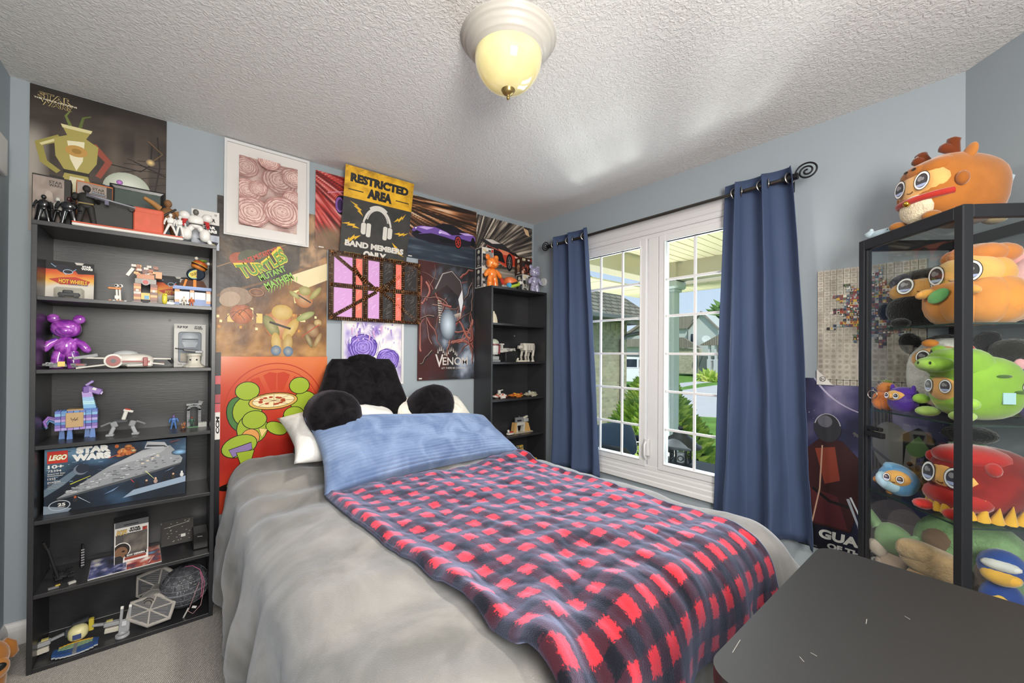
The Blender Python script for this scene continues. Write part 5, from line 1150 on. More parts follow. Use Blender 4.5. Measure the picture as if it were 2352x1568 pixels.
r = thing('painted_chest', 'wooden chest painted half black and half orange-red', 'chest', (-2.652, -.235, ZT_+.0175))
b = MB(); b.box((-.05, 0, .056), (.13, .068, .112), '#2b2a29', None, .006); b.bb((-.112, -.0355, .088), (.012, .0355, .091), '#1b1a1a'); b.build('black_half', mat('chest_black', '#2d2c2b', rough=.6, vary=(25, .15)), r)
b = MB(); b.box((.063, 0, .055), (.104, .0675, .11), '#c8553c', None, .006); b.bb((.012, -.0353, .088), (.112, .0353, .091), '#9c3f2e'); b.build('orange_half', 'orange_paint', r)
b = MB().cyl((.008, -.034, .09), (.008, -.044, .09), .011, .009, '#1f1e1d', 14); b.build('clasp', 'toy', r)
def cape(r, h, col):
    mb = MB(); n = 18
    mb.loft([[(k*h*sin(a), .05*h+k*h*.8*cos(a)*.55, z*h) for a in [-1.9+3.8*i/n for i in range(n+1)]] for z, k in ((.80, .10), (.6, .17), (.3, .205), (.02, .24))], col, True, False, False); o = mb.build('cape', 'toy', r); o.modifiers.new('t', 'SOLIDIFY').thickness = .002
cape(tfig('cloaked_figure', 'glossy black caped toy figure at the left front of the bookcase top', (-2.902, -.262, ZT_), .112, '#161617', '#161617', m='toy_gloss', bulk=1.1), .112, '#1a1a1c')
tfig('armored_figure', 'black toy figure with a white chest between two black figures', (-2.868, -.232, ZT_), .118, '#b8b5ae', '#c9c6c0', '#222226', '#1d1d20', rz=.2)
tfig('armored_figure', 'bulky black toy figure with red studs on its head', (-2.832, -.268, ZT_), .12, '#1b1b1e', '#3a1a1c', bulk=1.55, m='toy_gloss')
r = tfig('rifle_figure', 'furry black toy figure aiming a long silver rifle', (-2.782, -.270, ZT_), .180, '#211f1d', '#1f1d1d', bulk=1.25, ra=(-.1, -.35), la=(-.2, -.3), belt='#8c7a50', m='toy_matt')
b = MB(); b.cyl((.01, -.045, .128), (.155, -.05, .105), .004, .003, '#8d8f96', 8); b.box((.035, -.045, .122), (.06, .008, .014), '#3a3844', (0, .16, 0)); b.box((.065, -.046, .108), (.012, .007, .02), '#5c5a70'); b.cyl((.02, -.045, .14), (.06, -.045, .134), .005, None, '#77797f', 8); b.build('rifle', 'toy_gloss', r)
r = tfig('ape_figure', 'brown furry toy figure stretching one arm sideways', (-2.525, -.125, ZT_), .225, '#7a5330', '#7d5836', '#9a6c40', '#6a4526', bulk=1.05, m='toy_matt')
MB().tube([(-.03, -.02, .168), (-.055, -.035, .185), (-.085, -.045, .20)], [.014, .012, .008], '#a87844').build('raised_arm', 'toy_matt', r); b = MB().tube([(-.03, -.018, .12), (0, -.022, .15), (.03, -.015, .178)], .005, '#2a2420'); b.build('bandolier', 'toy', r)
tfig('white_soldier', 'small white toy soldier striding on the painted board, left one', (-2.513, -.268, ZT_+.0175), .106, '#d9d7d3', '#d4d2ce', stance=.30, belt='#8e8b88', group=None)
tfig('white_soldier', 'small white toy soldier with straight legs beside the striding one', (-2.480, -.270, ZT_+.0175), .102, '#d6d4d0', '#cfcdc9', belt='#8e8b88')
r = tfig('white_robot', 'large white toy robot with red forearms at the right end of the bookcase top', (-2.421, -.255, ZT_), .168, '#d8d5d1', '#5a5a52', '#b02c2c', '#d8d5d1', bulk=1.5, stance=.5, belt='#26262a')
for s in (-1, 1): MB().sph((s*.043, -.004, .128), (.022, .02, .021), '#d8d5d1', 14).build('shoulder', 'toy', r); MB().sph((s*.035, 0, .045), (.022, .02, .032), '#d8d5d1', 12, None, .8).build('shin_guard', 'toy', r)
r = thing('blister_card', 'white and dark carded toy pack at the right end of the bookcase top', 'toy pack', (-2.380, -.17, ZT_), 0, None, (-.10, 0, 0)); A = face_art(.112, .198, '#cfccc8', 0)
A.grid(0, 0, .112, .09, 8, 8, blotch([(0, '#8d96a4'), (1, '#c9ced6')], 4, 4, 5)); A.rect(.03, .075, .082, .055, '#1f2226'); A.text('STAR', .042, .145, .016, '#2a2b30', .055, .06); A.text('STAR', .042, .107, .014, '#e9e7e4', .055, .06); A.text('WARS', .038, .088, .014, '#e9e7e4', .065, .06); A.ell(.097, .182, .005, .005, '#26272a', 14); A.ell(.097, .182, .003, .003, '#cfccc8', 10); A.rect(.05, .172, .03, .005, '#9a9894'); A.poly([(.02, .05), (.108, .04), (.10, .02), (.05, .03)], '#26262e'); A.ell(.085, .02, .016, .010, '#d9c97c', 14)
A.build('backing_card', 'print', r)

# ---------------------------------------------------------------- first shelf
Z1 = SA[0]+.0005
def hwcard(label, x, y, z, rz, w=.142, h=.165):
    r = thing('vehicle_pack', label, 'toy pack', (x, y, z), rz, None, (-.06, 0, rz)); A = face_art(w, h, '#c9c4bc', 0)
    A.grid(0, 0, w, h*.80, 14, 20, lambda u, v: ramp([(0, '#c2bdb5'), (.45, '#d6d0c6'), (.62, '#e2b04a'), (.85, '#d9682c'), (1, '#b8402c')], v*1.05+.1*fbm(u*3, v*4, 2)-.05*u)); A.poly([(0, h), (0, h*.78), (w*.6, h*.78), (w*.66, h*.70), (w, h*.72), (w, h), (w*.78, h), (w*.74, h*.94), (w*.62, h*.94), (w*.58, h)], '#18171a')
    for k in range(5): A.line([(w*(.10+.1*k), h*(.92-.05*k)), (w*(.42+.05*k), h*(.66+.04*k))], .0022, '#8fb0d0')
    A.ell(w*.38, h*.80, w*.19, h*.10, '#23222e', 18, -.4); A.line(circ(w*.10, 14, 0, 2*pi, (w*.45, h*.74), h*.055), .002, '#b9cfe4', closed=True)
    A.text('STAR', w*.74, h*.885, .0085, '#e8e6e2', w*.2, .06); A.text('WARS', w*.72, h*.825, .0085, '#e8e6e2', w*.25, .06)
    A.poly([(w*.06, h*.52), (w*.30, h*.40), (w*.86, h*.42), (w*.92, h*.52), (w*.6, h*.62), (w*.3, h*.58)], '#b83a2c'); A.text('HOT WHEELS', w*.26, h*.44, h*.11, '#6a2a18', w*.60, .09, rot=-.05); A.text('HOT WHEELS', w*.262, h*.445, h*.105, '#e8b23c', w*.59, .04, rot=-.05); A.text('CHARACTER CARS', w*.45, h*.395, .006, '#2c4a7a', w*.42, .03, shear=.3)
    A.build('backing_card', 'print', r); b = MB(); b.box((0, -.016, h*.17), (w*.62, .03, h*.28), '#ffffff', None, .008); b.build('blister', glass_mat('blister_clear', '#f2f2f0', .08), r)
    b = MB(); b.box((0, -.014, h*.13), (w*.46, .018, .016), '#3a3a3e', None, .004); b.box((-.004, -.014, h*.13+.012), (w*.22, .014, .014), '#2a2a2e', None, .004)
    for x_ in (-.022, .022): b.cyl((x_, -.026, h*.08), (x_, -.004, h*.08), .008, None, '#1b1b1d', 12)
    b.build('toy_vehicle', 'toy_gloss', r); return r
hwcard('carded toy vehicle with orange flames at the left of the top shelf', -2.841, -.165, Z1, 0)
hwcard('carded toy vehicle half hidden behind the brick robot', -2.505, -.075, Z1, 0, .12, .16)
r = thing('brick_bird', 'small brick-built bird with big white eyes', 'brick model', (-2.686, -.235, Z1))
b = MB()
for i in range(5): brick(b, -.03+.012*i, -.012, 0, .010, .02, .006, ('#c98a54', '#d8d4cc', '#c98a54')[i % 3])
b.build('base', 'toy', r); b = MB(); b.cyl((-.004, 0, .006), (-.006, 0, .055), .004, None, '#e0dcd4', 8); b.cyl((.006, 0, .006), (.004, 0, .055), .004, None, '#e0dcd4', 8); b.box((-.004, 0, .02), (.014, .012, .014), '#e0dcd4'); b.build('legs_body', 'toy', r)
b = MB(); b.box((-.012, 0, .058), (.042, .014, .008), '#d9843c', None, .003); b.build('beak', 'toy', r)
for x_ in (-.006, .008): o = MB().sph((x_, -.004, .070), .008, '#eceae6', 12).build('eye', 'toy_gloss', r); MB().sph((x_-.001, -.011, .070), .004, '#1b1b1c', 10).build('pupil', 'toy_gloss', o)
r = thing('brick_robot', 'brown and orange brick-built robot with a red round chest', 'brick model', (-2.598, -.20, Z1)); R = random.Random(12); BC = ['#8a4a2c', '#b8703c', '#d9a05c', '#6a3422', '#c9c2b8', '#a8562c']
for s in (-1, 1):
    b = MB(); 
    for k in range(7): brick(b, s*.028-.012, -.014, .008+.012*k, .024, .028, .0115, BC[R.randrange(6)], False); 
    b.cyl((s*.028, -.016, .06), (s*.028, -.019, .06), .006, None, '#c9c2b8'); brick(b, s*.028-.018, -.02, 0, .036, .042, .008, '#8d8a86'); b.build('leg', 'toy', r)
b = MB(); brick(b, -.036, -.016, .092, .072, .034, .022, '#8a8680'); b.cyl((0, -.016, .098), (0, -.028, .098), .014, None, '#9c9a96', 20); b.cyl((0, -.027, .098), (0, -.030, .098), .010, None, '#b03028', 18); brick(b, -.03, -.018, .114, .06, .036, .02, '#b8703c')
b.build('torso', 'toy', r); b = MB()
for k in range(26): brick(b, -.05+.085*R.random(), -.022+.02*R.random(), .128+.04*R.random(), .016, .016, .010, BC[R.randrange(6)])
b.box((.045, -.012, .135), (.022, .03, .03), '#c98a54'); b.box((-.052, -.01, .14), (.012, .02, .04), '#d6d2ca', (0, .5, 0)); b.build('head', 'toy', r); b = MB(); b.box((0, -.018, .035), (.03, .004, .03), '#d9b23c'); b.box((.004, -.0205, .03), (.016, .002, .016), '#3f8fb8'); b.build('sticker_panel', 'toy', r)
r = thing('yellow_figure', 'tiny plain yellow toy figure in front of the brick robot', 'toy figure', (-2.531, -.262, Z1)); MB().sph((0, 0, .026), (.010, .008, .026), '#d9c93c', 12, None, .8).build('body', 'toy', r); MB().sph((.004, -.006, .044), .006, '#e2d24a', 10).build('nose', 'toy', r)
r = thing('brick_diner', 'blue, white and orange brick-built food stand', 'brick model', (-2.428, -.195, Z1)); bl, wh, og, br_ = '#3f68a8', '#d8d6d0', '#d98a44', '#5a3a2a'
b = MB(); b.bb((-.07, -.045, 0), (.07, .045, .006), '#7a7a7a'); 
for x0, x1 in ((-.068, -.05), (-.012, .004), (.05, .068)):
    for k in range(6): b.bb((x0, -.044, .006+.012*k), (x1, -.03, .018+.012*k), (bl, og, wh, wh, wh, og)[k])
b.bb((.004, -.044, .006), (.05, -.034, .035), bl); b.bb((-.068, .03, .006), (.068, .04, .078), wh); b.build('walls', 'toy', r)
b = MB(); b.bb((-.075, -.055, .078), (.075, .045, .088), bl); b.bb((-.07, -.05, .088), (.07, .04, .094), '#5a84bf'); b.build('counter_roof', 'toy', r)
b = MB(); b.loft([[(x, y, z) for x, y in ((-.055*k, -.035*k), (.055*k, -.035*k), (.055*k, .03*k), (-.055*k, .03*k))] for z, k in ((.094, 1), (.128, .72))], br_, False); b.box((-.03, -.034, .111), (.008, .004, .04), og, (-.3, .25, 0)); b.box((.006, -.034, .111), (.012, .004, .04), og, (-.3, 0, 0)); b.build('sloped_roof', 'toy', r)
b = MB().bb((-.05, -.036, .012), (-.014, -.034, .07), '#a8b0b0'); b.bb((.006, -.036, .036), (.048, -.034, .07), '#8c9a98'); b.build('shop_window', 'dark_glass', r)
sg_ = thing('burger_sign', 'toy burger on an oval yellow sign above the brick food stand', 'brick model', (-2.415, -.185, Z1+.129))
b = MB(); b.cyl((0, 0, 0), (0, 0, .03), .006, None, '#23252e', 8); b.lathe([(.034, -.005), (.038, -.003), (.038, .003), (.034, .005)], '#1d2a3c', n=24, mx=Matrix.Translation((-.002, -.002, .034)) @ Euler((pi/2, 0, -.35)).to_matrix().to_4x4() @ Matrix.Scale(.8, 4, (0, 1, 0))); b.build('sign_board', 'toy', sg_)
A = Art(.064, .05, None, 0, Matrix.Translation((-.002, -.0085, .034)) @ Euler((0, -.42, 0)).to_matrix().to_4x4() @ Matrix(((1, 0, 0, -.032), (0, 0, -1, 0), (0, 1, 0, -.025), (0, 0, 0, 1)))); A.ell(.032, .025, .031, .021, '#8cc4b8', 24); A.ell(.032, .026, .028, .018, '#dcc94c', 24); A.text('DURRR', .012, .022, .013, '#8a6a1c', .040, .05); A.ell(.04, .014, .013, .006, '#b8503c', 14); A.build('sign_face', 'print', sg_)
Mb = Matrix.Translation((.012, 0, .078)) @ Euler((0, .42, 0)).to_matrix().to_4x4()
for nm, pr_, c in (('bun', [(.0, -.020), (.026, -.02), (.032, -.012), (.030, -.006), (0, -.006)], '#d9843c'), ('patty', [(0, -.006), (.033, -.006), (.034, .001), (0, .001)], '#4a2418'), ('cheese', [(0, .001), (.035, .001), (.034, .004), (0, .004)], '#e2c25c'), ('bun', [(0, .004), (.031, .004), (.029, .014), (.02, .022), (0, .026)], '#c8622c')): MB().lathe(pr_, c, n=20, mx=Mb).build(nm, 'toy', sg_)
for dx in (-.026, .026): MB().sph(Mb @ Vector((dx, 0, .028)), .008, '#e8e2d8', 10).build('eye_stalk', 'toy', sg_)
MB().sph(Mb @ Vector((.002, 0, .030)), (.016, .012, .006), '#7a9c3c', 12).build('pickle', 'toy', sg_)
for i, (x, c, hc, lb) in enumerate(((-2.462, '#d9d2c4', '#d8b88c', 'tiny white brick figure left of the food stand counter'), (-2.434, '#c8683c', '#d9a05c', 'tiny orange brick figure before the food stand counter'))): tfig('brick_figure', lb, (x, -.262, Z1), .043, c, hc, bulk=1.25, cat='brick figure')

# ---------------------------------------------------------------- second shelf
Z2 = SA[1]+.0005
bearfig('bear_figurine', 'purple marbled bear figurine on the second shelf', (-2.855, -.135, Z2), .232, 'purple_marble')
r = thing('brick_speeder', 'dark grey brick vehicle with a yellow block in front of the purple bear', 'brick model', (-2.835, -.235, Z2), .15); R = random.Random(4); b = MB()
for k in range(24): brick(b, -.07+.11*R.random(), -.02+.03*R.random(), .004+.014*R.random(), .02, .012, .008, ('#3a3c42', '#55585f', '#24262b', '#7a7d84')[R.randrange(4)])
b.build('hull', 'toy', r); MB().bb((-.028, -.026, .010), (-.008, -.008, .03), '#d9b02c').build('yellow_block', 'toy', r); b = MB(); b.cyl((-.06, -.01, .012), (-.10, -.02, .014), .0016, None, '#2a2a2e', 6); b.build('gun_barrel', 'toy', r); b = MB(); b.box((.05, .01, .05), (.075, .012, .012), '#9a9c9e', (0, -.2, .2)); b.build('arm_boom', 'toy', r)
r = thing('model_starfighter', 'large white and dark red model spacecraft with spread wings', 'model spacecraft', (-2.672, -.205, Z2), .05); wt, rd = '#d4d0c8', '#8a2f2a'
b = MB(); b.sph((.03, 0, .035), (.075, .055, .03), wt, 20, None, .8); b.box((.055, -.03, .02), (.09, .03, .03), wt, None, .006); b.box((.075, -.05, .028), (.016, .02, .04), rd, None, .002); b.bb((.0, -.058, .026), (.09, -.05, .033), rd); b.build('hull', 'toy', r)
b = MB(); b.sph((.01, .0, .058), (.045, .03, .022), '#b9bcbc', 16); b.build('cockpit', 'toy_gloss', r)
b = MB(); b.cyl((-.028, -.05, .032), (-.028, .03, .034), .030, .026, wt, 24); b.build('engine', 'toy', r); b = MB(); b.cyl((-.028, -.0505, .032), (-.028, -.053, .032), .023, None, rd, 24); b.cyl((-.028, -.053, .032), (-.028, -.055, .032), .009, None, '#3a3a3e', 12); b.build('engine_face', 'toy', r)
for x0, x1, z0, z1, y in ((-.05, -.165, .043, .046, .01), (-.04, -.14, .018, .002, -.02), (.09, .165, .042, .04, .01), (.09, .14, .022, .016, -.02)):
    b = MB(); b.loft([[(x, y-.022*k, z-.003), (x, y+.022*k, z-.003), (x, y+.022*k, z+.003), (x, y-.022*k, z+.003)] for x, z, k in ((x0, z0, 1.2), (x1, z1, .7))], wt, False); q = .3; b.bb((x1-(x1-x0)*.25, y-.018, min(z0, z1)*.5+max(z0, z1)*.5+.003), (x1, y+.016, max(z0, z1)+.002), rd); b.build('wing', 'toy', r)
b = MB(); b.cyl((.16, .01, .04), (.172, .01, .02), .010, .006, '#2b2b2f'); b.build('wing_gun', 'toy', r)
r = thing('window_box', 'white window box with a grey toy inside at the right of the second shelf', 'toy box', (-2.436, -.115, Z2)); w_, h_, d_ = .122, .21, .075
MB().box((0, .003, h_/2), (w_, d_-.008, h_), '#2a2b30', None, .001).build('carton', 'print', r); A = face_art(w_, h_, '#c9c8c4', -d_/2+.0015); A.poly(rrect(w_*.74, h_*.72, .012, 4, (w_/2, h_*.46)), '#4a4e57'); A.poly(rrect(w_*.70, h_*.69, .010, 4, (w_/2, h_*.46)), '#7d848e'); A.text('FLIP POP', w_*.10, h_*.905, .010, '#3a3a3c', w_*.33, .06); A.text('STAR', w_*.64, h_*.925, .008, '#3a3a3c', w_*.24, .05); A.text('WARS', w_*.62, h_*.885, .008, '#3a3a3c', w_*.28, .05); A.fan(w_*.5, h_*.68, w_*.28, h_*.13, '#c3c9d0', '#8d949d'); A.rect(w_*.24, h_*.63, w_*.52, h_*.03, '#565b64'); A.poly([(w_*.25, h_*.58), (w_*.75, h_*.58), (w_*.68, h_*.46), (w_*.32, h_*.46)], '#a9afb6'); A.rect(w_*.2, h_*.12, w_*.6, h_*.2, '#a39c90'); A.text('DIE CAST', w_*.12, h_*.05, .005, '#5a5a5c', w_*.4, .02)
A.build('printed_front', 'print', r)
r = thing('brick_turret', 'white brick-built gun turret in front of the window box', 'brick model', (-2.421, -.222, Z2)); b = MB(); b.lathe([(.044, 0), (.044, .005), (.034, .012), (.026, .02), (.025, .052), (.030, .055), (.030, .064), (.027, .066)], '#cbc6ba', n=16, sm=False); b.build('tower', 'toy', r)
b = MB(); b.box((-.012, 0, .080), (.06, .02, .012), '#2b2d33', (0, .12, 0), .002); b.cyl((-.03, 0, .084), (-.072, 0, .090), .003, None, '#2b2d33', 8); b.box((.018, 0, .074), (.03, .026, .012), '#8d9096', None, .002); b.build('gun', 'toy', r)
for a in (-2.2, -1.2): b = MB().box((.0255*cos(a), .0255*sin(a), .036), (.007, .002, .007), '#3a3c40', (0, 0, a+pi/2)); b.build('slot', 'toy', r)

# ---------------------------------------------------------------- third shelf
Z3 = SA[2]+.0005
r = thing('brick_animal', 'tall purple and blue brick-built long-necked animal', 'brick model', (-2.815, -.165, Z3), .05); pc_ = ['#8a62b4', '#b49ad0', '#4a78b8', '#7aa6d0', '#5f4aa0', '#8fc0d8']
b = MB()
for j, (zz, c) in enumerate(((.040, '#a98fd0'), (.052, '#5f4aa0'), (.064, '#4a78b8'), (.076, '#b49ad0'), (.088, '#5f4aa0'), (.100, '#7aa6d0'), (.110, '#4a78b8'))):
    for i in range(7): brick(b, -.062+.018*i, -.030-.002*((i+j) % 2), zz, .0165, .058, .0112, mixc(c, pc_[(i*3+j) % 6], .25), j == 6)
b.build('body', 'toy', r)
for x_ in (-.045, -.02, .03, .048):
    b = MB(); b.loft([[(x_+sx*.008*k, (-.012 if x_ in (-.02, .048) else .014)+sy*.010*k, z) for sx, sy in ((-1, -1), (1, -1), (1, 1), (-1, 1))] for z, k in ((0, 1.1), (.042, .8))], '#3f6cb0', False); b.build('leg', 'toy', r)
b = MB()
for k in range(11): brick(b, .020-.0006*k, -.018, .112+.008*k, .040-.001*k, .036, .0075, ('#4a78b8', '#7ab0d8', '#a9d4e0', '#8fb8dc', '#a98fd0', '#c0a8dc')[k//2], False)
b.build('neck', 'toy', r); b = MB(); b.box((.048, -.002, .205), (.056, .034, .026), '#9474bc', (0, .42, 0), .004); b.box((.070, -.002, .193), (.014, .028, .012), '#c9b8e0', (0, .42, 0)); b.box((.026, -.002, .208), (.02, .036, .03), '#6f4aa0', None, .003); b.build('head', 'toy', r)
for s in (-1, 1): b = MB().box((.036, s*.010, .235), (.030, .008, .010), '#a98fd0', (0, -.7, 0), .002); b.build('ear', 'toy', r)
b = MB().box((.052, -.0185, .21), (.012, .003, .010), '#e8e6e2', (0, .42, 0)); b.build('eye_tile', 'toy', r)
b = MB(); b.box((-.005, -.034, .082), (.052, .006, .062), '#b89a70', None, .002); b.bb((-.028, -.030, .121), (.020, .03, .127), '#a98c64'); b.build('saddle_blanket', 'toy_matt', r); A = face_art(.034, .034, '#d6c4a0', -.0372); A.mx = Matrix.Translation((-.005, 0, .066)) @ A.mx
for q in ([(.006, .026), (.012, .01), (.018, .026)], [(.018, .012), (.027, .026)], [(.01, .02), (.028, .016)]): A.line(q, .002, '#3a2c20')
A.build('saddle_patch', 'print', r); b = MB()
for k in range(4): b.tube([(-.062, -.01+.008*k, .09-.008*k), (-.082, -.01+.008*k, .098-.006*k), (-.094, -.01+.008*k, .08-.008*k), (-.088, -.01+.008*k, .06-.004*k)], .005, pc_[k])
b.build('tail', 'toy', r)
r = thing('brick_crawler', 'small grey brick creature with a white head and bent legs', 'brick model', (-2.667, -.20, Z3), -.1); b = MB(); b.box((-.01, 0, .062), (.05, .02, .014), '#4a4b4f', None, .003); b.build('body', 'toy', r)
b = MB(); b.box((.004, -.004, .088), (.014, .012, .04), '#d2d0ca', (0, .25, 0), .003); b.box((.016, -.004, .108), (.034, .014, .010), '#d8d6d0', (0, .3, 0), .003); b.box((.014, -.004, .115), (.018, .012, .005), '#b83a2c', (0, .3, 0)); b.build('head', 'toy', r)
for s, e in ((-1, -.030), (1, .030)):
    b = MB(); b.box((s*.030, -.004, .050), (.022, .018, .026), '#8d8f92', (0, s*.3, 0), .003); b.box((s*.036, -.008, .022), (.014, .014, .036), '#a3a5a8', (0, -s*.35, 0), .003); b.box((s*.042, -.012, .005), (.026, .024, .010), '#9a9c9f', None, .003); b.build('leg', 'toy', r)
    b = MB(); b.box((s*.058, 0, .052), (.036, .008, .008), '#77797d', (0, s*.45, 0), .002); b.build('claw', 'toy', r)
tfig('brick_figure', 'tiny blue brick figure near the campfire', (-2.495, -.135, Z3), .066, '#4a72b0', '#8a6ab0', bulk=1.3, cat='brick figure')
r = thing('brick_campfire', 'tiny brick campfire with orange flames', 'brick model', (-2.459, -.175, Z3)); b = MB()
for k in range(6): a = k*pi/3; b.cyl((.014*cos(a), .012*sin(a), .003), (.002*cos(a), .002*sin(a), .022), .003, None, '#5a4030', 6)
b.build('logs', 'toy', r); b = MB()
for k in range(5): a = k*1.3; b.cyl((.005*cos(a), .005*sin(a), .006), (.007*cos(a), .006*sin(a), .034-.003*k), .004, .0005, ('#d9682c', '#e29a3c')[k % 2], 6)
b.build('flames', 'toy', r)
r = thing('brick_arch', 'grey brick-built ruined archway with a small red-haired figure', 'brick model', (-2.405, -.125, Z3)); b = MB(); gy = '#8d8f92'
for s in (-1, 1):
    for k in range(9): brick(b, -.012+s*.022-.006, -.008, .010*k, .012, .018, .0095, mixc(gy, '#6d6f72', (k*7 % 5)/6), False)
for k in range(7): a = pi*k/6; b.box((-.012+.022*cos(a), .001, .088+.018*sin(a)), (.011, .018, .011), gy, (0, -a, 0))
b.box((-.012, .001, .112), (.06, .018, .010), '#9a9c9f'); b.box((.014, .001, .122), (.018, .014, .012), '#7d7f82', (0, .3, 0)); b.build('arch', 'toy', r); b = MB(); brick(b, .004, -.03, 0, .034, .03, .022, '#b9bab4'); b.bb((-.04, -.03, 0), (.004, .01, .004), '#3f7a4a'); b.build('base', 'toy', r)
tfig('brick_figure', 'tiny red-haired brick figure under the grey archway', (-2.425, -.142, Z3+.0045), .048, '#4a6a5a', '#b84a2c', bulk=1.25, cat='brick figure')

# ---------------------------------------------------------------- fourth shelf: big model kit box
Z4 = SA[3]+.0005
r = thing('model_kit_box', 'large dark blue boxed brick spaceship kit filling the fourth shelf', 'toy box', (-2.6725, -.195, Z4), -.06); w_, h_, d_ = .452, .264, .062
MB().box((0, 0, h_/2), (w_, d_, h_), '#23262c', None, .0012).build('carton', 'print', r); A = face_art(w_, h_, '#1b212b', -d_/2)
A.grid(0, 0, w_, h_, 50, 30, lambda u, v: mixc(ramp([(0, '#141a24'), (.5, '#1d2a3c'), (.75, '#2f4a66'), (1, '#5c7c98')], .25+.4*v+.5*fbm(u*3, v*3, 9)), '#7aa6c4', max(0, 1-((u-.02)**2*6+(v-1)**2*2)**.5*1.6)*.6))
R = random.Random(2)
for k in range(60): x, y = R.random()*.17, h_*(.45+.55*R.random()); A.rect(x, y, .004+.012*R.random(), .002, '#7f9fb4' if k % 2 else '#34495c')
A.poly([(0, .07), (.055, .11), (.115, .175), (.115, .195), (.0, .10)], '#5d6f7e')
A.rect(.008, .205, .058, .05, '#c8342c'); A.text('LEGO', .012, .219, .020, '#1c1a18', .050, .10, shear=.2); A.text('LEGO', .012, .219, .020, '#e8c84a', .050, .075, shear=.2); A.text('LEGO', .0125, .2195, .019, '#f4f2ee', .049, .035, shear=.2)
def swl(A, x, y, s, c): A.text('STAR', x+.012*s, y+.030*s, .024*s, c, .105*s, .085); A.text('WARS', x, y, .024*s, c, .118*s, .085)
swl(A, .078, .208, 1, '#e9e8e4')
A.text('10+', .010, .185, .014, '#e2e0dc', .045, .03); A.text('75394', .010, .170, .009, '#d9d7d3', .038, .01); A.text('Imperial Star', .010, .160, .0055, '#d9d7d3', .05, .01); A.text('Destroyer', .010, .152, .0055, '#d9d7d3', .044, .01); A.text('1555', .010, .138, .009, '#d9d7d3', .022, .01); A.text('pcs/pzs', .010, .126, .008, '#d9d7d3', .036, .01); A.rect(.010, .121, .05, .0008, '#c9c7c3')
for k in range(3): A.rect(.010, .114-.006*k, .045-.006*k, .0012, '#a9a7a3')
for k in range(30): A.fan(.245+R.gauss(0, .014), .228+R.gauss(0, .009), .006+.008*R.random(), .006+.006*R.random(), ('#f2dca0', '#e29a4c', '#c8682c')[k % 3], ('#b8602c', '#6a3420')[k % 2], 9)
A.ell(.105, .168, .022, .022, '#6d7684', 20); A.ell(.110, .172, .020, .020, '#232c3a', 20)
# a plain grey wedge-shaped model ship
A.poly([(.035, .058), (.185, .165), (.30, .225), (.395, .235), (.44, .17), (.435, .15), (.25, .105)], '#8d9094'); A.poly([(.035, .058), (.25, .105), (.435, .15), (.43, .142), (.24, .092), (.04, .052)], '#4a4d52'); A.poly([(.185, .165), (.30, .225), (.395, .235), (.36, .205), (.27, .18)], '#a3a6aa'); A.poly([(.305, .232), (.315, .262), (.375, .252), (.39, .226), (.35, .226)], '#b4b6ba'); A.poly([(.315, .247), (.375, .238), (.38, .232), (.31, .238)], '#33363c')
for k in range(90):
    t = R.random(); x = .06+.36*t; y = .07+.075*t+(.02+.10*t)*R.random()*.9; A.rect(x, y, .006+.012*R.random(), .0035, ('#6d7076', '#c4c6c9', '#55585e', '#a9abaf')[R.randrange(4)])
for k in range(4): A.ell(.30+.017*k, .165+.010*k, .006, .004, '#c9bfae', 10)
A.line([(.075, .112), (.135, .138)], .004, '#b8b84a', .002); A.line([(.19, .205), (.23, .222)], .003, '#c85a3c', .001); A.line([(.395, .250), (.43, .258)], .002, '#b84a44', .001); A.fan(.43, .20, .03, .014, '#8fc0e8', '#23344a', 14); A.line([(.31, .13), (.34, .09)], .003, '#cfd48c', .001)
A.poly([(.235, .022), (.27, .052), (.452, .085), (.452, .058)], '#8fa0b4'); A.poly([(.0, .0), (.0, .035), (.08, .012), (.07, .0)], '#7d8a98')
for k in range(6): x = .283+.031*k; A.ell(x, .068+.005*k, .007, .010, ('#1d1e22', '#26242a', '#a98c80', '#1d1e22', '#33291f', '#c9c9c6')[k], 12); A.ell(x, .081+.005*k, .004, .0045, ('#1d1e22', '#c9a080', '#d6b090', '#1d1e22', '#c9a080', '#d6d6d2')[k], 10)
A.line([(.272, .085), (.262, .10)], .002, '#d0443c'); A.ell(.09, .045, .007, .010, '#2c2a30', 12); A.ell(.09, .056, .004, .0045, '#b8562c', 10); A.line([(.098, .055), (.135, .022)], .0018, '#c9d4e0', .0008); A.line(circ(.030, 20, 0, 2*pi, (.045, .03), .020), .003, '#a9b0b8', closed=True); A.text('25', .040, .027, .012, '#e2e0dc', .022, .03); A.text('YEARS', .040, .020, .004, '#c9c7c3', .022, .01)
for pts in ([(.175, .05), (.225, .078), (.205, .060)], [(.375, .115), (.415, .135), (.395, .122)]): A.poly(pts, '#6d86a8')
A.build('printed_front', 'print', r)

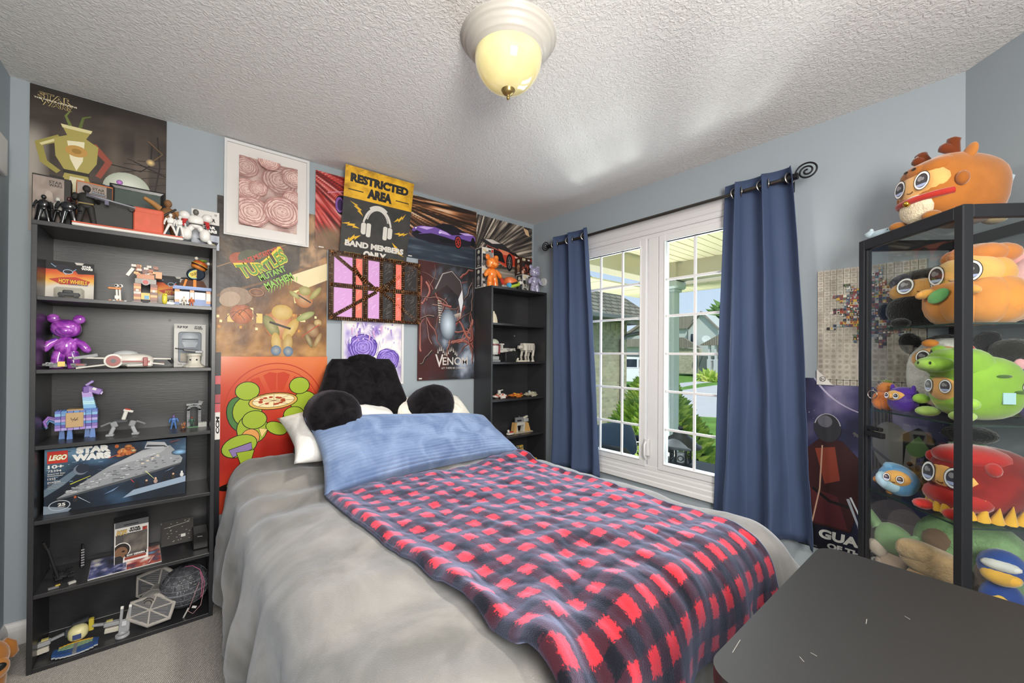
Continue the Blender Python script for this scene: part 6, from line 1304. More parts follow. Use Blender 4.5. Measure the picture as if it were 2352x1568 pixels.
# ---------------------------------------------------------------- fifth shelf
Z5 = SA[4]+.0005
r = thing('brick_shuttle', 'black brick-built craft with upswept wings on the fifth shelf', 'brick model', (-2.845, -.175, Z5), .25); b = MB()
for k in range(14): brick(b, -.02+.012*(k % 4)-.01, -.03+.018*(k//4), .006+.006*(k % 3), .02, .02, .009, ('#1a1a1c', '#26262a', '#141416')[k % 3])
b.build('hull', 'toy', r); b = MB(); b.box((-.035, -.01, .075), (.010, .03, .135), '#1c1c1f', (0, -.22, 0), .002); b.box((-.055, -.01, .15), (.006, .012, .05), '#111113', (0, -.3, 0)); b.build('wing', 'toy', r); b = MB(); b.box((.05, .0, .07), (.008, .03, .10), '#232326', (0, .05, 0), .002)
for k in range(7): b.box((.05, -.016, .035+.011*k), (.010, .004, .005), '#8d8d90')
b.build('wing', 'toy', r)
tag(MB().box((-2.812, -.262, Z5+.004), (.022, .014, .008), '#b9b7b2', (0, 0, .4), .001).build('brick_piece', 'toy'), 'loose pale brick lying in front of the black craft', 'brick piece')
r = thing('brick_piece', 'loose grey and yellow brick near the fifth shelf front edge', 'brick piece', (-2.862, -.272, Z5), .2); MB().box((0, 0, .004), (.03, .010, .008), '#6d6d70', None, .001).build('grey_brick', 'toy', r); MB().box((.012, .002, .009), (.014, .008, .004), '#c9a83c', None, .001).build('yellow_plate', 'toy', r)
r = thing('vinyl_figure_box', 'white and dark window box standing on the flat booklet', 'toy box', (-2.642, -.135, Z5+.0045), .10); w_, h_, d_ = .114, .185, .085
MB().box((0, 0, h_/2), (w_, d_, h_), '#3a3b40', None, .001).build('carton', 'print', r); A = face_art(w_, h_, '#d6d4d0', -d_/2); A.rect(.004, .036, w_-.008, h_*.70-.036, '#4c4948'); A.grid(.03, .04, w_-.036, .085, 8, 8, blotch([(0, '#3d3a38'), (1, '#77706a')], 3, 3, 2)); A.rect(0, h_*.86, w_, h_*.14, '#55565a'); A.poly(rrect(.05, .006, .003, 3, (.055, h_*.915)), '#2a2a2d'); A.text('POP!', .006, .128, .020, '#2a2723', .034, .11, shear=.1); A.text('POP!', .006, .128, .020, '#c9ab6a', .034, .06, shear=.1); swl(A, .047, .134, .34, '#2a2a2c'); A.rect(.093, .130, .016, .016, '#8a2f2a'); A.text('13', .095, .133, .008, '#c8443c', .012, .02)
A.ell(.024, .058, .030, .034, '#e6e4e0', 22); A.ell(.024, .058, .027, .031, '#2c2420', 22); A.ell(.022, .048, .022, .026, '#7a5a44', 18); A.rect(.004, .0, .0, .0, '#222') if 0 else None; A.poly([(0, .0), (.028, .0), (.03, .022), (.02, .034), (0, .034)], '#2a292c'); A.ell(.03, .052, .006, .004, '#1d1714', 10)
A.poly([(.036, .022), (w_-.006, .022), (w_-.006, .036), (.034, .036)], '#2b2728'); A.text('SAW GERRERA', .041, .0255, .0075, '#e9e7e3', .062, .04); A.rect(.034, .010, w_-.042, .011, '#8d3a2c'); A.rect(.0, .0, .002, h_, '#d6d4d0')
A.build('printed_front', 'print', r)
r = thing('picture_booklet', 'colourful space booklet lying flat under the window box', 'booklet', (-2.655, -.162, Z5), .06); MB().box((0, 0, .0018), (.235, .215, .0036), '#cfccc8', None, .0005).build('pages', 'print', r)
A = Art(.233, .213, '#20283f', .0003, Matrix.Translation((-.1165, -.1065, .0036))); A.grid(0, 0, .1165, .213, 14, 24, blotch([(0, '#10142a'), (.4, '#2c3a6a'), (.65, '#6a6fa8'), (.85, '#c9c4da'), (1, '#f2efe8')], 3, 4, 5)); A.grid(.1165, 0, .1165, .213, 14, 24, blotch([(0, '#26345c'), (.35, '#8a2f2a'), (.6, '#c8503c'), (.8, '#d9a08c'), (1, '#f2efe8')], 3, 4, 15)); A.line([(.19, .02), (.21, .09)], .004, '#f2dcd8', .002); A.fan(.20, .13, .02, .02, '#8fb4e0', '#26345c'); A.rect(.1155, 0, .002, .213, '#c9c6d0'); A.build('cover_art', 'print_gloss', r)
r = thing('dark_card_set', 'dark card with tiny white pictures leaning at the back of the fifth shelf', 'card', (-2.475, -.085, Z5), 0, None, (-.5, 0, 0)); A = face_art(.125, .12, '#1b1614', 0)
for k in range(24): A.rect(.01+.10*random.Random(k).random(), .01+.1*random.Random(k+50).random(), .005, .002, '#b9b0a8')
A.line([(.01, .085), (.11, .10)], .0015, '#c9c2ba'); A.rect(.075, .03, .018, .014, '#d9d6d0'); A.build('card', 'print', r)
r = thing('black_case', 'plain black case at the right end of the fifth shelf', 'case', (-2.388, -.16, Z5), .0); MB().box((0, 0, .038), (.062, .12, .076), '#17171a', None, .004).build('case_body', 'frame_black', r); MB().box((-.004, -.0605, .062), (.02, .001, .003), '#8d8d90', (0, .15, 0)).build('case_mark', 'toy', r)

# ---------------------------------------------------------------- bottom shelf
Z6 = .0185
r = thing('brick_hauler', 'blue and yellow brick spacecraft with grey side arms on the bottom shelf', 'brick model', (-2.80, -.185, Z6), .0); b = MB()
for k in range(11):
    x0 = -.065+.012*k; l = .05*sqrt(max(.05, 1-((k-5)/5.8)**2)); brick(b, x0, -.07-l*.8, .010, .0118, l*1.5, .010, '#24477e' if k != 5 else '#6d7074', False); b.bb((x0, -.07-l*.8, .004), (x0+.0118, -.07-l*.8+.01, .010), '#a9adb2')
b.build('disc_hull', 'toy', r); b = MB()
for k in range(9): x0 = -.050+.011*k; l = .03*sqrt(max(.05, 1-((k-4)/4.8)**2)); b.bb((x0, -.062-l*.6, .0205), (x0+.0105, -.062+l*.5, .0225), '#7f9c7a' if k != 4 else '#77797d'); b.bb((x0, -.062+l*.5, .0205), (x0+.0105, -.058+l*.62, .0235), '#d9a52c')
b.build('disc_inlay', 'toy', r); b = MB(); b.sph((0, -.02, .05), (.032, .03, .030), '#d6cf9c', 14, None, .8); b.box((.0, -.045, .045), (.026, .01, .022), '#3a4a78', None, .002); b.box((-.03, -.01, .055), (.016, .02, .03), '#3f4348', None, .002); b.box((.038, -.005, .062), (.016, .02, .05), '#b9a83c', None, .002); b.box((.005, 0, .083), (.05, .02, .014), '#33363c', (0, -.2, 0), .002); b.build('cabin', 'toy', r)
for s in (-1, 1):
    b = MB(); b.box((s*.065, -.01, .05), (.05, .014, .010), '#8d9094', (0, s*.25, 0), .002); b.box((s*.105, -.02, .045), (.055, .024, .016), '#9a9c9f', (0, s*.1, 0), .002); b.box((s*.108, -.03, .022), (.055, .016, .020), '#c4bfb2', (0, s*.1, 0), .002); b.box((s*.095, -.012, .056), (.02, .012, .006), '#b8ad6a'); b.build('side_arm', 'toy', r)
r = thing('brick_launcher', 'grey two-pronged brick piece on the bottom shelf', 'brick piece', (-2.655, -.225, Z6), -.15); b = MB(); b.lathe([(.024, 0), (.024, .010), (.016, .012), (.016, -.001)], '#9a9ca0', (0, -.03, 0), 14); b.box((0, .0, .03), (.036, .012, .05), '#8d8f93', (-.4, 0, 0), .002); b.box((0, -.003, .04), (.016, .012, .02), '#b9bbbe', (-.4, 0, 0), .001); b.build('frame', 'toy', r)
for s in (-1, 1): b = MB(); b.box((s*.014, .018, .075), (.010, .010, .05), '#8d8f93', (-.4, 0, 0), .001); b.box((s*.014, .026, .098), (.010, .010, .012), '#d8d6d2', (-.4, 0, 0), .001); b.build('prong', 'toy', r)
r = thing('plush_spacecraft', 'grey plush spacecraft with two hexagonal panel wings', 'soft toy', (-2.570, -.165, Z6), -.35); hexp = [(.0, .105), (.085, .06), (.092, -.045), (.02, -.10), (-.075, -.062), (-.088, .04)]
for y, tl, tz in ((.075, .38, .108), (-.055, -.95, .062)):
    M = Matrix.Translation((0 if y > 0 else .02, y, tz)) @ Euler((pi/2+tl*.6, .25, 0)).to_matrix().to_4x4(); o_ = MB().prism(hexp if y > 0 else [(a*.92, b_*.58) for a, b_ in hexp], -.007, .007, '#55565a', M).build('panel_wing', 'toy_matt', r); e = MB(); hp = hexp if y > 0 else [(a*.92, b_*.58) for a, b_ in hexp]
    e.tube([M @ Vector((a, b_, .0)) for a, b_ in hp+hp[:1]], .009, '#a9a49e', 8)
    for a, b_ in hp: e.tube([M @ Vector((0, 0, .008)), M @ Vector((a, b_, .008))], .0035, '#a9a49e', 6); e.tube([M @ Vector((0, 0, -.008)), M @ Vector((a, b_, -.008))], .0035, '#a9a49e', 6)
    for k in range(-8, 9):
        if abs(k) > 0: e.tube([M @ Vector((-.07+.004*abs(k), .011*k*(1 if y > 0 else .58), .0078)), M @ Vector((.07-.003*abs(k), .011*k*(1 if y > 0 else .58), .0078))], .0009, '#8d8a86', 4)
    e.build('wing_piping', 'plush', o_)
MB().tube([(0, .07, .10), (.004, .03, .092), (.01, -.01, .085)], [.026, .030, .022], '#6d6b69', 12).build('strut', 'plush', r); b = MB(); b.sph((.008, -.005, .082), (.048, .046, .046), '#7d7a77', 18); b.build('ball_body', 'plush', r); b = MB()
for q in (.022, .014): b.tube([(.008+q*cos(a), -.047+.004*(q > .02), .09+q*sin(a)) for a in [2*pi*i/16 for i in range(17)]], .0018, '#33322f', 6)
b.build('window_stitching', 'toy_matt', r)
r = thing('ball_lantern', 'dark grey panelled paper ball lantern at the right of the bottom shelf', 'ball lantern', (-2.447, -.150, Z6+.098)); br__ = .098
def ballcol():
    mb = MB(); n, m_ = 36, 22; R = random.Random(6); vs = []
    for i in range(m_+1):
        a = .14+(pi-.28)*i/m_
        for k in range(n): b0 = 2*pi*k/n; vs.append((br__*sin(a)*cos(b0), br__*sin(a)*sin(b0), br__*cos(a)))
    for i in range(m_):
        for k in range(n): c = '#4a4c52' if R.random() < .6 else ('#3a3c42' if R.random() < .6 else '#5c5e63'); mb.add([vs[i*n+k], vs[(i+1)*n+k], vs[(i+1)*n+(k+1) % n], vs[i*n+(k+1) % n]], [(0, 1, 2, 3)], c, True)
    mb.add([vs[k] for k in range(n)], [tuple(range(n))], '#26272c'); mb.add([vs[m_*n+k] for k in range(n)], [tuple(range(n))[::-1]], '#26272c'); return mb
ballcol().build('shell', 'toy_matt', r); b = MB(); R = random.Random(9)
for lat in (.75, .45, .2, .0, -.04, -.3, -.6): rr = br__*1.004*sqrt(1-lat*lat); b.tube([(rr*cos(a), rr*sin(a), br__*lat) for a in [2*pi*i/40 for i in range(41)]], .0009 if lat else .0016, '#8d8f96', 4)
for k in range(46): a0 = 2*pi*R.random(); l0 = (.75, .45, .2, 0, -.3)[k % 5]; b.tube([(br__*1.003*sqrt(1-z*z)*cos(a0), br__*1.003*sqrt(1-z*z)*sin(a0), br__*z) for z in (l0, l0-.13, l0-.26)], .0009, '#8d8f96', 4)
for k in range(150):
    a = -pi/2+R.gauss(0, .9); z = R.uniform(-.65, .7); c = Vector((sqrt(1-z*z)*cos(a), sqrt(1-z*z)*sin(a), z))*br__*1.004; u = c.normalized().cross(Vector((0, 0, 1))).normalized()*.0011; v = c.normalized().cross(u).normalized()*.0011; b.add([c-u-v, c+u-v, c+u+v, c-u+v], [(0, 1, 2, 3)], '#d6d4cc')
b.build('panel_lines', 'toy_matt', r); b = MB(); b.tube([(.0, -.01, .097), (.03, -.03, .10), (.058, -.05, .08), (.066, -.075, .03), (.062, -.09, -.03), (.055, -.088, -.045), (.068, -.082, -.03), (.075, -.07, .02), (.062, -.052, .07)], .0016, '#c06a8c', 6); b.tube([(.055, -.075, .03), (.04, -.095, 0), (.022, -.108, -.05), (.012, -.112, -.075), (.03, -.112, -.094), (.06, -.10, -.07), (.072, -.085, -.01)], .0014, '#b88d90', 6); b.build('hanging_cord', 'toy', r); b = MB(); b.box((.004, -.113, -.080), (.006, .003, .045), '#b9b7b2', (0, .45, 0)); b.box((.035, -.112, -.064), (.018, .002, .010), '#d6d4d0', (0, .4, 0)); b.build('cord_tag', 'toy', r)
# ---------------------------------------------------------------- corner bookcase
ZB_ = 1.7896+.0005
def popbox(label, x, y, z, dark, seed, w=.112, h=.158, d=.09):
    r = thing('vinyl_figure_box', label, 'toy box', (x, y, z)); base = '#3a2a22' if dark else '#d6d2cc'
    MB().box((0, 0, h/2), (w, d, h), '#3a3432' if dark else '#c9c5bf', None, .001).build('carton', 'print', r)
    A = face_art(w, h, base, -d/2); A.rect(.032, .028, w-.038, h*.66, '#8d8a88' if not dark else '#2a1c1a'); A.rect(.006, .03, .03, h*.5, '#2c2b2c'); spark(A, 26, w, h*.55, ('#6a6a6c', '#b9b6b0', '#3a3a3c', '#8d7a66') if not dark else ('#7a3a30', '#c9a08c', '#3a2622', '#a8563c'), seed, .012); A.text('POP!', .006, h*.80, .020, '#cfbf8c' if not dark else '#d9cfa8', .034, .06); A.rect(w*.55, h*.83, .025, .012, '#3a3a3c' if not dark else '#c9c2ba'); A.rect(w-.022, h*.80, .02, .025, '#b8402c' if not dark else '#7a2a22'); A.rect(0, 0, w, .004, base); A.rect(0, h-.003, w, .003, base); A.build('printed_front', 'print', r)
    A = Art(d, h, '#34333a' if not dark else '#3d2a22', .0006, Matrix(((0, 0, -1, -w/2), (-1, 0, 0, d/2), (0, 1, 0, 0), (0, 0, 0, 1)))); bc = '#d6d2cc' if not dark else '#2a1a16'
    for q in ((0, 0, .004, h), (d-.004, 0, .004, h), (0, 0, d, .004), (0, h-.004, d, .004)): A.rect(*q, bc)
    A.ell(d/2, h*.80, .016, .016, '#cfcab8', 14); A.poly([(d/2-.012, h*.78), (d/2-.004, h*.78), (d/2-.012, h*.68)], '#cfcab8'); A.ell(d/2, h*.46, .018, .022, '#a39e98' if not dark else '#b08a6c', 14); A.ell(d/2, h*.30, .014, .024, '#77736f' if not dark else '#8a6a54', 12); A.rect(d*.3, .012, d*.4, .008, '#b9b5b0'); A.build('printed_side', 'print', r); return r
popbox('white window box with a grey picture, lower one left of the orange bear', -.595, -.070, ZB_, False, 1)
popbox('white window box stacked on another behind the orange bear', -.595, -.070, ZB_+.1585, False, 2)
popbox('white window box under a dark box behind the lilac bear', -.170, -.070, ZB_, False, 3, d=.085)
popbox('dark red window box stacked above a white box by the wall corner', -.176, -.068, ZB_+.1585, True, 4, .118, .145, .085)
bearfig('bear_figurine', 'glossy orange bear figurine on the corner bookcase top', (-.597, -.180, ZB_), .252, 'orange_gloss')
bearfig('bear_figurine', 'sparkly lilac-grey bear figurine at the right of the corner bookcase top', (-.150, -.182, ZB_), .235, 'lilac_sparkle')
r = thing('toy_helmet', 'orange and lime toy helmet lying on the corner bookcase top', 'toy helmet', (-.400, -.165, ZB_)); b = MB(); b.sph((0, 0, .058), (.062, .055, .042), '#d9703c', 18, (0, .2, 0), .85); b.build('shell', 'toy', r); b = MB(); b.box((.005, -.035, .032), (.115, .04, .034), '#a9c23c', (0, -.35, 0), .012); b.build('visor', 'toy', r); b = MB().box((-.002, -.052, .046), (.07, .012, .016), '#2a2c26', (0, -.3, 0), .004); b.build('eye_slot', 'toy', r); b = MB().cyl((-.055, -.04, .026), (-.055, -.058, .026), .02, .018, '#4a9cc8', 18); b.build('side_disc', 'toy', r); b = MB().box((-.068, .02, .06), (.03, .012, .06), '#b83a2c', (0, -.6, 0), .003); b.build('red_fin', 'toy', r)
tfig('toy_figure', 'small dark toy figure with a white chest beside the toy helmet', (-.292, -.165, ZB_), .105, '#d6d4d0', '#8d8884', '#d6d4d0', '#23262f', bulk=1.1)
r = thing('toy_blaster', 'flat dark toy blaster lying at the front of the corner bookcase top', 'toy blaster', (-.46, -.212, ZB_), .1); MB().box((0, 0, .007), (.13, .018, .013), '#6d6a68', None, .003).build('barrel', 'toy', r); MB().box((-.05, 0, .011), (.04, .022, .02), '#8d8a86', None, .003).build('grip', 'toy', r)
r = thing('robed_figure', 'cream robed toy figure on the first shelf of the corner bookcase', 'toy figure', (-.572, -.165, SB[0]+.0005)); b = MB(); b.loft([[(k*.034*cos(a)*(1+.07*cos(7*a)), k*.026*sin(a)*(1+.07*cos(7*a)), z) for a in [2*pi*i/28 for i in range(28)]] for z, k in ((0, 1.1), (.03, 1.0), (.06, .75), (.078, .5))], '#cfc6ae', True); b.build('robe', 'toy_matt', r); MB().sph((0, 0, .085), (.011, .011, .013), '#d6cfba', 12).build('head', 'toy_matt', r)
r = thing('brick_bust', 'grey and dark red brick bust at the left of the corner bookcase second shelf', 'brick model', (-.575, -.175, SB[1]+.0005)); b = MB(); b.box((0, 0, .03), (.07, .06, .03), '#8d9090', None, .004); b.box((0, 0, .008), (.085, .07, .016), '#77797b', None, .002); b.build('stand', 'toy', r); b = MB(); b.cyl((0, 0, .045), (0, 0, .06), .022, None, '#2a2a2d', 12); b.build('neck', 'toy', r); b = MB(); b.lathe([(.036, .058), (.042, .075), (.044, .11), (.042, .128)], '#b9bab6', n=14, sm=False); b.build('lower_block', 'toy', r); b = MB(); b.lathe([(.045, .128), (.045, .142)], '#6a2a32', n=14, sm=False); b.bb((.02, -.046, .062), (.03, -.030, .128), '#7a3038'); b.build('red_band', 'toy', r); b = MB(); b.sph((0, 0, .142), (.044, .044, .040), '#a9b0a0', 14); b.build('dome', 'toy', r)
r = thing('brick_cruiser', 'grey brick spacecraft held up on a thin black stand', 'brick model', (-.425, -.13, SB[1]+.0005)); b = MB(); b.bb((-.04, -.02, 0), (.04, .02, .004), '#1b1b1e'); b.cyl((.01, 0, .004), (.01, 0, .075), .005, None, '#1b1b1e', 8); b.build('display_stand', 'toy', r); R = random.Random(21); b = MB(); b.loft([[(x, -.03*k, z-.012*k), (x, .03*k, z-.012*k), (x, .02*k, z+.014*k), (x, -.02*k, z+.014*k)] for x, z, k in ((-.09, .088, .8), (-.06, .09, 1.3), (0, .095, 1.1), (.06, .098, .7), (.10, .105, .4))], '#b4b2ac', False)
for k in range(30): x = R.uniform(-.08, .08); b.box((x, R.uniform(-.034, -.014), .092+.012*R.uniform(-1, 1)), (.016, .012, .006), ('#c9c7c1', '#8d8c88', '#a3a19c')[k % 3])
b.build('hull', 'toy', r); b = MB(); b.box((-.035, 0, .122), (.018, .02, .03), '#b4b2ac', None, .002); b.box((-.035, 0, .142), (.04, .022, .010), '#c9c7c1', None, .002); b.build('bridge', 'toy', r)
r = thing('brick_walker', 'cream four-legged brick walking machine on the second shelf of the corner bookcase', 'brick model', (-.188, -.125, SB[1]+.0005)); cr = '#c4bfb4'; b = MB(); b.loft([[(x, -.036*k, .095), (x, .036*k, .095), (x, .040*k, .125), (x, .026*k, .155), (x, -.026*k, .155), (x, -.040*k, .125)] for x, k in ((-.05, .75), (-.03, 1), (.05, 1), (.075, .7))], cr, False); b.bb((-.02, -.02, .08), (.04, .02, .096), '#a9a49a')
for k in range(3): b.bb((-.02+.03*k, -.0415, .10), (-.018+.03*k, -.040, .14), '#8d887e')
b.build('body', 'toy', r); b = MB(); b.box((-.072, 0, .122), (.036, .034, .03), cr, (0, -.15, 0), .006); b.box((-.092, 0, .112), (.018, .008, .006), '#8d887e'); b.build('head', 'toy', r)
for x in (-.032, .048):
    for y in (-.028, .028): b = MB(); b.box((x+.004, y, .072), (.018, .014, .05), cr, (0, .15, 0), .002); b.box((x-.002, y, .032), (.016, .012, .05), '#b4afa4', (0, -.15, 0), .002); b.lathe([(.016, 0), (.016, .004), (.010, .012)], cr, (x, y, 0), 10); b.build('leg', 'toy', r)
tag(MB().bb((-.345, -.195, SB[1]+.0005), (-.24, -.175, SB[1]+.012), '#c9c2b0').cyl((-.34, -.185, SB[1]+.012), (-.33, -.185, SB[1]+.03), .009, .007, '#cfc9ba', 10).build('brick_speeder', 'toy'), 'small cream brick speeder lying in front of the walking machine', 'brick model')
for i, (x, cs, lb) in enumerate(((-.50, ('#d6cfc6', '#b8503c', '#c9b8a0'), 'white and red brick spacecraft at the left of the third shelf'), (-.345, ('#b8682c', '#d9a23c', '#8a3a26'), 'orange and yellow brick spacecraft in the middle of the third shelf'), (-.19, ('#a9a590', '#c4c0ac', '#8d8a7c'), 'pale grey-green brick spacecraft at the right of the third shelf'))):
    r = thing('brick_spacecraft', lb, 'brick model', (x, -.16-.01*i, SB[2]+.0005), .1); R = random.Random(30+i); b = MB(); b.box((0, 0, .018), (.13, .03, .014), cs[0], None, .003)
    for k in range(16): brick(b, R.uniform(-.065, .05), R.uniform(-.022, .012), .016+.012*R.random(), .014, .012, .007, cs[k % 3])
    b.build('hull', 'toy', r)
    for s in (-1, 1): w2 = MB(); w2.box((-.01*s, s*.03, .014), (.075, .026, .005), cs[1-(i == 2)], None, .001); w2.build('wing', 'toy', r)
    for s in (-1, 1): MB().cyl((-.03, s*.03-.02, .011), (.01, s*.03-.02, .011), .010, None, cs[0], 12).build('engine', 'toy', r)
    if i == 0: b = MB(); b.box((-.005, 0, .05), (.02, .02, .03), '#c9c6be', None, .003); b.cyl((0, 0, .06), (.035, 0, .064), .004, None, '#c9c6be', 6); b.build('turret', 'toy', r)
    if i == 2: MB().sph((-.01, 0, .035), .014, '#8d9a98', 12).build('cockpit', 'toy_gloss', r)
r = thing('brick_gateway', 'tan and grey brick-built gateway on the fourth shelf of the corner bookcase', 'brick model', (-.265, -.14, SB[3]+.0005)); b = MB(); b.bb((-.095, -.04, 0), (.11, .03, .006), '#a9a08c'); b.build('base', 'toy', r)
b = MB(); b.prism([(-.085, .006), (-.055, .006), (-.05, .085), (-.072, .085)], -.02, .02, '#b8935c', Matrix(((1, 0, 0, 0), (0, 0, 1, 0), (0, 1, 0, 0), (0, 0, 0, 1)))); b.prism([(.035, .006), (.10, .006), (.075, .075), (.042, .085)], -.02, .02, '#b8935c', Matrix(((1, 0, 0, 0), (0, 0, 1, 0), (0, 1, 0, 0), (0, 0, 0, 1)))); b.build('side_tower', 'toy', r)
b = MB(); b.prism([(-.055, .006), (-.035, .006), (-.045, .06), (.025, .06), (.015, .006), (.04, .006), (.04, .085), (-.055, .085)], -.018, .018, '#b4b2aa', Matrix(((1, 0, 0, 0), (0, 0, 1, 0), (0, 1, 0, 0), (0, 0, 0, 1)))); b.build('arch', 'toy', r); b = MB(); b.bb((-.055, -.004, .085), (.03, .004, .125), '#77797d'); b.bb((-.035, -.006, .092), (.01, .006, .104), '#26262a'); b.cyl((-.01, 0, .125), (-.01, 0, .135), .002, None, '#8d8d8f', 6); b.build('back_wall', 'toy', r); b = MB(); b.box((.058, 0, .098), (.045, .036, .03), '#9a9c9c', None, .004); b.box((.058, 0, .122), (.045, .02, .014), '#c4c0b0', (0, -.25, 0), .003); b.build('lookout', 'toy', r)
r = thing('brick_piece', 'small red and white brick vehicle left of the gateway', 'brick model', (-.415, -.19, SB[3]+.0005), .2); MB().box((0, 0, .012), (.06, .03, .016), '#c9c4ba', None, .003).build('hull', 'toy', r); MB().box((.012, -.002, .024), (.03, .026, .010), '#a83a30', None, .002).build('red_deck', 'toy', r); MB().box((-.02, 0, .035), (.014, .014, .02), '#d6d4d0', None, .002).build('white_post', 'toy', r)
r = thing('yellow_letters', 'chunky yellow plastic letters on the lowest visible shelf of the corner bookcase', 'letters', (-.19, -.20, SB[4]+.0005)); A = MB()
for i, ch_ in enumerate('TR'):
    vs, fs, x0, x1, y0, y1 = text_geo(ch_, .05); b = MB(); k = .085/.8; n = len(vs); P = [((a-x0)*k*1.2-.09+.085*i, -.012, b_*k+.004) for a, b_ in vs]; Q = [(a, .012, c) for a, _, c in P]; b.add(P+Q, list(fs)+[tuple(j+n for j in f[::-1]) for f in fs], '#c9962c')
    ed = {}
    for f in fs:
        for p_, q_ in zip(f, f[1:]+f[:1]): ed[(p_, q_)] = 1
    b.add(P+Q, [(p_, q_, q_+n, p_+n)[::-1] for (p_, q_) in ed if (q_, p_) not in ed], '#b8842a'); b.build('letter', 'toy', r)
r = thing('brick_sculpture', 'gold and grey brick figure standing behind the yellow letters', 'brick model', (-.265, -.13, SB[4]+.0005)); R = random.Random(17)
for s in (-1, 1): b = MB(); [b.box((s*.022+R.uniform(-.004, .004), 0, .012+.022*k), (.018, .018, .02), ('#a8843a', '#8d8f93')[(k+s) % 2]) for k in range(5)]; b.build('leg', 'toy', r)
b = MB(); [b.box((R.uniform(-.03, .03), R.uniform(-.01, .01), .125+.05*R.random()), (.02, .018, .016), ('#b8943c', '#c9a84a', '#77797d')[k % 3]) for k in range(14)]; b.build('torso', 'toy', r)

# ---------------------------------------------------------------- soft toys
def cabw(lx, ly, z): return (-.3323+.70711*(lx-ly), -2.6135+.70711*(lx+ly), z)
TAN = '#e0a860'
def eye(root, M, r, rx=.8):
    b = MB(); R3 = lambda k, z, col, sx=rx, dx=0, dy=0: b.add([M @ Vector(((dx+k*sx*cos(a))*r, (dy+k*sin(a))*r, z)) for a in (2*pi*i/24 for i in range(24))], [tuple(range(24))], col)
    R3(1.0, .0012, '#1f1a1c'); R3(.93, .0016, '#efedec'); R3(.74, .0020, '#1f1a1c'); R3(.66, .0023, '#3a3538'); R3(.26, .0026, '#8d898c', .9, -.18, .22); R3(.16, .0026, '#8d898c', .9, .12, .16); b.add([M @ Vector((rx*.62*cos(a)*r, (-.36+.30*sin(a))*r, .0026)) for a in (pi+pi*i/12 for i in range(13))], [tuple(range(13))], '#a9b4da')
    b.build('eye', 'toy_gloss', root)
def face(root, c, r, ex=.45, ez=.12, er=.24, tilt=0, patch=TAN, smile=True, name='face_patch'):
    """tan face bulging from the front (-y) with two printed eyes and a smile"""
    Mt = Matrix.Translation(c) @ Euler((tilt, 0, 0)).to_matrix().to_4x4()
    b = MB(); b.sph((0, 0, 0), r, patch, 22); b.v = [tuple(Mt @ Vector(v)) for v in b.v]; b.build(name, 'plush', root)
    for s in (-1, 1):
        x, z = s*ex*r[0], ez*r[2]; y = -r[1]*sqrt(max(.02, 1-(x/r[0])**2-(z/r[2])**2)); n = Vector((x/r[0]**2, y/r[1]**2, z/r[2]**2)).normalized()
        n = (n+Vector((0, -1.2, 0))).normalized(); up = Vector((0, 0, 1)); rt = up.cross(n).normalized(); up = n.cross(rt)
        eye(root, Mt @ (Matrix.Translation(Vector((x, y, z))+n*.0022) @ Matrix((rt, up, n)).transposed().to_4x4()), er*r[0])
    if smile:
        pts = []
        for i in range(9):
            a = pi+pi*(.15+.7*i/8); x = .13*r[0]*cos(a); z = -.30*r[2]+.12*r[2]*sin(a); y = -r[1]*sqrt(max(.02, 1-(x/r[0])**2-(z/r[2])**2)); pts.append(Mt @ Vector((x, y-.001, z)))
        MB().tube(pts, .0013, '#3a2418', 5).build('smile', 'toy_matt', root)
def P_(root, name, fn, m='plush', label=None): b = MB(); fn(b); return b.build(name, m, root, label)
def soft(name, label, lx, ly, z, phi, cat='soft toy'): return thing(name, label, cat, cabw(lx, ly, z), radians(phi+90))
def fuzzy(name, col, sheen=.4, b=(140, .9)): return mat(name, attr=True, rough=.95, sheen=sheen, bump=(b[0], b[1], 'noise', .006), vary=(20, .3), spec=.08)
fuzzy('fur', '#fff')
# reindeer on top of the cabinet
BRN = '#a5642c'; zt = 1.7435
r = soft('reindeer_plush', 'big brown reindeer soft toy with a bell lying on the glass cabinet', .030, .02, zt, 138); r.scale = (.86, .86, .86)
Mx = Euler((-.20, 0, 0)).to_matrix().to_4x4()
P_(r, 'body', lambda b: b.sph((0, .03, .150), (.128, .165, .142), '#a8682f', 28, (-.16, 0, 0), .72))
P_(r, 'belly', lambda b: b.sph((0, -.12, .075), (.072, .03, .062), '#dccdb0', 18, (.1, 0, 0)), 'fur')
face(r, (0, -.085, .172), (.108, .062, .082), .46, .02, .36, -.06, '#dca866')
P_(r, 'scarf', lambda b: b.tube([(.112*sin(a), -.045-.105*cos(a), .118-.012*cos(a)) for a in [-1.3+2.6*i/12 for i in range(13)]], .014, '#a83028', 8))
P_(r, 'bell', lambda b: b.sph((0, -.158, .098), .013, '#c9a03c', 14), mat('gold', '#c9a03c', rough=.2, metal=1))
P_(r, 'hood', lambda b: (b.sph((0, -.07, .235), (.10, .07, .045), BRN, 20, (.35, 0, 0), .85), b.sph((0, -.118, .232), (.05, .028, .028), BRN, 14)))
P_(r, 'nostril', lambda b: b.sph((-.018, -.146, .238), (.010, .004, .006), '#2a1a12', 10)); P_(r, 'nostril', lambda b: b.sph((.018, -.146, .238), (.010, .004, .006), '#2a1a12', 10))
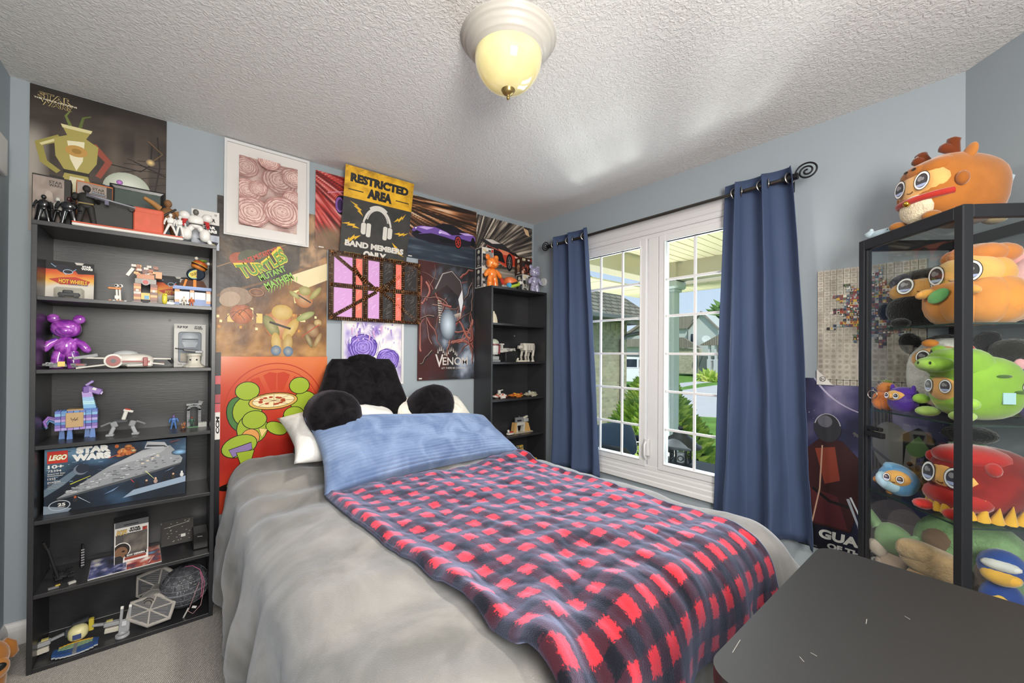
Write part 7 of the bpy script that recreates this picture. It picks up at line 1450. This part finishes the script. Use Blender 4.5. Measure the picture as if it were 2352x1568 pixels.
for s in (-1, 1):
    P_(r, 'antler', lambda b: b.tube([(s*.055, -.02, .265), (s*.058, -.03, .30), (s*.066, -.035, .325), (s*.07, -.035, .338), (s*.072, -.035, .345)], [.020, .024, .021, .022, .006], '#6a3218', 12) and b.tube([(s*.06, -.035, .298), (s*.058, -.07, .308), (s*.058, -.078, .31)], [.02, .019, .006], '#6a3218', 10))
    P_(r, 'ear', lambda b: b.sph((s*.095, .0, .268), (.026, .014, .040), '#b4743a', 14, (0, s*.6, 0)))
    P_(r, 'arm', lambda b: b.sph((s*.128, -.06, .155), (.020, .022, .028), '#9c5c28', 12)); P_(r, 'foot', lambda b: b.sph((s*.075, -.125, .022), (.028, .036, .022), '#96602c', 12))
P_(r, 'tail', lambda b: b.sph((.01, .185, .03), (.035, .045, .022), '#d6b98a', 12)); P_(r, 'care_label', lambda b: b.box((.085, .17, .17), (.004, .034, .026), '#b9c9d4', (0, .3, .4)), 'print')
r = soft('frog_plush', 'little pale blue spotted soft toy flopped at the cabinet top edge', .150, .135, zt, 150); P_(r, 'body', lambda b: b.tube([(.05, 0, .012), (.02, 0, .017), (-.02, -.002, .016), (-.05, 0, .013), (-.06, 0, .012)], [.010, .016, .017, .013, .004], '#9fb4bf', 12)); P_(r, 'head', lambda b: (b.sph((-.048, -.004, .022), (.020, .016, .016), '#a9bcc6', 12), b.sph((-.044, -.006, .038), .007, '#b4c6ce', 8), b.sph((-.066, -.004, .028), .006, '#b4c6ce', 8)))
P_(r, 'spots', lambda b: [b.sph((.04-.018*k, -.014, .018+.004*(k % 2)), .0022, '#2a3238', 6) for k in range(5)] and None)
# first glass shelf
S1, S2, S3, S4 = 1.3765, 1.0575, .7385, .4125
r = soft('ninja_plush', 'round black furry soft toy with a tan face on the top glass shelf', .105, .0, S1, 170)
P_(r, 'body', lambda b: b.sph((0, .02, .098), (.13, .10, .098), '#151416', 26, None, .8), 'fur'); face(r, (0, -.045, .142), (.112, .060, .052), .42, .10, .30, -.22)
P_(r, 'fringe', lambda b: b.sph((0, .0, .182), (.125, .085, .045), '#141315', 22, (-.2, 0, 0)), 'fur'); P_(r, 'beard', lambda b: b.sph((0, -.055, .070), (.118, .058, .066), '#19181a', 20, None, .85), 'fur')
for s in (-1, 1): P_(r, 'arm', lambda b: b.sph((s*.128, -.03, .075), (.024, .024, .036), '#151416', 12), 'fur'); P_(r, 'foot', lambda b: b.sph((s*.06, -.10, .02), (.032, .03, .02), '#1b1a1c', 12), 'fur')
r = soft('peach_plush', 'orange pumpkin shaped soft toy with a green leaf patch', -.085, .03, S1, 150); OR, OR2 = '#cf8842', '#c67838'
def lobes(b):
    for k in range(9): a = 2*pi*k/9; b.sph((.062*cos(a), .062*sin(a)*.95, .078), (.066, .066, .078), OR, 16, None, .9)
P_(r, 'body', lobes); P_(r, 'head', lambda b: b.sph((0, .0, .165), (.095, .09, .075), '#dca04e', 22)); face(r, (0, -.032, .170), (.092, .066, .062), .50, .0, .38, 0, '#dfae62')
P_(r, 'hat', lambda b: [b.sph((.045*cos(a), .02+.045*sin(a), .232), (.05, .05, .034), OR2, 14) for a in (.3, 1.3, 2.4, 3.5, 4.6, 5.6)] and b.sph((0, .02, .245), (.05, .05, .03), OR2, 14))
P_(r, 'leaf_patch', lambda b: b.sph((-.018, -.126, .096), (.034, .006, .022), '#6fae6a', 12, (0, -.5, 0)))
for s in (-1, 1): P_(r, 'arm', lambda b: b.sph((s*.062, -.118, .108), (.028, .018, .015), '#dca04e', 12, (0, s*.3, 0)))
P_(r, 'care_label', lambda b: b.box((.088, -.068, .07), (.032, .003, .034), '#9cc4cc', (0, 0, .9)), 'print')
r = soft('pink_plush', 'pale pink soft toy with a red patch behind the orange one', -.13, -.125, S1, 185); P_(r, 'body', lambda b: b.sph((0, 0, .115), (.08, .055, .115), '#dcb4b8', 22, None, .85)); P_(r, 'red_patch', lambda b: b.sph((.025, -.050, .135), (.045, .010, .04), '#b03c38', 16)); P_(r, 'ear', lambda b: b.sph((-.05, 0, .22), (.03, .02, .03), '#dc9c9c', 12)); P_(r, 'ear', lambda b: b.sph((.05, 0, .22), (.03, .02, .03), '#dc9c9c', 12))
# second glass shelf
r = soft('cat_plush', 'white furry soft toy with black ears and a tan face', .080, -.030, S2, 172); P_(r, 'body', lambda b: b.sph((0, .02, .142), (.115, .085, .142), '#dad8d4', 26, None, .85), 'fur'); face(r, (-.005, -.040, .200), (.082, .056, .052), .46, .08, .34, -.1)
P_(r, 'back', lambda b: b.sph((.0, .045, .15), (.122, .075, .148), '#161517', 20, None, .85), 'fur'); P_(r, 'nose_knob', lambda b: b.sph((-.03, -.065, .262), (.024, .018, .015), '#dc8c3c', 10))
for s in (-1, 1): P_(r, 'ear', lambda b: b.sph((s*.098, .0, .262), (.036, .026, .046), '#151416', 12, (0, s*.5, 0)), 'fur'); P_(r, 'foot', lambda b: b.sph((s*.05, -.07, .02), (.03, .03, .02), '#151416', 10), 'fur')
GR = '#86b03c'
r = soft('dinosaur_plush', 'bright green dinosaur soft toy with red back spines', -.075, .04, S2, 136); P_(r, 'body', lambda b: b.sph((0, .025, .108), (.092, .115, .108), GR, 26, None, .78)); face(r, (-.0, -.062, .105), (.060, .040, .050), .48, .14, .40, 0, '#dfa866', False)
P_(r, 'hood', lambda b: (b.sph((0, -.03, .185), (.078, .08, .058), GR, 20, None, .85), b.sph((-.0, -.105, .185), (.066, .038, .028), '#8db843', 14)))
for s in (-1, 1): P_(r, 'brow', lambda b: b.sph((s*.042, -.055, .232), (.022, .022, .020), '#8db843', 12)); P_(r, 'hood_eye', lambda b: b.sph((s*.046, -.074, .225), (.007, .005, .011), '#16181a', 8)); P_(r, 'nostril', lambda b: b.sph((s*.022, -.14, .19), (.004, .003, .006), '#1d2a12', 6)); P_(r, 'hand', lambda b: b.sph((s*.085, -.075, .06), (.022, .026, .018), '#97c04c', 10)); P_(r, 'foot', lambda b: b.sph((s*.06, -.075, .018), (.030, .036, .018), '#a9c46a', 12)); P_(r, 'stripe', lambda b: [b.sph((s*.090, .02+.05*k, .15-.05*k), (.006, .024, .006), '#4a6a2a', 8) for k in range(2)] and None)
P_(r, 'tail', lambda b: b.tube([(0, .10, .07), (.0, .14, .05), (.01, .165, .035), (.02, .18, .028)], [.06, .045, .026, .008], GR, 12)); P_(r, 'spine', lambda b: [b.sph((0, .0+.028*k, .232-.028*k), (.010, .022, .024), '#b0342c', 10) for k in range(6)] and None); P_(r, 'care_label', lambda b: b.box((.093, .03, .08), (.003, .036, .036), '#a9ccd4', (0, 0, 0)), 'print')
r = soft('pumpkin_charm', 'small orange pumpkin keyring soft toy at the front of the middle shelf', .150, .125, S2, 160); P_(r, 'body', lambda b: [b.sph((.022*cos(a), .022*sin(a), .036), (.026, .026, .036), '#cf7430', 12) for a in (0, 1.05, 2.1, 3.15, 4.2, 5.25)] and b.sph((0, 0, .085), (.032, .03, .026), '#d0803c', 12)); P_(r, 'leaf', lambda b: b.sph((0, 0, .112), (.02, .012, .006), '#7a8a3c', 8)); P_(r, 'key_ring', lambda b: b.tube([(-.02+.016*cos(a), -.05, .06+.016*sin(a)) for a in [2*pi*i/16 for i in range(17)]], .0018, '#a9a9ac', 6), 'nickel'); P_(r, 'chain', lambda b: [b.sph((-.02+.006*k, -.045, .08+.006*k), .003, '#b9b9bc', 6) for k in range(8)] and None, 'nickel')
r = soft('purple_charm', 'small purple soft toy leaning against the green dinosaur', .062, .135, S2, 150); P_(r, 'body', lambda b: b.sph((0, 0, .040), (.046, .034, .040), '#4a2c86', 16, None, .85)); face(r, (-.01, -.016, .062), (.034, .024, .022), .45, .1, .34, 0); P_(r, 'hood', lambda b: b.sph((0, .006, .076), (.044, .032, .022), '#54329a', 12)); P_(r, 'ear', lambda b: b.sph((-.035, 0, .09), (.008, .008, .016), '#54329a', 8)); P_(r, 'ear', lambda b: b.sph((.035, 0, .09), (.008, .008, .016), '#54329a', 8))
r = soft('purple_plush', 'purple hooded soft toy with an orange face at the back right of the middle shelf', -.150, -.105, S2, 180); P_(r, 'body', lambda b: b.sph((0, .01, .08), (.062, .05, .08), '#4a3a86', 18, None, .85)); face(r, (0, -.02, .115), (.056, .040, .04), .42, .0, .38, 0); P_(r, 'hood', lambda b: b.sph((0, .01, .15), (.062, .05, .035), '#5a3c96', 16)); P_(r, 'ear', lambda b: b.sph((-.045, 0, .185), (.016, .010, .022), '#d9a0a8', 10)); P_(r, 'ear', lambda b: b.sph((.045, 0, .185), (.016, .010, .022), '#d9a0a8', 10))
r = soft('dark_plush', 'dark furry soft toy slumped behind the green dinosaur', -.055, -.115, S2, 180); P_(r, 'body', lambda b: b.sph((0, 0, .12), (.05, .048, .12), '#232024', 16, None, .85), 'fur'); P_(r, 'head', lambda b: b.sph((-.0, -.01, .235), (.055, .042, .04), '#26231f', 14), 'fur')
# third glass shelf
r = soft('fire_plush', 'large dark red soft toy with yellow flames round its base', -.085, .025, S3, 140); P_(r, 'body', lambda b: b.sph((0, .02, .115), (.112, .135, .115), '#8a201e', 26, None, .85), mat('flame_plush', attr=True, rough=.95, sheen=.4, vary=(9, .55), bump=(260, .35), spec=.1)); face(r, (-.0, -.055, .125), (.088, .068, .058), .46, .04, .40, -.1)
P_(r, 'hood', lambda b: b.sph((0, -.018, .195), (.095, .095, .040), '#a82422', 18)); P_(r, 'chin', lambda b: b.sph((0, -.065, .060), (.098, .065, .045), '#a02624', 18))
def flames(b):
    for k in range(26):
        a = -.4-2.7*k/25+0; a = 2*pi*k/26; h_ = .030+.018*((k*7) % 3)/2
        x, y = .108*cos(a), .02+.132*sin(a); b.tube([(x*.98, .02+(y-.02)*.98, .012), (x*1.02, .02+(y-.02)*1.02, .03), (x*1.02+.006, .02+(y-.02)*1.02, .03+h_)], [.018, .012, .001], '#d0a038', 8)
P_(r, 'flame_trim', flames)
for s in (-1, 1): P_(r, 'ear', lambda b: b.sph((s*.092, -.05, .175), (.022, .018, .022), '#b02c28', 10)); P_(r, 'foot', lambda b: b.sph((s*.05, -.125, .018), (.03, .03, .018), '#b02c28', 10))
P_(r, 'care_label', lambda b: b.box((.100, .06, .085), (.003, .036, .036), '#a9ccd4', (0, 0, -.3)), 'print')
r = soft('bluebird_plush', 'small light blue soft toy tipped over on the lower glass shelf', .095, .125, S3, 165); P_(r, 'body', lambda b: b.sph((0, .0, .058), (.062, .045, .056), '#5f93c0', 20, (0, .35, 0), .9)); P_(r, 'bib', lambda b: b.sph((-.012, -.020, .052), (.050, .032, .040), '#a9c9dc', 14, (0, .35, 0))); face(r, (.008, -.030, .070), (.042, .024, .030), .46, .1, .36, 0); P_(r, 'hood', lambda b: b.sph((.0, .006, .092), (.05, .04, .022), '#76a8d0', 14, (0, .35, 0))); P_(r, 'foot', lambda b: b.sph((-.062, -.01, .045), (.012, .012, .012), '#d98c3c', 8)); P_(r, 'foot', lambda b: b.sph((-.02, -.01, .012), (.014, .014, .012), '#d98c3c', 8))
r = soft('duck_plush', 'green headed soft toy with an orange bill and black hat', .055, -.085, S3, 165); P_(r, 'body', lambda b: b.sph((0, .0, .09), (.07, .05, .09), '#3f7a4c', 18, None, .9)); P_(r, 'head', lambda b: b.sph((0, 0, .175), (.065, .052, .05), '#468452', 18)); P_(r, 'bill', lambda b: b.sph((0, -.055, .175), (.036, .024, .018), '#d98a3c', 12)); P_(r, 'hat', lambda b: b.sph((0, .0, .245), (.075, .055, .035), '#121113', 16), 'fur')
for s in (-1, 1): P_(r, 'wing', lambda b: b.sph((s*.062, -.01, .10), (.016, .03, .045), '#1b2a20', 10))
r = soft('potato_plush', 'tan brown smiling soft toy at the back right of the lower shelf', -.160, -.110, S3, 185); P_(r, 'body', lambda b: b.sph((0, .0, .11), (.045, .06, .11), '#a8763c', 20, None, .9)); face(r, (0, -.02, .15), (.048, .048, .05), .5, .1, .34, 0, '#b07c40'); P_(r, 'arm', lambda b: b.sph((.045, -.03, .08), (.016, .016, .02), '#a8763c', 8)); P_(r, 'arm', lambda b: b.sph((-.045, -.03, .08), (.016, .016, .02), '#a8763c', 8))
r = soft('bear_charm', 'small brown furry keyring soft toy on the lower glass shelf', .160, -.005, S3, 165); P_(r, 'body', lambda b: b.sph((0, 0, .05), (.042, .034, .050), '#7a5c40', 14, None, .9), 'fur'); P_(r, 'ear', lambda b: b.sph((-.03, 0, .098), (.010, .008, .010), '#6a4c34', 8), 'fur'); P_(r, 'ear', lambda b: b.sph((.03, 0, .098), (.010, .008, .010), '#6a4c34', 8), 'fur'); P_(r, 'chain', lambda b: [b.sph((.02, -.036, .06+.006*k), .003, '#b9a96c', 6) for k in range(7)] and None, 'nickel')
# cabinet floor: plain fleece and felt pieces
r = soft('green_fleece_cushion', 'fuzzy pale green cushion filling the bottom of the glass cabinet', .020, -.055, S4, 165, 'cushion'); P_(r, 'cushion', lambda b: b.sph((0, .0, .14), (.15, .09, .14), '#86a878', 26, None, .8), 'fur'); P_(r, 'brown_patch', lambda b: b.sph((-.05, -.062, .18), (.06, .03, .05), '#7a6454', 14))
r = soft('felt_pouch', 'smooth sage green felt pouch with folded flaps', .135, .11, S4, 160, 'pouch'); P_(r, 'pouch', lambda b: b.sph((0, 0, .14), (.062, .032, .058), '#7f9c74', 20, (0, .3, 0), .85), 'plush'); P_(r, 'flap', lambda b: b.tube([(-.05, 0, .17), (-.075, .004, .205), (-.085, .006, .225), (-.088, .006, .235)], [.022, .016, .010, .003], '#86a47c', 10)); P_(r, 'flap', lambda b: b.tube([(.04, 0, .135), (.062, .0, .16), (.07, .004, .175), (.072, .004, .18)], [.022, .018, .010, .003], '#86a47c', 10)); P_(r, 'base', lambda b: b.sph((0, 0, .045), (.05, .035, .045), '#b0988a', 14, None, .8))
r = soft('fleece_jacket', 'tan sherpa fleece rolled up at the front of the cabinet floor', -.015, .095, S4, 165, 'fleece'); P_(r, 'fleece', lambda b: b.sph((0, 0, .125), (.092, .05, .052), '#a98c68', 24, (0, .15, 0), .75), 'fur'); P_(r, 'cuff', lambda b: b.sph((-.035, -.02, .155), (.06, .036, .036), '#b0936e', 16, None, .75), 'fur'); P_(r, 'lining', lambda b: b.sph((0, .0, .05), (.075, .05, .05), '#9c7c58', 16, None, .8))
r = soft('pale_sleeve', 'soft pale pink mitten shaped toy piece beside the felt pouch', .165, .145, S4, 160, 'soft toy'); P_(r, 'piece', lambda b: b.sph((0, 0, .09), (.04, .022, .028), '#b8a89c', 14, (0, .6, 0))); P_(r, 'stem', lambda b: b.sph((.012, .004, .035), (.022, .02, .035), '#a8968a', 10))
r = soft('blue_plush', 'plain blue and yellow ball shaped soft toy behind the near cabinet post', -.150, .010, S4, 175); P_(r, 'body', lambda b: b.sph((0, 0, .07), (.052, .045, .07), '#1f3f8a', 18, None, .9)); P_(r, 'head', lambda b: b.sph((0, -.0, .185), (.056, .052, .055), '#24468f', 18)); P_(r, 'yellow_patch', lambda b: b.sph((.0, -.03, .165), (.045, .034, .028), '#d0a040', 14)); P_(r, 'belly', lambda b: b.sph((0, -.03, .075), (.03, .022, .035), '#d6ae4c', 12)); P_(r, 'pale_patch', lambda b: b.sph((.0, -.035, .20), (.044, .022, .018), '#c9c9c6', 12))
r = soft('grey_scarf', 'crumpled taupe knitted piece at the right of the cabinet floor', -.085, -.02, S4, 175, 'scarf'); P_(r, 'knit', lambda b: b.sph((0, 0, .09), (.04, .05, .09), '#7a6c62', 14, None, .7), 'fur')
# brown dog in the corner by the left bookcase
r = thing('dog_plush', 'brown plush dog with a big black nose on the carpet by the left bookcase', 'soft toy', (-2.995, -.395, 0), radians(22)); DG = '#9c6630'
P_(r, 'body', lambda b: b.sph((0, .03, .07), (.045, .06, .07), DG, 18, None, .9)); P_(r, 'head', lambda b: b.sph((0, -.01, .165), (.046, .05, .055), DG, 18)); P_(r, 'muzzle', lambda b: b.sph((.004, -.045, .135), (.036, .032, .04), '#a87038', 16)); P_(r, 'nose', lambda b: b.sph((.006, -.076, .15), (.02, .010, .014), '#16171a', 14), 'toy')
for s in (-1, 1): P_(r, 'ear', lambda b: b.tube([(s*.032, .0, .205), (s*.048, -.004, .185), (s*.052, -.006, .15), (s*.05, -.006, .135)], [.010, .015, .016, .006], '#8f5c2a', 10)); P_(r, 'paw', lambda b: b.sph((s*.032, -.03, .018), (.02, .03, .018), DG, 10))
